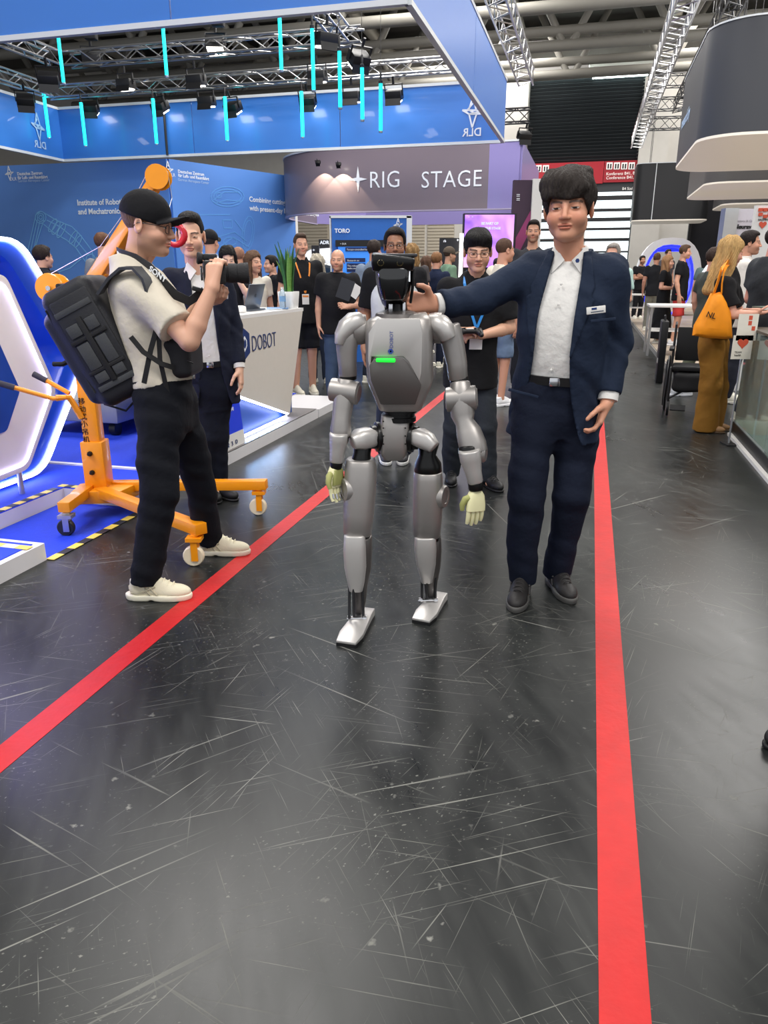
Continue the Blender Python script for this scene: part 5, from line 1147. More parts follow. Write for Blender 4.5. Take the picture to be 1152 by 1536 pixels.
def person(label, J, root, yaw=0.0, skin=(205, 160, 138), hair=('short', (28, 22, 20)), top=None, bottom=None, shoes=('sneaker', (230, 226, 210), (236, 232, 220)), h=.012, fem=False, bw=1.0, belly=0.0,
           stubble=0.0, group=None, curl=.35, closed=False, footyaw=(0.12, -0.12), wrinkle=.004, name='person', handh=None, thumb=.5, leg_r=1.0, footpitch=(0, 0), nofeet=False):
    p = thing(name, label, 'person', root, yaw, group); s = J['s']; fine = h < .01; far = h > .019
    up = (J['neck'] - J['pelvis']); L = up.length; up = up / L
    left = J['shL'] - J['shR']; left = (left - up * left.dot(up)).normalized(); fwd = left.cross(up)
    lp = J['hipL'] - J['hipR']; lp = Vector((lp.x, lp.y, 0)).normalized(); fp = lp.cross(UP)
    J['frame'] = (left, fwd, up, L)
    # ---- body (one mesh): trunk and limbs, hands, head
    k = s * bw
    rows = [(-.2, 0, .11, .08), (-.1, 0, .145, .1), (.05, .0, .155, .108), (.3, .005, .138, .1), (.62, .005, .158, .108), (.86, -.005, .145, .085), (1.0, -.01, .07, .06)]
    rows = [(a * L, b * s, c * k * .94, d * k * .94) for a, b, c, d in rows]
    ops = [U(loft(J['pelvis'], left, fwd, up, rows)), U(rc(J['neck'] - up * .03, J['head'] + Vector((0, .02, -.06)) * J['hs'], .056 * s, .05 * s), .03)]
    for sd in 'RL':
        ops += [U(rc(J['sh' + sd], J['el' + sd], .05 * k, .04 * k), .04), U(rc(J['el' + sd], J['wr' + sd], .04 * k, .024 * k), .02)]
        ops += [U(rc(J['hip' + sd], J['kn' + sd], .078 * k, .052 * k), .05), U(rc(J['kn' + sd], J['an' + sd], .052 * k, .036 * k), .02), U(rc(J['an' + sd], J['an' + sd] - UP * .05 * s + fp * .05, .036, .03), .01)]
    V, Q = sdf_mesh(ops, .015 if fine else .026 if far else .021); base = linc(skin); vs = [V]; qs = [Q]; cs = [np.tile(base, (len(V), 1))]; off = len(V)
    hh = handh or (.0043 if fine else .0105 if far else .008)
    for sd, side in (('R', 1), ('L', -1)):
        c_ = curl[0 if sd == 'R' else 1] if isinstance(curl, tuple) else curl; th_ = thumb
        e_, w_ = J['el' + sd], J['wr' + sd]
        o = [U(rc(e_ + (J['sh' + sd] - e_) * .55, e_, .047 * k, .041 * k)), U(rc(e_, e_ + (w_ - e_) * .3, .0415 * k, .042 * k), .01), U(rc(e_ + (w_ - e_) * .3, w_, .042 * k, .026 * k), .01)] + hand_ops(w_, J['hd' + sd], J['hn' + sd], side, s * (.93 if fem else 1.0), c_, thumb=th_)
        V, Q = sdf_mesh(o, hh); vs.append(V); qs.append(Q + off); off += len(V); C = np.tile(base, (len(V), 1)); cs.append(C)
    Hm = Matrix.Translation(J['head']) @ Euler(J['hrot']).to_matrix().to_4x4() @ Matrix.Diagonal((J['hs'] * J.get('hw', 1.0), J['hs'], J['hs'], 1)); HM = np.array(Hm)
    V, Q = head_mesh(.0027 if fine else .009 if far else .0068, fem); C = paint_head(V, skin, hair[1] if hair else tuple(c * .45 for c in skin), stubble, closed=closed, eye=J.get('eye', .0043))
    vs.append(V @ HM[:3, :3].T + HM[:3, 3]); qs.append(Q + off); cs.append(C)
    mesh_obj('body', np.concatenate(vs), np.concatenate(qs), attr_mat('skin', .48), p, True, np.concatenate(cs))
    J['Hm'] = Hm
    if hair and hair[0] != 'bald':
        V, Q = hair_mesh(hair[0], .0044 if fine else .0095); mesh_obj('hair', V @ HM[:3, :3].T + HM[:3, 3], Q, hairmat('%d_%d_%d' % hair[1], hair[1]), p, True)
    # ---- clothes
    T = top or {}; kind = T.get('kind', 'tee')
    def trunk(add, hem, topf, flare=0.0):
        ut = 0.0 if (kind == 'jacket' or T.get('tuck')) else .014
        r = [(hem, 0, .165 + flare + ut, .118 + flare * .6 + ut), (0, 0, .168 + ut * .4, .12 + ut * .4), (.3, .012 + belly * .6, .156 + belly * .3, .114 + belly), (.62, .01 + belly * .3, .174, .12 + belly * .3), (.86, 0, .160, .094), (.97, -.005, .1, .074), (topf, -.008, .06, .058)]
        return [U(loft(J['pelvis'], left, fwd, up, [(a * L, b * s, (c + add) * k, (d + add) * k) for a, b, c, d in r], 2.4))]
    tm = T.get('mat') or cloth('%d_%d_%d' % T.get('rgb', (30, 30, 32)), T.get('rgb', (30, 30, 32)))
    loose = T.get('loose', .0)
    def sleeve(sd, a0, frac, add):
        sh, e, w_ = J['sh' + sd], J['el' + sd], J['wr' + sd]; r0, r1, r2 = (.062 + add) * k, (.053 + add) * k, (.040 + add) * k
        if frac <= 1: return [U(fcone(sh, sh + (e - sh) * frac, r0, r0 + (r1 - r0) * frac + .006), .045)]
        return [U(rc(sh, e, r0, r1), .045), U(fcone(e, e + (w_ - e) * (frac - 1), r1, r1 + (r2 - r1) * (frac - 1)), .02)]
    def neckhole(r=.06): return SUB(rc(J['neck'] - up * .02 * s, J['head'], r * s, r * s), .006)
    if kind in ('tee', 'polo', 'blouse', 'shirt'):
        fr = T.get('sleeve', .62 if kind != 'shirt' else 1.95); o = trunk(.004 + loose, T.get('hem', -.30), 1.05) + sleeve('R', 0, fr, .006 + loose) + sleeve('L', 0, fr, .006 + loose) + [DISP(folds(wrinkle, 34, 3)), neckhole(.059 if kind != 'tee' else .064)]
        sh_ob = sdf_obj('shirt', o, h, tm, p)
        if kind in ('polo', 'shirt'): make_collar(p, J, T.get('collar', tm), h)
    elif kind == 'jacket':
        sm = T.get('shirt_mat') or cloth('white_shirt', (226, 224, 220))
        o = trunk(.0, (bottom or {}).get('waist', .1) - .035, 1.05) + [DISP(folds(wrinkle * .9, 30, 5)), neckhole(.058)]
        sdf_obj('shirt', o, h, sm, p)
        if T.get('button', True): 
            for f in (.2, .36, .52, .68, .82):
                q = J['pelvis'] + up * f * L + left * T.get('shift', 0.0) * (1 - f * .4) + fwd * (.126 + belly * 1.4 if f < .7 else .12) * k; 
                if fine: MB().lathe(q, fwd, [(-.004, .0055), (.002, .0055), (.003, .001)], 8).build('button', WHITE, p)
        make_collar(p, J, sm, h)
        op_w = smooth_table(T.get('open', [(-.5, .0, .17), (-.2, .0, .10), (0, 0, .075), (.25, .0, .068), (.6, 0, .066), (.9, 0, .058), (1.1, 0, .05)])); O_, l_, f_, u_ = [npv(q) for q in (J['pelvis'], left, fwd, up)]
        def opening(P, extra=0.0):
            q = P - O_; t = (q @ u_) / L; u = q @ l_; v = q @ f_
            return np.maximum(np.abs(u - np.interp(t, op_w[0], op_w[1]) * k) - (np.interp(t, op_w[0], op_w[2]) + extra) * k, -(v - .02)).astype(np.float32)
        jb = trunk(T.get('add', .02), T.get('hem', -.44), 1.02, .018) + sleeve('R', 0, T.get('sleeve', 1.88), .010) + sleeve('L', 0, T.get('sleeve', 1.88), .010)
        for sd in 'RL': jb.append(U(rc(J['sh' + sd] + up * .012, J['neck'] - up * .03 * s, .056 * k, .046 * k), .05))
        jb += [DISP(folds(wrinkle, 26, 8)), DISP(folds(wrinkle * .5, 55, 9, (.8, .3, .6)))]
        sdf_obj('jacket', jb + [SUB(func(opening), .006), neckhole(.068)], h, tm, p)
        # lapels: a raised band of the jacket front beside the opening
        def band(P):
            q = P - O_; t = (q @ u_) / L; lw = np.interp(t, [.28, .34, .72, .74, .80, 1.02], [0, .012, .066, .05, .058, .03]); u = q @ l_; v = q @ f_
            return np.maximum(np.maximum(np.abs(u - np.interp(t, op_w[0], op_w[1]) * k) - (np.interp(t, op_w[0], op_w[2]) + lw) * k, .29 - t), -(v + .02 + (t > .93) * .2)).astype(np.float32)
        sdf_obj('lapel', jb + [OFF(.007), CUT(func(band)), SUB(func(opening), .003), neckhole(.066)], h * .85, tm, p)
        for sd in 'RL':                                     # shirt cuffs
            e, w_ = J['el' + sd], J['wr' + sd]; a_, b_ = e + (w_ - e) * .8, e + (w_ - e) * T.get('cuff', .985)
            MB().tube([a_, b_, b_ + (a_ - b_) * .04], [.043 * k, .041 * k, .030 * k], 18).build('cuff', sm, p, smooth=True)
    # trousers
    Bt = bottom or {}; bk = Bt.get('kind', 'trousers'); bm_ = Bt.get('mat') or cloth('%d_%d_%d' % Bt.get('rgb', (30, 32, 40)), Bt.get('rgb', (30, 32, 40)), noise=.14)
    wf = Bt.get('waist', .10); tucked = kind == 'jacket' or T.get('tuck')
    rows = [(-.34, 0, .10, .085), (-.22, 0, .155, .115), (-.05, 0, .172, .124), (.04, .0, .173, .126), (wf, .004, .170, .124 + belly * .5)]
    if not tucked: rows = [(-.34, 0, .10, .085), (-.22, 0, .148, .110), (-.08, 0, .152, .110), (.02, .0, .146, .104)]
    o = [U(loft(J['pelvis'], (left + lp).normalized(), (fwd + fp).normalized(), up, [(a * L, b, c * k, d * k + belly * .3) for a, b, c, d in rows]))]
    lr = leg_r
    for sd in 'RL':
        hp, kn, an = J['hip' + sd], J['kn' + sd], J['an' + sd]
        if bk == 'shorts': o += [U(fcone(hp, hp + (kn - hp) * .92, .096 * k * lr, .088 * k * lr), .05)]
        elif bk == 'wide': o += [U(rc(hp, kn, .102 * k, .105 * k), .06), U(fcone(kn, Vector((an.x, an.y, .02)), .105 * k, .125 * k), .03)]
        else:
            hem = Bt.get('hem', .045); d_ = (an - kn).normalized(); e_ = an + d_ * (.085 - hem) * s * .8
            o += [U(rc(hp, kn, .094 * k * lr, .074 * k * lr), .05), U(fcone(kn, e_, .074 * k * lr, .058 * k * lr), .02)]
    o += [DISP(folds(wrinkle * 1.2, 24, 11)), DISP(folds(wrinkle * .7, 58, 12, (.5, .2, 1.0)))]
    if bk == 'wide': o = o[:-2] + [DISP(folds(.007, 42, 2, (1, .7, .06)))]
    if bk == 'skirt': o = [U(loft(J['pelvis'], left, fwd, UP, [(-.85 * s, 0, .26, .22), (-.4 * s, 0, .21, .17), (-.05, 0, .17, .125), (.06, 0, .155, .115)])), DISP(folds(.008, 20, 2, (1, .6, .1)))]
    sdf_obj('trousers' if bk != 'skirt' else 'skirt', o, h, bm_, p)
    if Bt.get('belt'):
        c0 = J['pelvis'] + up * (wf - .02) * L; rr = [superring(c0 + up * z, left, fwd, .174 * k, (.128 + belly) * k, 36, 2.4) for z in (-.018, .018)]
        MB().ringloft(rr).build('belt', M('belt_black', (18, 18, 20), .35), p, smooth=True)
        MB().box(c0 + fwd * (.129 + belly) * k, (.045, .012, .035)).build('buckle', CHROME, p, bevel=.003)
    # shoes
    if not nofeet:
        st, uc, sc = shoes; (uv, uq), (sv, sq) = shoe_meshes(st); um = M('shoe_%d_%d_%d' % uc, uc, .6, noise=.08, bump=.1, bscale=120); sm2 = M('sole_%d_%d_%d' % sc, sc, .55)
        for i, sd in enumerate('RL'):
            an = J['an' + sd]; fy = math.atan2(fp.x, -fp.y) + footyaw[i]
            Mx = Matrix.Translation((an.x, an.y, an.z - .085 * s)) @ Matrix.Rotation(fy, 4, 'Z') @ Matrix.Rotation(footpitch[i], 4, 'X') @ Matrix.Scale(s * (.9 if fem else 1.0), 4)
            so = shared_obj('shoe', (st, uc), uv, uq, um, p); so.matrix_local = Mx
            shared_obj('sole', (st, sc, 's'), sv, sq, sm2, so)
            if fine or st == 'runner':
                mb = MB(); lm = M('lace_%d_%d_%d' % sc, tuple(min(255, c + 12) for c in uc), .7)
                for j in range(4):
                    y = -.128 + j * .021; z = .0795 + j * .0085; mb.tube([(-.024, y + .006, z - .018), (-.01, y, z - .001), (0, y - .002, z + .002), (.01, y, z - .001), (.024, y + .006, z - .018)], .0032, 6)
                lo_ = mb.build('laces', lm, so, smooth=True); lo_['kind'] = 'stuff'
                if st == 'runner':
                    sm3 = M('stripe_%d' % uc[0], tuple(max(0, c - 34) for c in uc) if uc[0] > 128 else tuple(c + 26 for c in uc), .6)
                    for x in (-1, 1):
                        for pts in ([(x * .0425, -.06, .034), (x * .0405, -.03, .07), (x * .03, -.022, .09)], [(x * .0415, -.03, .034), (x * .0405, -.01, .06), (x * .031, .0, .09)], [(x * .041, -.055, .075), (x * .042, .0, .048), (x * .034, .06, .04)]): MB().tube(pts, .0038, 6).build('side_stripe', sm3, so, smooth=True)
                    MB().tube([(-.02, .066, .05), (0, .075, .06), (.02, .066, .05)], .006, 6).build('heel_tab', sm3, so, smooth=True)
    return p, J
def make_collar(p, J, mat, h):
    left, fwd, up, L = J['frame']; s = J['s']; n0 = J['neck'] - up * .012 * s
    ax = ((J['head'] - J['neck']).normalized() * .3 + up).normalized(); O_, l_, f_ = npv(n0), npv(left), npv(fwd)
    def ring(P):
        q = P - O_; t = q @ npv(ax); rad = np.linalg.norm(q - t[:, None] * npv(ax), axis=1); r0 = (.071 - t * .22) * s
        return np.maximum(np.maximum(np.abs(rad - r0) - .006, np.abs(t - .018 * s) - .03 * s), (q @ f_) - .03 * s - .3 * (np.abs(q @ l_))).astype(np.float32)
    sdf_obj('collar', [U(func(ring, Vector(n0) - Vector((.12,) * 3), Vector(n0) + Vector((.12,) * 3)))], min(h, .006), mat, p)
    for sg in (-1, 1):                                      # the two collar points
        a = n0 + left * sg * .058 * s + fwd * .035 * s + up * .052 * s; b = n0 + left * sg * .012 * s + fwd * .075 * s + up * .0 * s; c = n0 + left * sg * .055 * s + fwd * .085 * s - up * .05 * s; d = n0 + left * sg * .085 * s + fwd * .035 * s + up * .0 * s
        nrm = (b - a).cross(c - a).normalized(); nrm = nrm if nrm.dot(fwd) > 0 else -nrm
        MB().prism([a, b, c, d], nrm * .005).build('collar_point', mat, p, bevel=.0015)
def Hx(J, x, y, z): return J['Hm'] @ Vector((x, y, z))
def glasses(p, J, mat=None, r=.0016):
    mat = mat or M('glasses_frame', (40, 40, 44), .3, .6); g = MB()
    for s in (-1, 1):
        g.tube([Hx(J, s * .033 + .022 * math.copysign(abs(math.cos(t)) ** .7, math.cos(t)), -.1005 + .006 * abs(math.cos(t)), -.004 + .0165 * math.copysign(abs(math.sin(t)) ** .7, math.sin(t))) for t in [i * 6.2832 / 20 for i in range(21)]], r, 6)
        g.tube([Hx(J, s * .056, -.096, .004), Hx(J, s * .074, -.05, .006), Hx(J, s * .080, .012, .006), Hx(J, s * .079, .03, -.01)], r, 6)
    g.tube([Hx(J, -.011, -.1, .002), Hx(J, 0, -.105, .004), Hx(J, .011, -.1, .002)], r, 6)
    return g.build('glasses', mat, p, smooth=True)
def lanyard(p, J, mat, drop=.40, badge=True, z_off=.0, wid=.018):
    left, fwd, up, L = J['frame']; s = J['s']; k = s
    def pt(u, t, v): return J['pelvis'] + up * t * L + left * u + fwd * v
    mb = MB(); end = pt(0.0, 1 - drop / L * .9, .150)
    for sg in (-1, 1):
        pts = [pt(sg * .05, 1.07, -.045), pt(sg * .078, 1.035, .0), pt(sg * .085, .93, .095), pt(sg * .06, .72, .146), end]
        rings = []
        for i, q in enumerate(pts):
            w = left * (wid / 2) if i > 1 else fwd * (wid / 2); rings.append([q - w, q - w + fwd * .003, q + w + fwd * .003, q + w])
        mb.ringloft(rings)
    lo = mb.build('lanyard', mat, p, smooth=True)
    if badge:
        b = MB(); c = end - up * .07 + fwd * .006; m4 = plane_m4(c, left, up).to_3x3(); b.box(c, (.085, .12, .003), m4); bo = b.build('badge', WHITE, lo); MB().box(c + up * .035 + fwd * .002, (.07, .02, .003), m4).build('badge_band', mat, bo)
    return lo
def cap(p, J, rgb=(24, 24, 27), mark=True):
    m = cloth('cap_%d' % rgb[0], rgb); V, Q = cap_mesh(); HM = np.array(J['Hm']); c = mesh_obj('cap', V @ HM[:3, :3].T + HM[:3, 3], Q, m, p, True)
    MB().lathe(Hx(J, 0, .012, .138), J['Hm'].to_3x3() @ Vector((0, 0, 1)), [(-.004, .009), (.002, .008), (.005, .001)], 10).build('cap_button', m, c); return c
_CAP = []
def cap_mesh():
    if not _CAP:
        o = [U(ell((0, .014, .045), (.088, .108, .096))), CUT(func(lambda P: -P[:, 2] + .018 + .18 * P[:, 1]), .004),
             U(func(lambda P: np.maximum(np.maximum(np.sqrt((P[:, 0] / .074) ** 2 + ((P[:, 1] + .085) / .088) ** 2) * .074 - .074, np.abs(P[:, 2] - .036 + .0 + 4.0 * P[:, 0] ** 2 + .28 * (P[:, 1] + .085)) - .004), P[:, 1] + .06).astype(np.float32), (-.09, -.18, -.03), (.09, -.04, .08)), .006)]
        _CAP.append(sdf_mesh(o, .0046))
    return _CAP[0]
def badge_plate(p, J, px, py, Y, tilt, rows=('', '')):
    q = J['toL'](px, py, Y); m3 = Matrix.Rotation(tilt, 3, 'Y')
    b = MB().box(q, (.075, .006, .028), m3).build('name_badge', WHITE, p, bevel=.002)
    MB().box(q + m3 @ Vector((-.008, -.0035, .006)), (.02, .001, .008), m3).build('badge_logo', NAVY, b); MB().box(q + m3 @ Vector((.004, -.0035, -.006)), (.05, .001, .004), m3).build('badge_line', M('badge_text', (90, 96, 110), .5), b); return b
# ---------------------------------------------------------------- the main figures
def pix_pose(root, pts, H, hs, hrot):
    r = Vector(root); J = {k: A(*v) - r for k, v in pts.items()}
    J['s'] = H / 1.75; J['hs'] = hs; J['hrot'] = hrot; J['toL'] = lambda px, py, Y: A(px, py, Y) - r
    return J
NAVYC = cloth('navy_suit', (31, 41, 60), .8); NAVYT = cloth('navy_trousers', (22, 28, 44), .85, .12)
# the man in the open navy suit, one hand behind the robot's neck
root = (.72, 3.25, 0)
J = pix_pose(root, dict(pelvis=(836, 583, 3.25), neck=(856, 384, 3.2), head=(853, 313, 3.14), shR=(800, 408, 3.25), elR=(722, 447, 3.2), wrR=(652, 457, 3.13), shL=(914, 412, 3.15), elL=(924, 515, 3.22), wrL=(911, 602, 3.14),
    hipR=(806, 600, 3.25), knR=(789, 745, 3.17), anR=(782, 872, 3.24), hipL=(868, 600, 3.26), knL=(858, 742, 3.22), anL=(836, 866, 3.34)), 1.86, 1.04, (.06, -.03, -.36)); J['hw'] = 1.09; J['eye'] = .0034
for sd in 'RL': J['an' + sd].z = .09
J['hdR'] = Vector((-1, -.32, .12)); J['hnR'] = Vector((-.25, -1, .05)); J['hdL'] = Vector((-.35, -.2, -1)); J['hnL'] = Vector((-1, .2, 0))
man, J = person('man in an open navy suit reaching to the robot neck', J, root, 0, skin=(208, 150, 122), hair=('fringe', (46, 40, 37)), top=dict(kind='jacket', mat=NAVYC, hem=-.38, sleeve=1.86, add=.016, shift=-.02, open=[(-.5, -.012, .165), (-.2, -.02, .115), (0, -.022, .09), (.25, -.022, .074), (.6, -.018, .07), (.9, -.004, .06), (1.1, 0, .05)]),
    bottom=dict(mat=NAVYT, belt=True, waist=.13, hem=.062), shoes=('runner', (36, 34, 34), (80, 79, 77)), h=.0074, curl=(.5, .55), footyaw=(-.35, .05), wrinkle=.0045, bw=.98, belly=.01, leg_r=1.06)
badge_plate(man, J, 894, 465, 3.02, -.12)
q = J['toL'](866, 391, 3.08); MB().lathe(q, (0.2, -1, 0), [(0, .004), (0, .009), (.002, .009), (.002, .004)], 6).build('collar_emblem', NAVY, man)
# breast pocket and side pocket flaps
for px, py, Y, w, t in ((905, 480, 3.015, .1, -.1), (785, 590, 3.07, .13, .25)):
    MB().box(J['toL'](px, py, Y), (w, .004, .012), Matrix.Rotation(t, 3, 'Y')).build('pocket_welt', NAVYC, man, bevel=.002)
MB().tube([J['wrL'] + Vector((.025 * math.cos(t), .0, .0)) + Vector((0, .03 * math.sin(t), .008 * math.cos(t))) for t in [i * .63 for i in range(11)]], .004, 6).build('wrist_watch', CHROME, man, smooth=True)

# the photographer in cap and cream shirt
root = (-1.0, 3.45, 0)
J = pix_pose(root, dict(pelvis=(247, 588, 3.46), neck=(196, 392, 3.5), head=(222, 338, 3.47), shR=(212, 436, 3.33), elR=(284, 512, 3.22), wrR=(318, 432, 3.27), shL=(226, 424, 3.66), elL=(272, 500, 3.68), wrL=(300, 456, 3.45),
    hipR=(240, 602, 3.37), knR=(238, 738, 3.26), anR=(218, 870, 3.2), hipL=(258, 602, 3.55), knL=(292, 695, 3.66), anL=(316, 812, 3.78)), 1.80, 1.04, (.16, .0, 1.5))
J['anR'].z = .088; J['anL'].z = .088
J['hdR'] = Vector((.12, .3, 1)); J['hnR'] = Vector((.4, .9, -.1)); J['hdL'] = Vector((1, -.5, .2)); J['hnL'] = Vector((0, .1, 1))
ph, J = person('photographer in a black cap and cream t-shirt aiming a camera', J, root, 0, skin=(214, 164, 138), hair=('buzz', (110, 82, 60)), top=dict(kind='tee', rgb=(204, 196, 180), loose=.012, sleeve=.72, hem=.06, tuck=True),
    bottom=dict(rgb=(17, 19, 26), waist=.11, belt=True, hem=.066), shoes=('runner', (222, 214, 188), (232, 226, 204)), h=.0074, curl=(.8, .6), footyaw=(.0, .0), wrinkle=.005, stubble=.55, leg_r=1.12, thumb=.8)
cap(ph, J); glasses(ph, J)
left, fwd, up, L = J['frame']
# camera held in front of the face
CB = M('camera_black', (20, 20, 22), .4, noise=.1); CB2 = M('camera_grip', (34, 34, 37), .75, bump=.3, bscale=200)
cm = thing('camera', 'black mirrorless camera with a big lens held by the photographer', 'camera', A(318, 408, 3.38), .25); 
MB().box((0, 0, 0), (.075, .135, .095)).build('body', CB, cm, bevel=.01)
MB().box((-.005, 0, .06), (.06, .055, .03)).build('viewfinder_hump', CB, cm, bevel=.008); MB().lathe((-.035, 0, .055), (-1, 0, .1), [(0, .02), (.02, .026), (.026, .02), (.02, .014)], 16).build('eyecup', CB2, cm, smooth=True)
MB().lathe((.035, 0, -.005), (1, 0, 0), [(0, .03), (.01, .038), (.03, .038), (.032, .041), (.07, .041), (.072, .038), (.09, .043), (.12, .045), (.12, .04), (.105, .036), (.1, .001)], 24).build('lens', CB2, cm, smooth=True)
MB().lathe((.137, 0, -.005), (1, 0, 0), [(0, .0005), (0, .036), (.003, .03), (.005, .0005)], 20).build('front_glass', M('lens_glass', (16, 20, 34), .05, noise=0, coat=1), cm, smooth=True)
MB().box((-.045, .0, -.005), (.008, .085, .06)).build('rear_screen', RGL, cm, bevel=.002); MB().box((.03, -.055, -.005), (.05, .03, .09)).build('grip', CB2, cm, bevel=.01)
for y in (-.045, .035): MB().lathe((.0, y, .047), (0, 0, 1), [(0, .012), (.01, .012), (.01, .001)], 14).build('dial', CB, cm)
MB().box((-.06, .06, -.075), (.06, .1, .02), Matrix.Rotation(.3, 3, 'Y')).build('flip_screen', CB, cm, bevel=.004)
# neck strap of the camera
STR = M('strap_dark', (46, 47, 50), .8, bump=.2, bscale=200); r_ = Vector(root)
def band(pts, w, th, name, mat, parent, side=(0, 1, 0), local=Vector((0, 0, 0))):
    rings = []; pts = [Vector(p) - local for p in pts]
    for i, q in enumerate(pts):
        d = (pts[min(i + 1, len(pts) - 1)] - pts[max(i - 1, 0)]).normalized(); sd = Vector(side[i]) if isinstance(side, list) else Vector(side); sd = (sd - d * sd.dot(d)).normalized(); n = d.cross(sd)
        rings.append([q - sd * w / 2 - n * th / 2, q + sd * w / 2 - n * th / 2, q + sd * w / 2 + n * th / 2, q - sd * w / 2 + n * th / 2])
    return MB().ringloft(rings).build(name, mat, parent, smooth=True, ang=60)
sl_ = [(.1, -.3, 1)] * 8
nks = band([A(176, 378, 3.5), A(182, 381, 3.42), A(204, 388, 3.395), A(226, 402, 3.37), A(246, 424, 3.33), A(262, 442, 3.34), A(284, 452, 3.38), A(306, 437, 3.42)], .042, .004, 'camera_strap', STR, ph, sl_, r_)
for px, py, Y, tx, an in ((236, 411, 3.335, 'SONY', -.62), (176.5, 381.5, 3.455, 'NY', -.1)):
    rv = Vector((math.cos(an), -.25, math.sin(an))); text_mesh('lettering', tx, .034, LOGOW, nks, plane_m4(A(px, py, Y) - r_ - Vector((0, .012, .01)), rv, (0.3, -.2, 1)), 'LEFT' if tx == 'NY' else 'CENTER', depth=.001, weight=.0008)
# backpack
bk = thing('backpack', 'large black hard-shell camera backpack worn by the photographer', 'backpack', A(150, 605, 3.45), 0); b0 = Vector(bk.location)
BKM = M('pack_black', (26, 27, 33), .6, noise=.12, bump=.15, bscale=150); BKG = M('pack_grey', (58, 60, 63), .62, noise=.12, bump=.15, bscale=150); BKS = M('pack_strap', (20, 20, 23), .75, bump=.2, bscale=220)
ax_u = (A(112, 425, 3.45) - A(212, 592, 3.45)).normalized()                 # up along the pack
mid = A(156, 507, 3.48) - b0; sd = Vector((0, 1, 0)); bkd = sd.cross(ax_u).normalized()
if bkd.x > 0: bkd = -bkd                                                     # away from the wearer's back
Rb = np.array([[bkd[i], sd[i], ax_u[i]] for i in range(3)])
def PK(x, y, z): return mid + bkd * x + sd * y + ax_u * z
body_ops = [U(rbox(PK(0, 0, -.01), (.125, .15, .275), .05, Rb)), U(rbox(PK(.125, 0, -.03), (.055, .12, .22), .045, Rb), .03), DISP(folds(.0025, 22, 4))]
sdf_obj('pack_body', body_ops, .008, BKM, bk)
MBp = lambda c, sz: MB().box(PK(*c), sz, Matrix((bkd, sd, ax_u)).transposed())
pan = MBp((-.01, -.152, -.0), (.19, .016, .42)).build('side_panel', BKM, bk, bevel=.008)
for c, sz in (((.04, -.163, .065), (.06, .008, .055)), ((-.05, -.163, .065), (.055, .008, .055)), ((.04, -.163, -.055), (.06, .008, .12)), ((-.05, -.163, -.055), (.055, .008, .12)), ((.04, -.163, -.155), (.06, .008, .045)), ((-.05, -.163, -.155), (.055, .008, .045))): MBp(c, sz).build('pocket_patch', BKG, pan, bevel=.004)
for c, sz in (((-.005, -.166, -.04), (.026, .008, .3)), ((-.005, -.166, .02), (.18, .006, .018)), ((-.005, -.166, -.124), (.18, .006, .016))): MBp(c, sz).build('webbing', BKS, pan, bevel=.002)
for z in (.15, -.2): MBp((-.005, -.160, z), (.18, .008, .026)).build('grey_band', BKG, pan, bevel=.003)
MB().tube([PK(.05, -.06, .24), PK(.04, -.05, .275), PK(.04, .05, .275), PK(.05, .06, .24)], .012, 8).build('top_handle', BKS, bk, smooth=True)
MB().tube([PK(.115, -.135, .2), PK(.13, -.11, .05), PK(.12, -.135, -.2)], .004, 6).build('zip', DARKSTEEL, bk, smooth=True)
MB().tube([PK(.17, -.05, -.02), PK(.21, -.06, -.02), PK(.25, -.06, .0)], .011, 8).build('side_loop', BKS, bk, smooth=True)
MB().tube([PK(.13, -.05, -.15), PK(.14, -.06, -.26), PK(.06, -.08, -.33), PK(.0, -.09, -.31)], .005, 6).build('dangling_cord', BKS, bk, smooth=True)
strp = band([A(150, 440, 3.33), A(166, 415, 3.31), A(185, 402, 3.29), A(205, 402, 3.27), A(219, 418, 3.25), A(226, 440, 3.262)], .06, .012, 'shoulder_strap', BKG, bk, [(0, 1, 0), (0, 1, .2), (.3, 1, .1), (.3, 1, .1), (.3, 1, 0), (.3, 1, 0)], b0)
band([A(196, 505, 3.24), A(215, 528, 3.25), A(243, 546, 3.26), A(262, 552, 3.3)], .022, .004, 'lower_strap', BKS, bk, (0, .3, 1), b0)
band([A(236, 490, 3.262), A(226, 525, 3.255), A(216, 575, 3.26)], .022, .004, 'compression_strap', BKS, bk, (1, 0, .2), b0)
band([A(238, 500, 3.262), A(240, 540, 3.262), A(252, 592, 3.29)], .02, .004, 'compression_strap', BKS, bk, (1, 0, .2), b0)
hpk = thing('waist_bag', 'black pouch hanging at the photographer belly', 'bag', A(272, 555, 3.45), 0); h0 = Vector(hpk.location)
sdf_obj('pouch', [U(rbox(A(271, 535, 3.45) - h0, (.075, .13, .085), .03)), DISP(folds(.003, 26, 6))], .008, BKM, hpk); MB().tube([A(248, 528, 3.33) - h0, A(290, 545, 3.33) - h0], .003, 6).build('zip', DARKSTEEL, hpk)

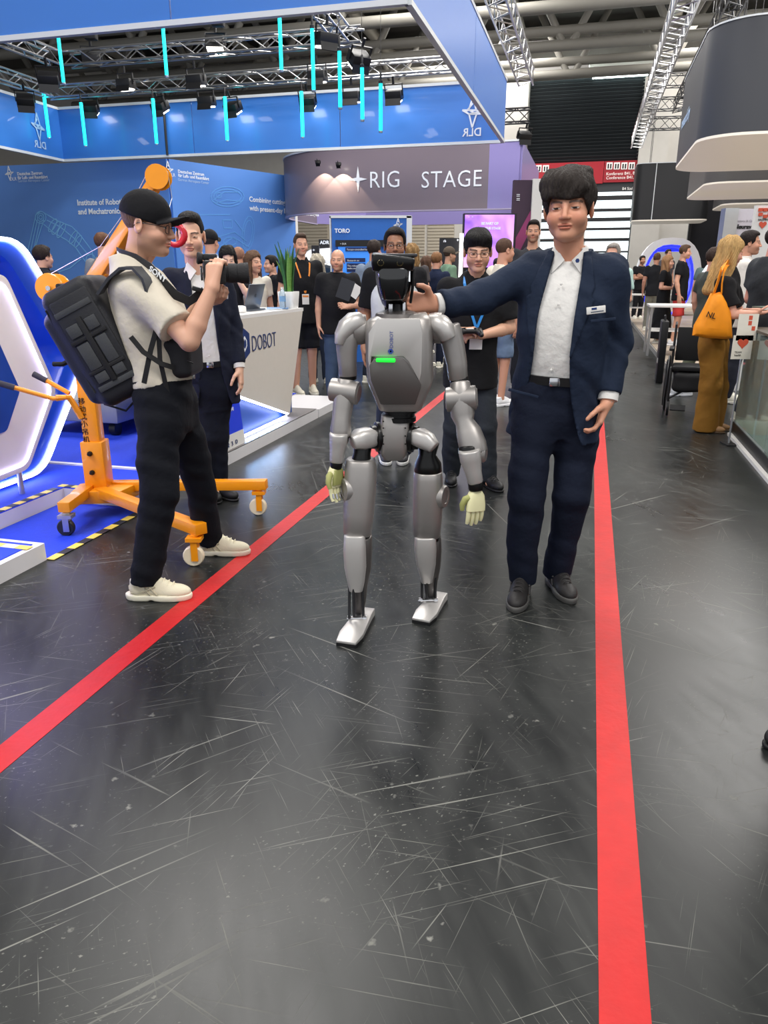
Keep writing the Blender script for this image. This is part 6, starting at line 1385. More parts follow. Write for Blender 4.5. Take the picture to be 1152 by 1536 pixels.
# the man in a dark suit behind the photographer
root = tuple(G(322, 752)); root = (root[0], root[1], 0)
SU2 = cloth('dark_navy_suit', (28, 32, 48), .8)
J = pix_pose(root, dict(pelvis=(316, 560, 4.85), neck=(297, 403, 4.82), head=(286, 354, 4.76), shR=(258, 420, 4.8), elR=(246, 480, 4.78), wrR=(262, 525, 4.68), shL=(333, 420, 4.88), elL=(350, 489, 4.92), wrL=(359, 553, 4.84),
    hipR=(302, 570, 4.85), knR=(312, 655, 4.82), anR=(312, 742, 4.86), hipL=(330, 570, 4.88), knL=(328, 655, 4.86), anL=(330, 738, 4.9)), 1.80, 1.04, (.12, 0, .12))
J['anR'].z = J['anL'].z = .088; J['hdR'] = Vector((.3, -.4, -.8)); J['hnR'] = Vector((1, 0, 0)); J['hdL'] = Vector((.1, -.15, -1)); J['hnL'] = Vector((-1, 0, 0))
s2, J = person('man in a dark suit standing between the photographer and the counter', J, root, 0, skin=(222, 176, 150), hair=('fade', (24, 22, 22)), top=dict(kind='jacket', mat=SU2, hem=-.3, add=.01), bottom=dict(rgb=(20, 24, 36), belt=True, waist=.13), shoes=('dress', (20, 20, 22), (16, 16, 18)), h=.009, closed=True, footyaw=(.3, .5), wrinkle=.003, bw=.88)
badge_plate(s2, J, 333, 444, 4.735, .1)

# the operator with the controller
root = (.60, 5.16, 0)
J = pix_pose(root, dict(pelvis=(706, 545, 5.16), neck=(713, 415, 5.14), head=(717, 377, 5.06), shR=(672, 432, 5.14), elR=(666, 500, 5.16), wrR=(690, 497, 4.95), shL=(756, 430, 5.16), elL=(764, 492, 5.14), wrL=(722, 503, 4.96),
    hipR=(690, 557, 5.15), knR=(682, 640, 5.16), anR=(676, 722, 5.28), hipL=(722, 557, 5.17), knL=(728, 640, 5.1), anL=(731, 722, 5.14)), 1.74, 1.04, (.2, 0, -.05)); J['eye'] = .0034; J['hw'] = 1.04
J['anR'].z = J['anL'].z = .086; J['hdR'] = Vector((.8, -.5, .1)); J['hnR'] = Vector((.2, .3, -.9)); J['hdL'] = Vector((-.9, -.35, .05)); J['hnL'] = Vector((-.2, .3, -.9))
op, J = person('young man in a black polo with a blue lanyard holding a controller', J, root, 0, skin=(216, 166, 138), hair=('bowl', (22, 20, 20)), top=dict(kind='polo', rgb=(27, 27, 29), sleeve=.8, hem=-.28, loose=.008), bottom=dict(rgb=(44, 48, 54)), shoes=('dress', (22, 22, 24), (18, 18, 20)), h=.009, curl=.7, footyaw=(-.2, .25), wrinkle=.004, leg_r=1.1)
glasses(op, J, M('glasses_steel', (120, 110, 104), .3, .8)); lanyard(op, J, M('lanyard_blue', (40, 130, 205), .6), drop=.36)
gc = thing('game_controller', 'black handheld controller held by the man with the blue lanyard', 'controller', A(705, 497, 4.88))
sdf_obj('shell', [U(rbox((0, 0, 0), (.06, .03, .014), .012)), U(rc((-.06, 0, 0), (-.07, -.045, -.02), .024, .015), .02), U(rc((.06, 0, 0), (.07, -.045, -.02), .024, .015), .02)], .005, CB, gc)
for x in (-.035, .03): MB().lathe((x, -.01, .012), (0, 0, 1), [(0, .005), (.008, .005), (.008, .009), (.012, .008), (.012, .001)], 12).build('thumbstick', CB2, gc)
MB().box((0, .0, .016), (.045, .03, .004)).build('touch_pad', WHITE, gc, bevel=.001)

# the bespectacled man straight behind the robot
J = std_pose(A(590, 343, 5.9).z, ('down', 'down'), spread=.07)
gm, J = person('bespectacled man in black with a pale open vest behind the robot', J, (A(592, 500, 5.9).x, 5.9, 0), .0, skin=(158, 112, 86), hair=('short', (24, 20, 20)), top=dict(kind='tee', rgb=(24, 24, 27), sleeve=.8), bottom=dict(rgb=(40, 46, 62)), shoes=('sneaker', (40, 40, 44), (226, 226, 222)), h=.010, stubble=.5)
glasses(gm, J); left, fwd, up, L = J['frame']
o = [U(loft(J['pelvis'], left, fwd, up, [(-.3 * L, 0, .19, .14), (.3 * L, .012, .178, .136), (.62 * L, .01, .19, .14), (.86 * L, 0, .172, .108), (.98 * L, 0, .10, .08)])), SUB(func(lambda P: np.maximum(np.abs(P[:, 0]) - .075, P[:, 1] + .02)))]
for sg in (-1, 1): o.append(SUB(rc((sg * .3, 0, J['shR'].z - .05), (sg * .16, 0, J['shR'].z - .03), .12, .085), .01))
sdf_obj('vest', o, .01, cloth('pale_vest', (206, 210, 212)), gm)
# ---------------------------------------------------------------- right side: hanging signs, glass display, platform, arch
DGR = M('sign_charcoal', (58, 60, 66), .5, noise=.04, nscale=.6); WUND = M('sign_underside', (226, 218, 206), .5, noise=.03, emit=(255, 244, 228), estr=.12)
def hang_sign(label, r0, r1, a0, a1, z0, z1, rad, mat, seams=(), text=None):
    t = thing('hanging_sign', label, 'hanging sign', W(r0, a0, z0)); L0 = Vector(t.location)
    def outline(ins=0.0):
        pts = []
        for cx_, cy_, s0 in ((r0 + rad, a0 + rad, math.pi), (r1 - rad, a0 + rad, 1.5 * math.pi), (r1 - rad, a1 - rad, 0), (r0 + rad, a1 - rad, .5 * math.pi)):
            for k in range(9):
                an = s0 + math.pi / 2 * k / 8; pts.append((cx_ + (rad - ins) * math.cos(an), cy_ + (rad - ins) * math.sin(an)))
        return pts
    rings = [[W(r, a, z) - L0 for r, a in outline(i)] for z, i in ((z0, .0), (z1, .0))]
    MB().ringloft(rings).build('shell', mat, t, smooth=True, ang=25)
    MB().ringloft([[W(r, a, z) - L0 for r, a in outline(.0 if z < z0 else .0)] for z in (z0 - .05, z0)]).build('underside', WUND, t, smooth=True, ang=25)
    MB().ringloft([[W(r, a, z) - L0 for r, a in outline(-.015)] for z in (z1, z1 + .03)]).build('top_rim', EDGE, t, smooth=True, ang=25)
    for r in seams: abox(MB(), r, r + .03, a0 - .008, a0 + .02, z0, z1).build('seam', EDGE, t, local=L0)
    for r, a in ((r0 + .6, a0 + .8), (r1 - .6, a0 + .8), (r0 + .6, a1 - .8), (r1 - .6, a1 - .8)): MB().cyl(W(r, a, z1) - L0, W(r, a, 13.85) - L0, .012, n=5).build('hanging_wire', DARKSTEEL, t)
    if text: text_mesh('lettering', text[0], text[1], LOGOP, t, plane_m4(W(r0 - .01, text[2], text[3]) - L0, -AV, UP), sx=1.0, weight=.005)
    return t
hang_sign('largest dark hanging sign with rounded corner and cream underside', 1.8, 9.5, 16.7, 22.3, 4.0, 5.9, .9, DGR, (4.3, 6.6), ('research.by', .36, 21.0, 4.75))
hang_sign('dark hanging sign showing its cream underside right below the largest one', 3.0, 10, 25.1, 30.6, 4.0, 5.6, .7, M('sign_grey', (82, 80, 80), .5), (5.2,))
hang_sign('small dark hanging sign above the white booth panel', 4.6, 11, 32.7, 36.0, 4.0, 5.2, .6, M('sign_grey', (82, 80, 80), .5), (6.2,))
r0, zz = ra(onA(948, 330, 37))[0], onA(948, 330, 37).z; r1 = ra(onA(1062, 326, 37))[0]
hang_sign('black box hanging sign with a white lower rim before the end wall', r0, r1, 37, 39.5, zz, onA(948, 246, 37).z, .35, M('sign_black', (26, 27, 30), .5), (r0 + .8,))
bw_ = thing('black_backdrop', 'tall black booth backdrop behind the arch', 'booth wall', W(4.2, 40, 0)); p0, p1 = ra(onA(1030, 400, 40))[0], ra(onA(1200, 400, 40))[0]
abox(MB(), p0, p1, 40, 40.2, 0, onA(1060, 300, 40).z).build('panel', M('backdrop_black', (20, 20, 27), .7), bw_, local=bw_.location)
abox(MB(), p0 - .12, p0, 39.95, 40.25, 0, onA(1060, 300, 40).z).build('edge_post', DARKSTEEL, bw_, local=bw_.location)
# low timber platform with tables
pf2 = thing('side_platform', 'low timber-topped booth platform beside the far aisle', 'platform', W(3, 20, 0)); L0 = Vector(pf2.location)
abox(MB(), 1.25, 14, 11.5, 34, 0, .085).build('skirt', M('skirt_grey', (150, 148, 144), .6), pf2, local=L0)
WD = [M('plank_%d' % i, c, .55, noise=.18, nscale=3, stretch=(1, 6, 1)) for i, c in enumerate(((168, 154, 136), (158, 144, 128), (176, 162, 144)))]
for i in range(34):
    a = 11.5 + i * .6617; abox(MB(), 1.27, 8.0, a + .004, a + .6577, .085, .1).build('plank', WD[i % 3], pf2, local=L0)
def table(label, px, py, Y, w, d, hgt):
    p = A(px, py, Y); t = thing('display_table', label, 'table', (p.x, p.y, .1), -YAW)
    MB().box((0, 0, hgt - .1 - .02), (w, d, .04)).build('tabletop', WHITE, t, bevel=.004); MB().box((0, 0, .42), (w - .1, d - .1, .02)).build('shelf', WHITE, t)
    for x in (-1, 1):
        for y in (-1, 1): MB().box((x * (w / 2 - .04), y * (d / 2 - .04), (hgt - .14) / 2), (.04, .04, hgt - .14)).build('leg', ALU, t)
    return t
t1 = table('white open-shelf table behind the wheelchair', 1040, 470, 13.2, 1.5, .8, .95); t2 = table('white counter table under the arch', 970, 460, 22, 1.6, .7, .9)
# small white arm robots on the table
for i, (dx, lab) in enumerate(((.1, 'small white robot arm on the open-shelf table'), (.45, 'white robot arm with a blue joint on the open-shelf table'))):
    b = t1.location + Vector((dx, 0, .85)); ro = thing('desk_robot', lab, 'robot arm', b); mw_ = M('arm_white', (228, 230, 234), .35)
    MB().lathe((0, 0, 0), UP, [(0, .09), (.02, .09), (.05, .06), (.12, .06)], 18).build('base', mw_, ro, smooth=True)
    MB().tube([(0, 0, .1), (0, 0, .3), (.05, 0, .42), (.1, -.05, .5)], [.055, .055, .05, .045], 14).build('upper_arm', mw_, ro, smooth=True); MB().tube([(.1, -.05, .5), (.0, -.1, .6), (-.06, -.12, .5)], [.05, .045, .04], 14).build('forearm', mw_, ro, smooth=True)
    MB().lathe((.1, -.1, .5), (0, -1, 0), [(0, .05), (.02, .045), (.02, .01)], 16).build('joint_cap', M('joint_blue', (40, 90, 200), .4), ro, smooth=True); MB().box((-.07, -.13, .42), (.05, .05, .1)).build('gripper', BLACK, ro, bevel=.006)
# arch with blue light
aa = 28.0; ca = ra(onA(1000, 420, aa))[0]; ar = thing('white_arch', 'white rounded booth arch with blue light on its inner rim', 'arch', W(ca, aa, .1)); L0 = Vector(ar.location)
wide = abs(ra(onA(1047, 420, aa))[0] - ra(onA(951, 420, aa))[0]) / 2; ht = onA(1000, 357, aa).z
def arch_pts(w, h_, n=28): return [(ca + w * math.copysign(abs(math.cos(t)) ** .75, math.cos(t)), .1 + (h_ - .1) * (math.sin(t) * .5 + .5)) for t in [-1.5 + (math.pi + 3.0) * i / n for i in range(n + 1)]]
def arch_strip(w, h_, th, a0_, a1_, name, mat):
    po_, pi2 = arch_pts(w, h_), arch_pts(w - th, h_ - th); rings = [[W(*o_[:1], a0_, max(o_[1], .1)) - L0, W(i_[0], a0_, max(i_[1], .1)) - L0, W(i_[0], a1_, max(i_[1], .1)) - L0, W(o_[0], a1_, max(o_[1], .1)) - L0] for o_, i_ in zip(po_, pi2)]
    return MB().ringloft(rings).build(name, mat, ar, smooth=True, ang=40)
arch_strip(wide, ht, .22, aa - .4, aa + .6, 'shell', M('arch_white', (222, 222, 226), .4)); arch_strip(wide - .23, ht - .23, .07, aa - .35, aa + .5, 'light_rim', M('arch_blue', (40, 50, 220), .4, noise=0, emit=(30, 40, 235), estr=1.2))
abox(MB(), ca - wide * .45, ca + wide * .45, aa + .3, aa + .5, ht - .42, ht - .3).build('light_bar', M('arch_blue', (40, 50, 220), .4), ar, local=L0)
# glass display case in front of the woman with the orange bag
gc_ = thing('glass_case', 'long low glass display case with black plinth at the aisle edge', 'display case', W(1.8, 5.5, 0)); L0 = Vector(gc_.location)
GLS = M('case_glass', (206, 222, 214), .04, noise=0, trans=.82, spec=.8, ior=1.25); r0, r1, a0, a1, zt3 = 1.36, 2.3, 3.6, 7.5, .98
abox(MB(), r0 + .03, r1, a0, a1, 0, .13).build('plinth', M('case_black', (24, 25, 27), .4), gc_, local=L0); abox(MB(), r0 - .005, r0 + .035, a0, a1, 0, .028).build('edge_profile', WHITE, gc_, local=L0)
abox(MB(), r0 + .04, r1, a0, a1, .13, .15).build('case_floor', M('case_floor', (176, 186, 178), .5), gc_, local=L0)
for k in range(3):
    b0_, b1_ = a0 + k * (a1 - a0) / 3 + .006, a0 + (k + 1) * (a1 - a0) / 3 - .006; abox(MB(), r0 + .04, r0 + .05, b0_, b1_, .13, zt3).build('front_pane', GLS, gc_, local=L0)
abox(MB(), r0 + .04, r1, a0, a0 + .01, .13, zt3).build('end_pane', GLS, gc_, local=L0); abox(MB(), r1 - .02, r1, a0, a1, .13, zt3).build('back_panel', M('case_back', (150, 158, 150), .6), gc_, local=L0)
abox(MB(), r0 + .03, r0 + .3, a0, a1, zt3, zt3 + .02).build('front_rail', M('case_dark_rail', (70, 62, 50), .5), gc_, local=L0); abox(MB(), r1 - .3, r1, a0, a1, zt3, zt3 + .02).build('rear_rail', DARKSTEEL, gc_, local=L0)
abox(MB(), r0 + .3, r1 - .3, a0, a1, zt3 + .004, zt3 + .014).build('top_pane', GLS, gc_, local=L0)
mod = thing('display_model', 'small grey machine model inside the glass case', 'model', W(1.8, 5.5, .15), -YAW)
MB().box((0, 0, .05), (.35, .5, .1)).build('base', M('model_grey', (150, 152, 150), .4), mod, bevel=.01); MB().lathe((0, .05, .1), UP, [(0, .1), (.05, .1), (.08, .06), (.2, .05), (.2, .01)], 16).build('turret', WHITE, mod, smooth=True); MB().box((.0, -.15, .15), (.2, .12, .1)).build('control_box', DARKSTEEL, mod, bevel=.01)
# cards with red squares and a heart
CARD = M('card_cream', (228, 222, 208), .6); REDO = M('card_red', (206, 84, 58), .6)
def heart(c, s, right, nrm, parent, L0):
    pts = []
    for k in range(24):
        t = 2 * math.pi * k / 24; x = 16 * math.sin(t) ** 3; y = 13 * math.cos(t) - 5 * math.cos(2 * t) - 2 * math.cos(3 * t) - math.cos(4 * t); pts.append(c - L0 + right * x * s / 17 + UP * y * s / 17)
    return MB().prism(pts, nrm * .003).build('heart', REDO, parent)
ck_ = A(1117, 505, 6.5); cs_ = thing('card_stand', 'two cream cards with red squares and a heart on a stand beside the glass case', 'sign', (ck_.x, ck_.y, 0)); L0 = Vector(cs_.location)
XV = Vector((1, 0, 0)); YN = Vector((0, -1, 0))
MB().cyl((0, .01, 0), (0, .01, ck_.z), .008, n=8).build('pole', ALU, cs_); MB().box((0, 0, .006), (.1, .16, .012)).build('foot', DARKSTEEL, cs_)
for (px, py, w, hh, kd) in ((1121, 491, .17, .22, 'sq'), (1113, 521, .17, .2, 'heart')):
    c = A(px, py, 6.48) - L0; sh = MB().box(c, (w, .004, hh)).build('card', CARD, cs_)
    if kd == 'heart': heart(c + UP * .035 + YN * .003, .05, XV, YN, sh, Vector()); text_mesh('lettering', 'TEAM\nhealth', .024, BLACK, sh, plane_m4(c + YN * .004 - UP * .05 - XV * .06, XV, UP), depth=.0005)
    else:
        rs = random.Random(5)
        for i in range(4):
            for j in range(3):
                if rs.random() < .62: MB().box(c + YN * .003 + XV * (w * (-.3 + i * .2)) + UP * hh * (.36 - j * .2), (w * .17, .003, hh * .16)).build('red_square', REDO, sh)
        text_mesh('lettering', 'ADITE', .028, BLACK, sh, plane_m4(c + YN * .004 - UP * .09 - XV * .055, XV, UP), depth=.0005)
nv = thing('lettered_partition', 'white booth panel lettered Neurave behind the blonde woman', 'booth wall', (A(1118, 400, 10.2).x, 10.2, 0)); L0 = Vector(nv.location)
ybox(MB(), 1092, 313, 1180, 430, 10.2, .1, L0, True).build('panel', M('panel_lilac', (204, 198, 206), .5), nv); ybox(MB(), 1089, 312, 1093, 430, 10.15, .14, L0, True).build('edge_profile', ALU, nv)
pl = PlaneG(Vector((0, 10.19, 0)), Vector((0, -1, 0)), Vector((1, 0, 0))); ptext(pl, 1101, 343, 'Neurave', 6.3, BLACK, nv, weight=.003); ptext(pl, 1103, 333, 'Factory-X GmbH', 3.5, M('grey_print', (150, 146, 152), .6), nv)
hs = thing('booth_sign', 'white sign with red squares and a heart beside the Neurave panel', 'sign', (A(1152, 400, 9.7).x, 9.7, 0)); L0 = Vector(hs.location)
ybox(MB(), 1135, 308, 1185, 430, 9.7, .06, L0, True).build('panel', WHITE, hs)
for i, (x, y) in enumerate(((1139, 312), (1146, 312), (1153, 312), (1139, 319), (1153, 319), (1146, 322))): ybox(MB(), x, y, x + 5, y + 5, 9.68, .02, L0).build('red_square', REDO, hs)
heart(A(1144, 337, 9.69), .05, Vector((1, 0, 0)), Vector((0, -1, 0)), hs, L0); pl = PlaneG(Vector((0, 9.69, 0)), Vector((0, -1, 0)), Vector((1, 0, 0))); ptext(pl, 1137, 331, 'BAZPIN', 3.2, BLACK, hs)
# black folded wheelchair
wc = thing('wheelchair', 'black folded wheelchair parked at the aisle edge', 'wheelchair', (A(1030, 600, 8.1).x + .06, 8.1, 0), -.38); 
for x in (-.28, .28):
    MB().tube([(x, .1 + .29 * math.cos(t), .3 + .29 * math.sin(t)) for t in [i * 6.2832 / 28 for i in range(29)]], .013, 8).build('rear_wheel', BLACK, wc, smooth=True)
    MB().tube([(x * 1.08, .1 + .25 * math.cos(t), .3 + .25 * math.sin(t)) for t in [i * 6.2832 / 28 for i in range(29)]], .006, 6).build('push_rim', DARKSTEEL, wc, smooth=True)
    mb = MB()
    for k in range(8): mb.tube([(x, .1, .3), (x, .1 + .285 * math.cos(k * .785), .3 + .285 * math.sin(k * .785))], .003, 4)
    mb.build('spokes', DARKSTEEL, wc)['kind'] = 'stuff'
    MB().lathe((x * .85, -.32, .09), (1, 0, 0), [(-.012, .01), (-.012, .085), (.012, .085), (.012, .01)], 18).build('caster_wheel', BLACK, wc, smooth=True)
    MB().tube([(x * .9, .14, .1), (x * .9, .16, .55), (x * .9, .2, .92), (x * .9, .3, .94)], .013, 8).build('back_tube', BLACK, wc, smooth=True)
    MB().tube([(x * .9, .14, .5), (x * .9, -.3, .5), (x * .88, -.36, .3), (x * .86, -.34, .12)], .012, 8).build('seat_tube', BLACK, wc, smooth=True)
    MB().box((x * .95, -.05, .69), (.05, .34, .03)).build('armrest', BLACK, wc, bevel=.01); MB().box((x * .9, -.05, .6), (.012, .3, .16)).build('side_guard', BLACK, wc)
    MB().box((x * .5, -.48, .12), (.15, .12, .012), Matrix.Rotation(.3, 3, 'X')).build('footplate', BLACK, wc)
MB().box((0, -.08, .5), (.48, .4, .05)).build('seat', M('wc_cloth', (22, 22, 24), .8), wc, bevel=.02); MB().box((0, .19, .72), (.46, .03, .36)).build('backrest', M('wc_cloth', (22, 22, 24), .8), wc, bevel=.012)
bm = MB(); bm.tube([(-.26, -.1, .15), (.26, -.1, .47)], .012, 8); bm.build('cross_brace', DARKSTEEL, wc); bm = MB(); bm.tube([(.26, -.1, .15), (-.26, -.1, .47)], .012, 8); bm.build('cross_brace', DARKSTEEL, wc)
sdf_obj('carry_bag', [U(rbox((0, -.12, .36), (.22, .2, .1), .05)), DISP(folds(.006, 20, 3))], .012, M('wc_cloth', (22, 22, 24), .8), wc)
sc_ = thing('sign_case', 'black flat equipment case standing beside the wheelchair', 'case', (A(992, 530, 10.6).x, 10.6, 0), -.3); MB().box((0, 0, .42), (.09, .5, .84)).build('case_body', BLACK, sc_, bevel=.015); MB().tube([(0, -.1, .84), (0, -.1, .9), (0, .1, .9), (0, .1, .84)], .012, 6).build('handle', DARKSTEEL, sc_, smooth=True); MB().box((-.047, -.1, .3), (.006, .16, .06)).build('case_label', WHITE, sc_)
# ---------------------------------------------------------------- the crowd
CROWD = 'visitors in the hall'
def visitor(label, px, ytop, Y, yaw, **k):
    p = A(px, ytop, Y); pose = k.pop('pose', {}); J = std_pose(p.z - k.pop('base', 0.0), **pose); z0 = k.pop('z0', 0.0)
    k['h'] = .0205 if Y > 9.8 else .016
    return person(label, J, (p.x, p.y, z0), math.radians(yaw), **k)
DK = (26, 26, 29)
p, J = visitor('man in a black polo and shorts with an orange lanyard behind the counter', 450, 351, 9.4, 22, skin=(212, 160, 134), hair=('fade', (70, 54, 44)), top=dict(kind='polo', rgb=DK), bottom=dict(kind='shorts', rgb=(26, 27, 32)), shoes=('sneaker', (228, 222, 204), (236, 232, 220)), bw=1.08, h=.013, stubble=.3)
lanyard(p, J, M('lanyard_orange', (232, 140, 52), .6), drop=.42)
p, J = visitor('bald man in a black t-shirt holding a brochure', 506, 374, 8.9, 5, skin=(208, 156, 130), hair=None, top=dict(kind='tee', rgb=(28, 28, 31), loose=.01), bottom=dict(rgb=(62, 78, 104)), shoes=('dress', (60, 46, 38), (40, 34, 30)), bw=1.12, belly=.03, h=.013, pose=dict(arms=('down', 'bent'), headyaw=-.2), stubble=.4)
br = thing('brochure', 'dark folded brochure with a white sheet held by the bald man', 'brochure', A(518, 434, 8.6)); MB().box((0, 0, 0), (.16, .006, .22), Matrix.Rotation(.35, 3, 'Y')).build('cover', M('brochure_dark', (52, 54, 60), .4), br); MB().box((.11, .0, -.02), (.11, .005, .14), Matrix.Rotation(.6, 3, 'Y')).build('white_sheet', WHITE, br)
visitor('woman with straight black hair resting her hand on her face', 341, 371, 8.4, 15, fem=True, skin=(226, 182, 158), hair=('long', (20, 18, 20)), top=dict(kind='tee', rgb=(30, 30, 34)), bottom=dict(rgb=(32, 34, 40)), pose=dict(arms=('down', 'face'), headpitch=.3), z0=.1, base=.1, bw=.88, h=.013, shoes=('sneaker', (230, 230, 230), (236, 236, 236)))
p, J = visitor('young woman with long brown hair in a cream top and dark vest', 379, 378, 9.3, 35, fem=True, skin=(214, 164, 138), hair=('long', (92, 68, 52)), top=dict(kind='tee', rgb=(222, 216, 202)), bottom=dict(rgb=(32, 32, 38)), bw=.88, h=.013, pose=dict(headyaw=.3), shoes=('sneaker', (230, 230, 230), (236, 236, 236)))
p, J = visitor('man in a black cap and pale shirt seen from behind', 314, 346, 8.9, 165, skin=(206, 152, 126), hair=('buzz', (50, 40, 34)), top=dict(kind='shirt', rgb=(206, 212, 220)), bottom=dict(rgb=(34, 36, 44)), z0=.1, base=.1)
cap(p, J, (26, 26, 28))
visitor('bald man in a dark suit seen from behind by the blue wall', 357, 371, 10.2, 170, skin=(206, 150, 122), hair=('buzz', (150, 110, 90)), top=dict(kind='shirt', rgb=(56, 62, 74)), bottom=dict(rgb=(40, 44, 54)))
visitor('man in black with dark hair looking aside near the blue wall', 407, 384, 11.5, -60, skin=(214, 164, 140), hair=('short', (30, 26, 26)), top=dict(kind='tee', rgb=(30, 31, 36)), bottom=dict(rgb=(36, 38, 44)))
visitor('woman with curly grey hair seen from behind', 475, 383, 10.4, 175, fem=True, skin=(216, 170, 146), hair=('curly', (176, 168, 152)), top=dict(kind='tee', rgb=(74, 90, 112)), bottom=dict(rgb=(54, 62, 80)))
visitor('dark-haired man turned to the blue wall drawing', 61, 369, 8.6, 150, skin=(206, 156, 132), hair=('short', (40, 30, 26)), top=dict(kind='shirt', rgb=(40, 42, 50)), bottom=dict(rgb=(36, 38, 46)), z0=.1, base=.1)
visitor('brown-haired visitor hidden behind the orange boom', 152, 350, 10.2, 160, skin=(206, 156, 132), hair=('short', (96, 66, 48)), top=dict(kind='tee', rgb=(120, 124, 130)), bottom=dict(rgb=(50, 54, 62)))
visitor('man in a blue-grey shirt behind the bespectacled man', 561, 361, 10.4, 150, skin=(206, 152, 128), hair=('short', (50, 40, 36)), top=dict(kind='polo', rgb=(126, 140, 160)), bottom=dict(rgb=(44, 50, 62)))
visitor('fair-haired man in a navy suit seen from behind', 655, 379, 12.2, 150, skin=(214, 160, 136), hair=('short', (128, 92, 62)), top=dict(kind='shirt', rgb=(34, 42, 66)), bottom=dict(rgb=(30, 36, 54)))
p, J = visitor('man in a green shirt and brown cap turned aside', 674, 371, 13.6, 110, skin=(200, 150, 124), hair=('buzz', (70, 54, 44)), top=dict(kind='tee', rgb=(110, 138, 116)), bottom=dict(rgb=(70, 70, 74)), stubble=.4); cap(p, J, (84, 74, 64))
visitor('woman with brown hair beside the black sign pillar', 640, 385, 14.5, 120, fem=True, skin=(206, 156, 130), hair=('long', (84, 60, 46)), top=dict(kind='tee', rgb=(60, 56, 60)), bottom=dict(rgb=(50, 50, 58)))
visitor('blonde visitor in the far crowd before the TORO panel', 618, 367, 11.6, 170, fem=True, skin=(214, 164, 138), hair=('curly', (150, 118, 78)), top=dict(kind='tee', rgb=(74, 70, 72)), bottom=dict(rgb=(54, 56, 66)))
visitor('short-haired man in a white t-shirt and denim shorts looking away', 757, 358, 8.6, 115, skin=(212, 156, 130), hair=('buzz', (84, 62, 50)), top=dict(kind='tee', rgb=(220, 212, 196)), bottom=dict(kind='shorts', rgb=(110, 130, 158)), shoes=('sneaker', (236, 236, 238), (240, 240, 242)), h=.013)
visitor('stern dark-haired man standing behind the suited man shoulder', 801, 331, 9.8, -12, skin=(196, 146, 120), hair=('fade', (34, 28, 26)), top=dict(kind='tee', rgb=(58, 58, 62)), bottom=dict(rgb=(40, 42, 50)), stubble=.4, h=.013)
visitor('grey-haired man in a mint polo behind the suited man', 921, 366, 9.4, -30, skin=(220, 166, 142), hair=('short', (140, 134, 128)), top=dict(kind='polo', rgb=(184, 214, 206)), bottom=dict(rgb=(112, 114, 120)), shoes=('sneaker', (226, 228, 232), (236, 236, 238)), pose=dict(arms=('down', 'bent')), bw=1.05)
visitor('visitor in a dark top far down the aisle', 746, 388, 16, 170, skin=(206, 156, 130), hair=('short', (30, 26, 26)), top=dict(kind='tee', rgb=(60, 66, 84)), bottom=dict(rgb=(46, 48, 56)))
# group on the timber platform
visitor('bearded man in black with folded arms at the arch', 964, 384, 24, 10, skin=(190, 140, 114), hair=('short', (30, 26, 24)), top=dict(kind='tee', rgb=(28, 28, 31)), bottom=dict(rgb=(32, 33, 38)), pose=dict(arms=('cross', 'cross')), z0=.1, base=.1, stubble=.7)
visitor('man in a dark t-shirt and light jeans at the arch seen from behind', 986, 380, 19, 160, skin=(206, 150, 126), hair=('short', (96, 70, 50)), top=dict(kind='tee', rgb=(36, 37, 41)), bottom=dict(rgb=(126, 124, 112)), z0=.1, base=.1)
visitor('woman in a long black dress with light brown hair on the platform', 1002, 384, 15.5, 60, fem=True, skin=(214, 162, 138), hair=('long', (150, 112, 78)), top=dict(kind='tee', rgb=(26, 26, 29)), bottom=dict(kind='skirt', rgb=(24, 24, 27)), pose=dict(arms=('bent', 'bent')), z0=.1, base=.1)
visitor('man in a black t-shirt and red shorts on the platform', 1028, 368, 15.0, 60, skin=(210, 156, 130), hair=('short', (84, 62, 48)), top=dict(kind='tee', rgb=(28, 28, 31)), bottom=dict(kind='shorts', rgb=(196, 62, 60)), shoes=('sneaker', (220, 220, 222), (236, 236, 236)), z0=.1, base=.1)
visitor('dark-haired visitor under the arch light', 1003, 374, 25, 20, skin=(206, 156, 130), hair=('short', (44, 34, 30)), top=dict(kind='tee', rgb=(80, 78, 84)), bottom=dict(rgb=(46, 48, 56)), z0=.1, base=.1)
visitor('man in a grey-green t-shirt near the Neurave panel', 1068, 378, 14.6, 150, skin=(206, 152, 128), hair=('short', (50, 40, 34)), top=dict(kind='tee', rgb=(88, 104, 104)), bottom=dict(rgb=(52, 56, 62)), z0=.1, base=.1)
# woman with the orange bag
BRW = cloth('ochre_trousers', (140, 98, 38), .7)
root = (3.16, 7.12, 0)
J = pix_pose(root, dict(pelvis=(1070, 508, 7.12), neck=(1093, 403, 7.1), head=(1097, 378, 7.06), shR=(1086, 428, 6.92), elR=(1100, 472, 6.85), wrR=(1132, 470, 6.8), shL=(1092, 426, 7.3), elL=(1110, 470, 7.3), wrL=(1140, 466, 7.1),
    hipR=(1068, 518, 7.05), knR=(1066, 580, 7.05), anR=(1058, 640, 7.08), hipL=(1076, 518, 7.2), knL=(1076, 580, 7.2), anL=(1066, 636, 7.2)), 1.74, 1.0, (.25, 0, 1.65))
J['anR'].z = J['anL'].z = .085
for sd in 'RL': J['hd' + sd] = Vector((1, -.1, .05)); J['hn' + sd] = Vector((0, .2, 1))
wg, J = person('blonde woman in a black top and ochre wide trousers at the glass case', J, root, 0, fem=True, skin=(216, 158, 134), hair=('long', (186, 150, 98)), top=dict(kind='tee', rgb=(27, 26, 28), loose=.02, sleeve=.75, hem=.02, tuck=True), bottom=dict(kind='wide', mat=BRW, waist=.08), shoes=('dress', (140, 104, 66), (90, 70, 50)), h=.009, footyaw=(0, 0), bw=.95, wrinkle=.006)
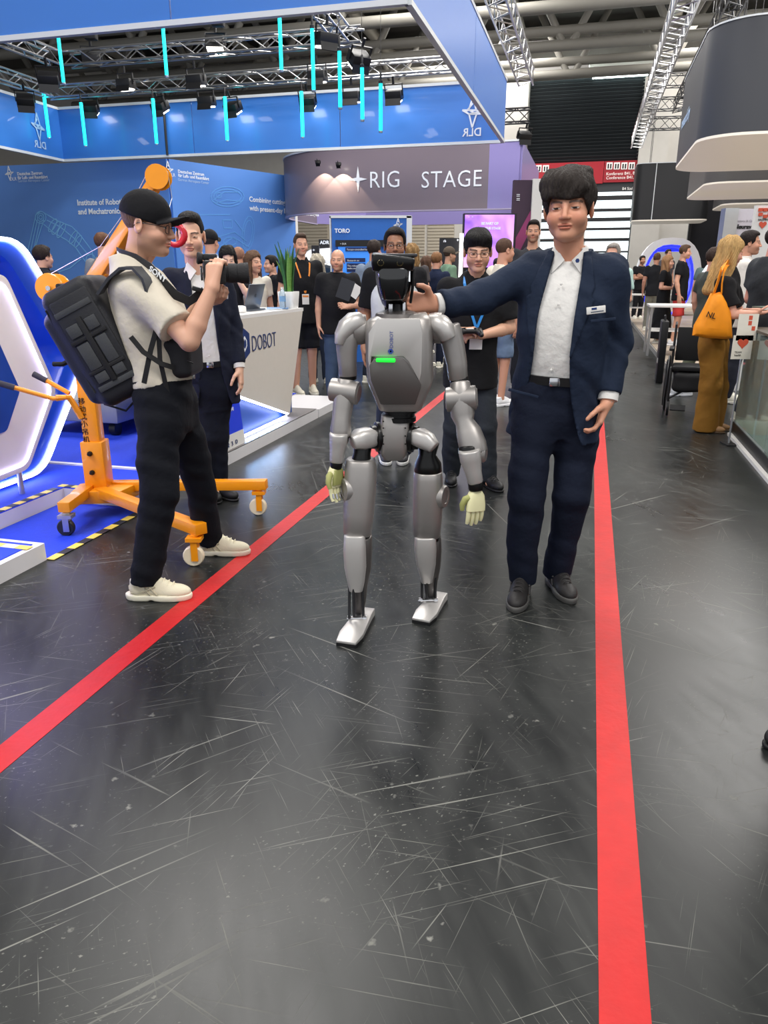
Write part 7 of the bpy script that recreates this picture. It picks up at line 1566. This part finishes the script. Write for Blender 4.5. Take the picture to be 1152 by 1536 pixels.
ORB = M('bag_orange', (246, 150, 20), .6, noise=.08, bump=.3, bscale=14)
bg_ = thing('tote_bag', 'bright orange tote bag on the blonde woman shoulder', 'bag', A(1080, 508, 6.86)); b0 = Vector(bg_.location)
c = lambda x, y, Y=6.84: A(x, y, Y) - b0
def slab(P, poly, th, Yc):                                   # soft slab over a polygon in the picture-facing plane
    pass
outline = [(1073, 440), (1080, 438), (1090, 452), (1096, 470), (1098, 507), (1088, 509), (1060, 507), (1038, 503), (1042, 488), (1056, 462), (1066, 440)]
ctr = Vector((0, 0, 0)); pts = [c(*q) for q in outline]
for q in pts: ctr += q
ctr /= len(pts); rings = []
for f, dy in ((.55, -.06), (.85, -.045), (1.0, -.012), (1.0, .012), (.85, .05), (.5, .06)):
    rings.append([ctr + (q - ctr) * f + Vector((0, dy + .01 * math.sin(q.x * 30 + q.z * 22), 0)) for q in pts])
MB().ringloft(rings).build('bag_body', ORB, bg_, smooth=True, ang=60)
band([c(1070, 442), c(1076, 425, 6.82), c(1082, 405, 6.84), c(1088, 396, 6.9), c(1092, 398, 7.02)], .085, .006, 'handle', ORB, bg_, (.6, .8, .2))
band([c(1082, 448), c(1083, 425, 6.82), c(1086, 408, 6.82), c(1090, 398, 6.9), c(1094, 399, 7.02)], .03, .006, 'handle', ORB, bg_, (.6, .8, .2))
text_mesh('lettering', 'NL', .07, M('bag_ink', (60, 36, 10), .6), bg_, plane_m4(c(1058.5, 475, 6.768), (1, 0, -.25), UP), depth=.001, weight=.0008)
visitor('dark-haired man in a white shirt beyond the glass case', 1126, 347, 8.8, 70, skin=(208, 152, 124), hair=('short', (36, 28, 26)), top=dict(kind='shirt', rgb=(228, 222, 214)), bottom=dict(rgb=(46, 48, 58)), stubble=.4, h=.013)
p, J = visitor('man in a dark grey t-shirt holding a book at the glass case', 1168, 340, 7.5, 100, skin=(216, 152, 132), hair=('short', (40, 32, 30)), top=dict(kind='tee', rgb=(54, 56, 60), loose=.01), bottom=dict(rgb=(60, 62, 70)), pose=dict(arms=('bent', 'bent')), bw=1.1, h=.013)
bo = thing('book', 'grey-green book held over the glass case', 'book', A(1150, 462, 7.15), .2); MB().box((0, 0, 0), (.2, .15, .03)).build('cover', M('book_green', (118, 128, 118), .5), bo); MB().box((.004, -.004, 0), (.19, .146, .024)).build('pages', WHITE, bo)
visitor('walking visitor in olive trousers behind the ochre trousers', 1074, 372, 9.2, 100, skin=(206, 152, 128), hair=('short', (60, 46, 40)), top=dict(kind='tee', rgb=(70, 74, 70)), bottom=dict(rgb=(92, 96, 80)), shoes=('runner', (214, 218, 224), (228, 230, 234)), pose=dict(stance=.2))
# visitors of whom only the shoes reach into the frame
J = std_pose(1.76); person('visitor standing at the booth corner in brown leather shoes', J, (-1.79, 2.6, 0), math.radians(78), skin=(206, 156, 130), hair=('short', (60, 46, 40)), top=dict(kind='shirt', rgb=(60, 70, 90)), bottom=dict(rgb=(36, 40, 52)), shoes=('dress', (122, 62, 34), (60, 34, 22)), h=.014)
J = std_pose(1.78); person('visitor standing beside the glass case in black leather shoes', J, (1.42, 1.98, 0), math.radians(-84), skin=(206, 156, 130), hair=('short', (60, 46, 40)), top=dict(kind='shirt', rgb=(90, 92, 98)), bottom=dict(rgb=(36, 38, 44)), shoes=('dress', (30, 28, 28), (20, 20, 20)), h=.014)
bpy.context.view_layer.update()
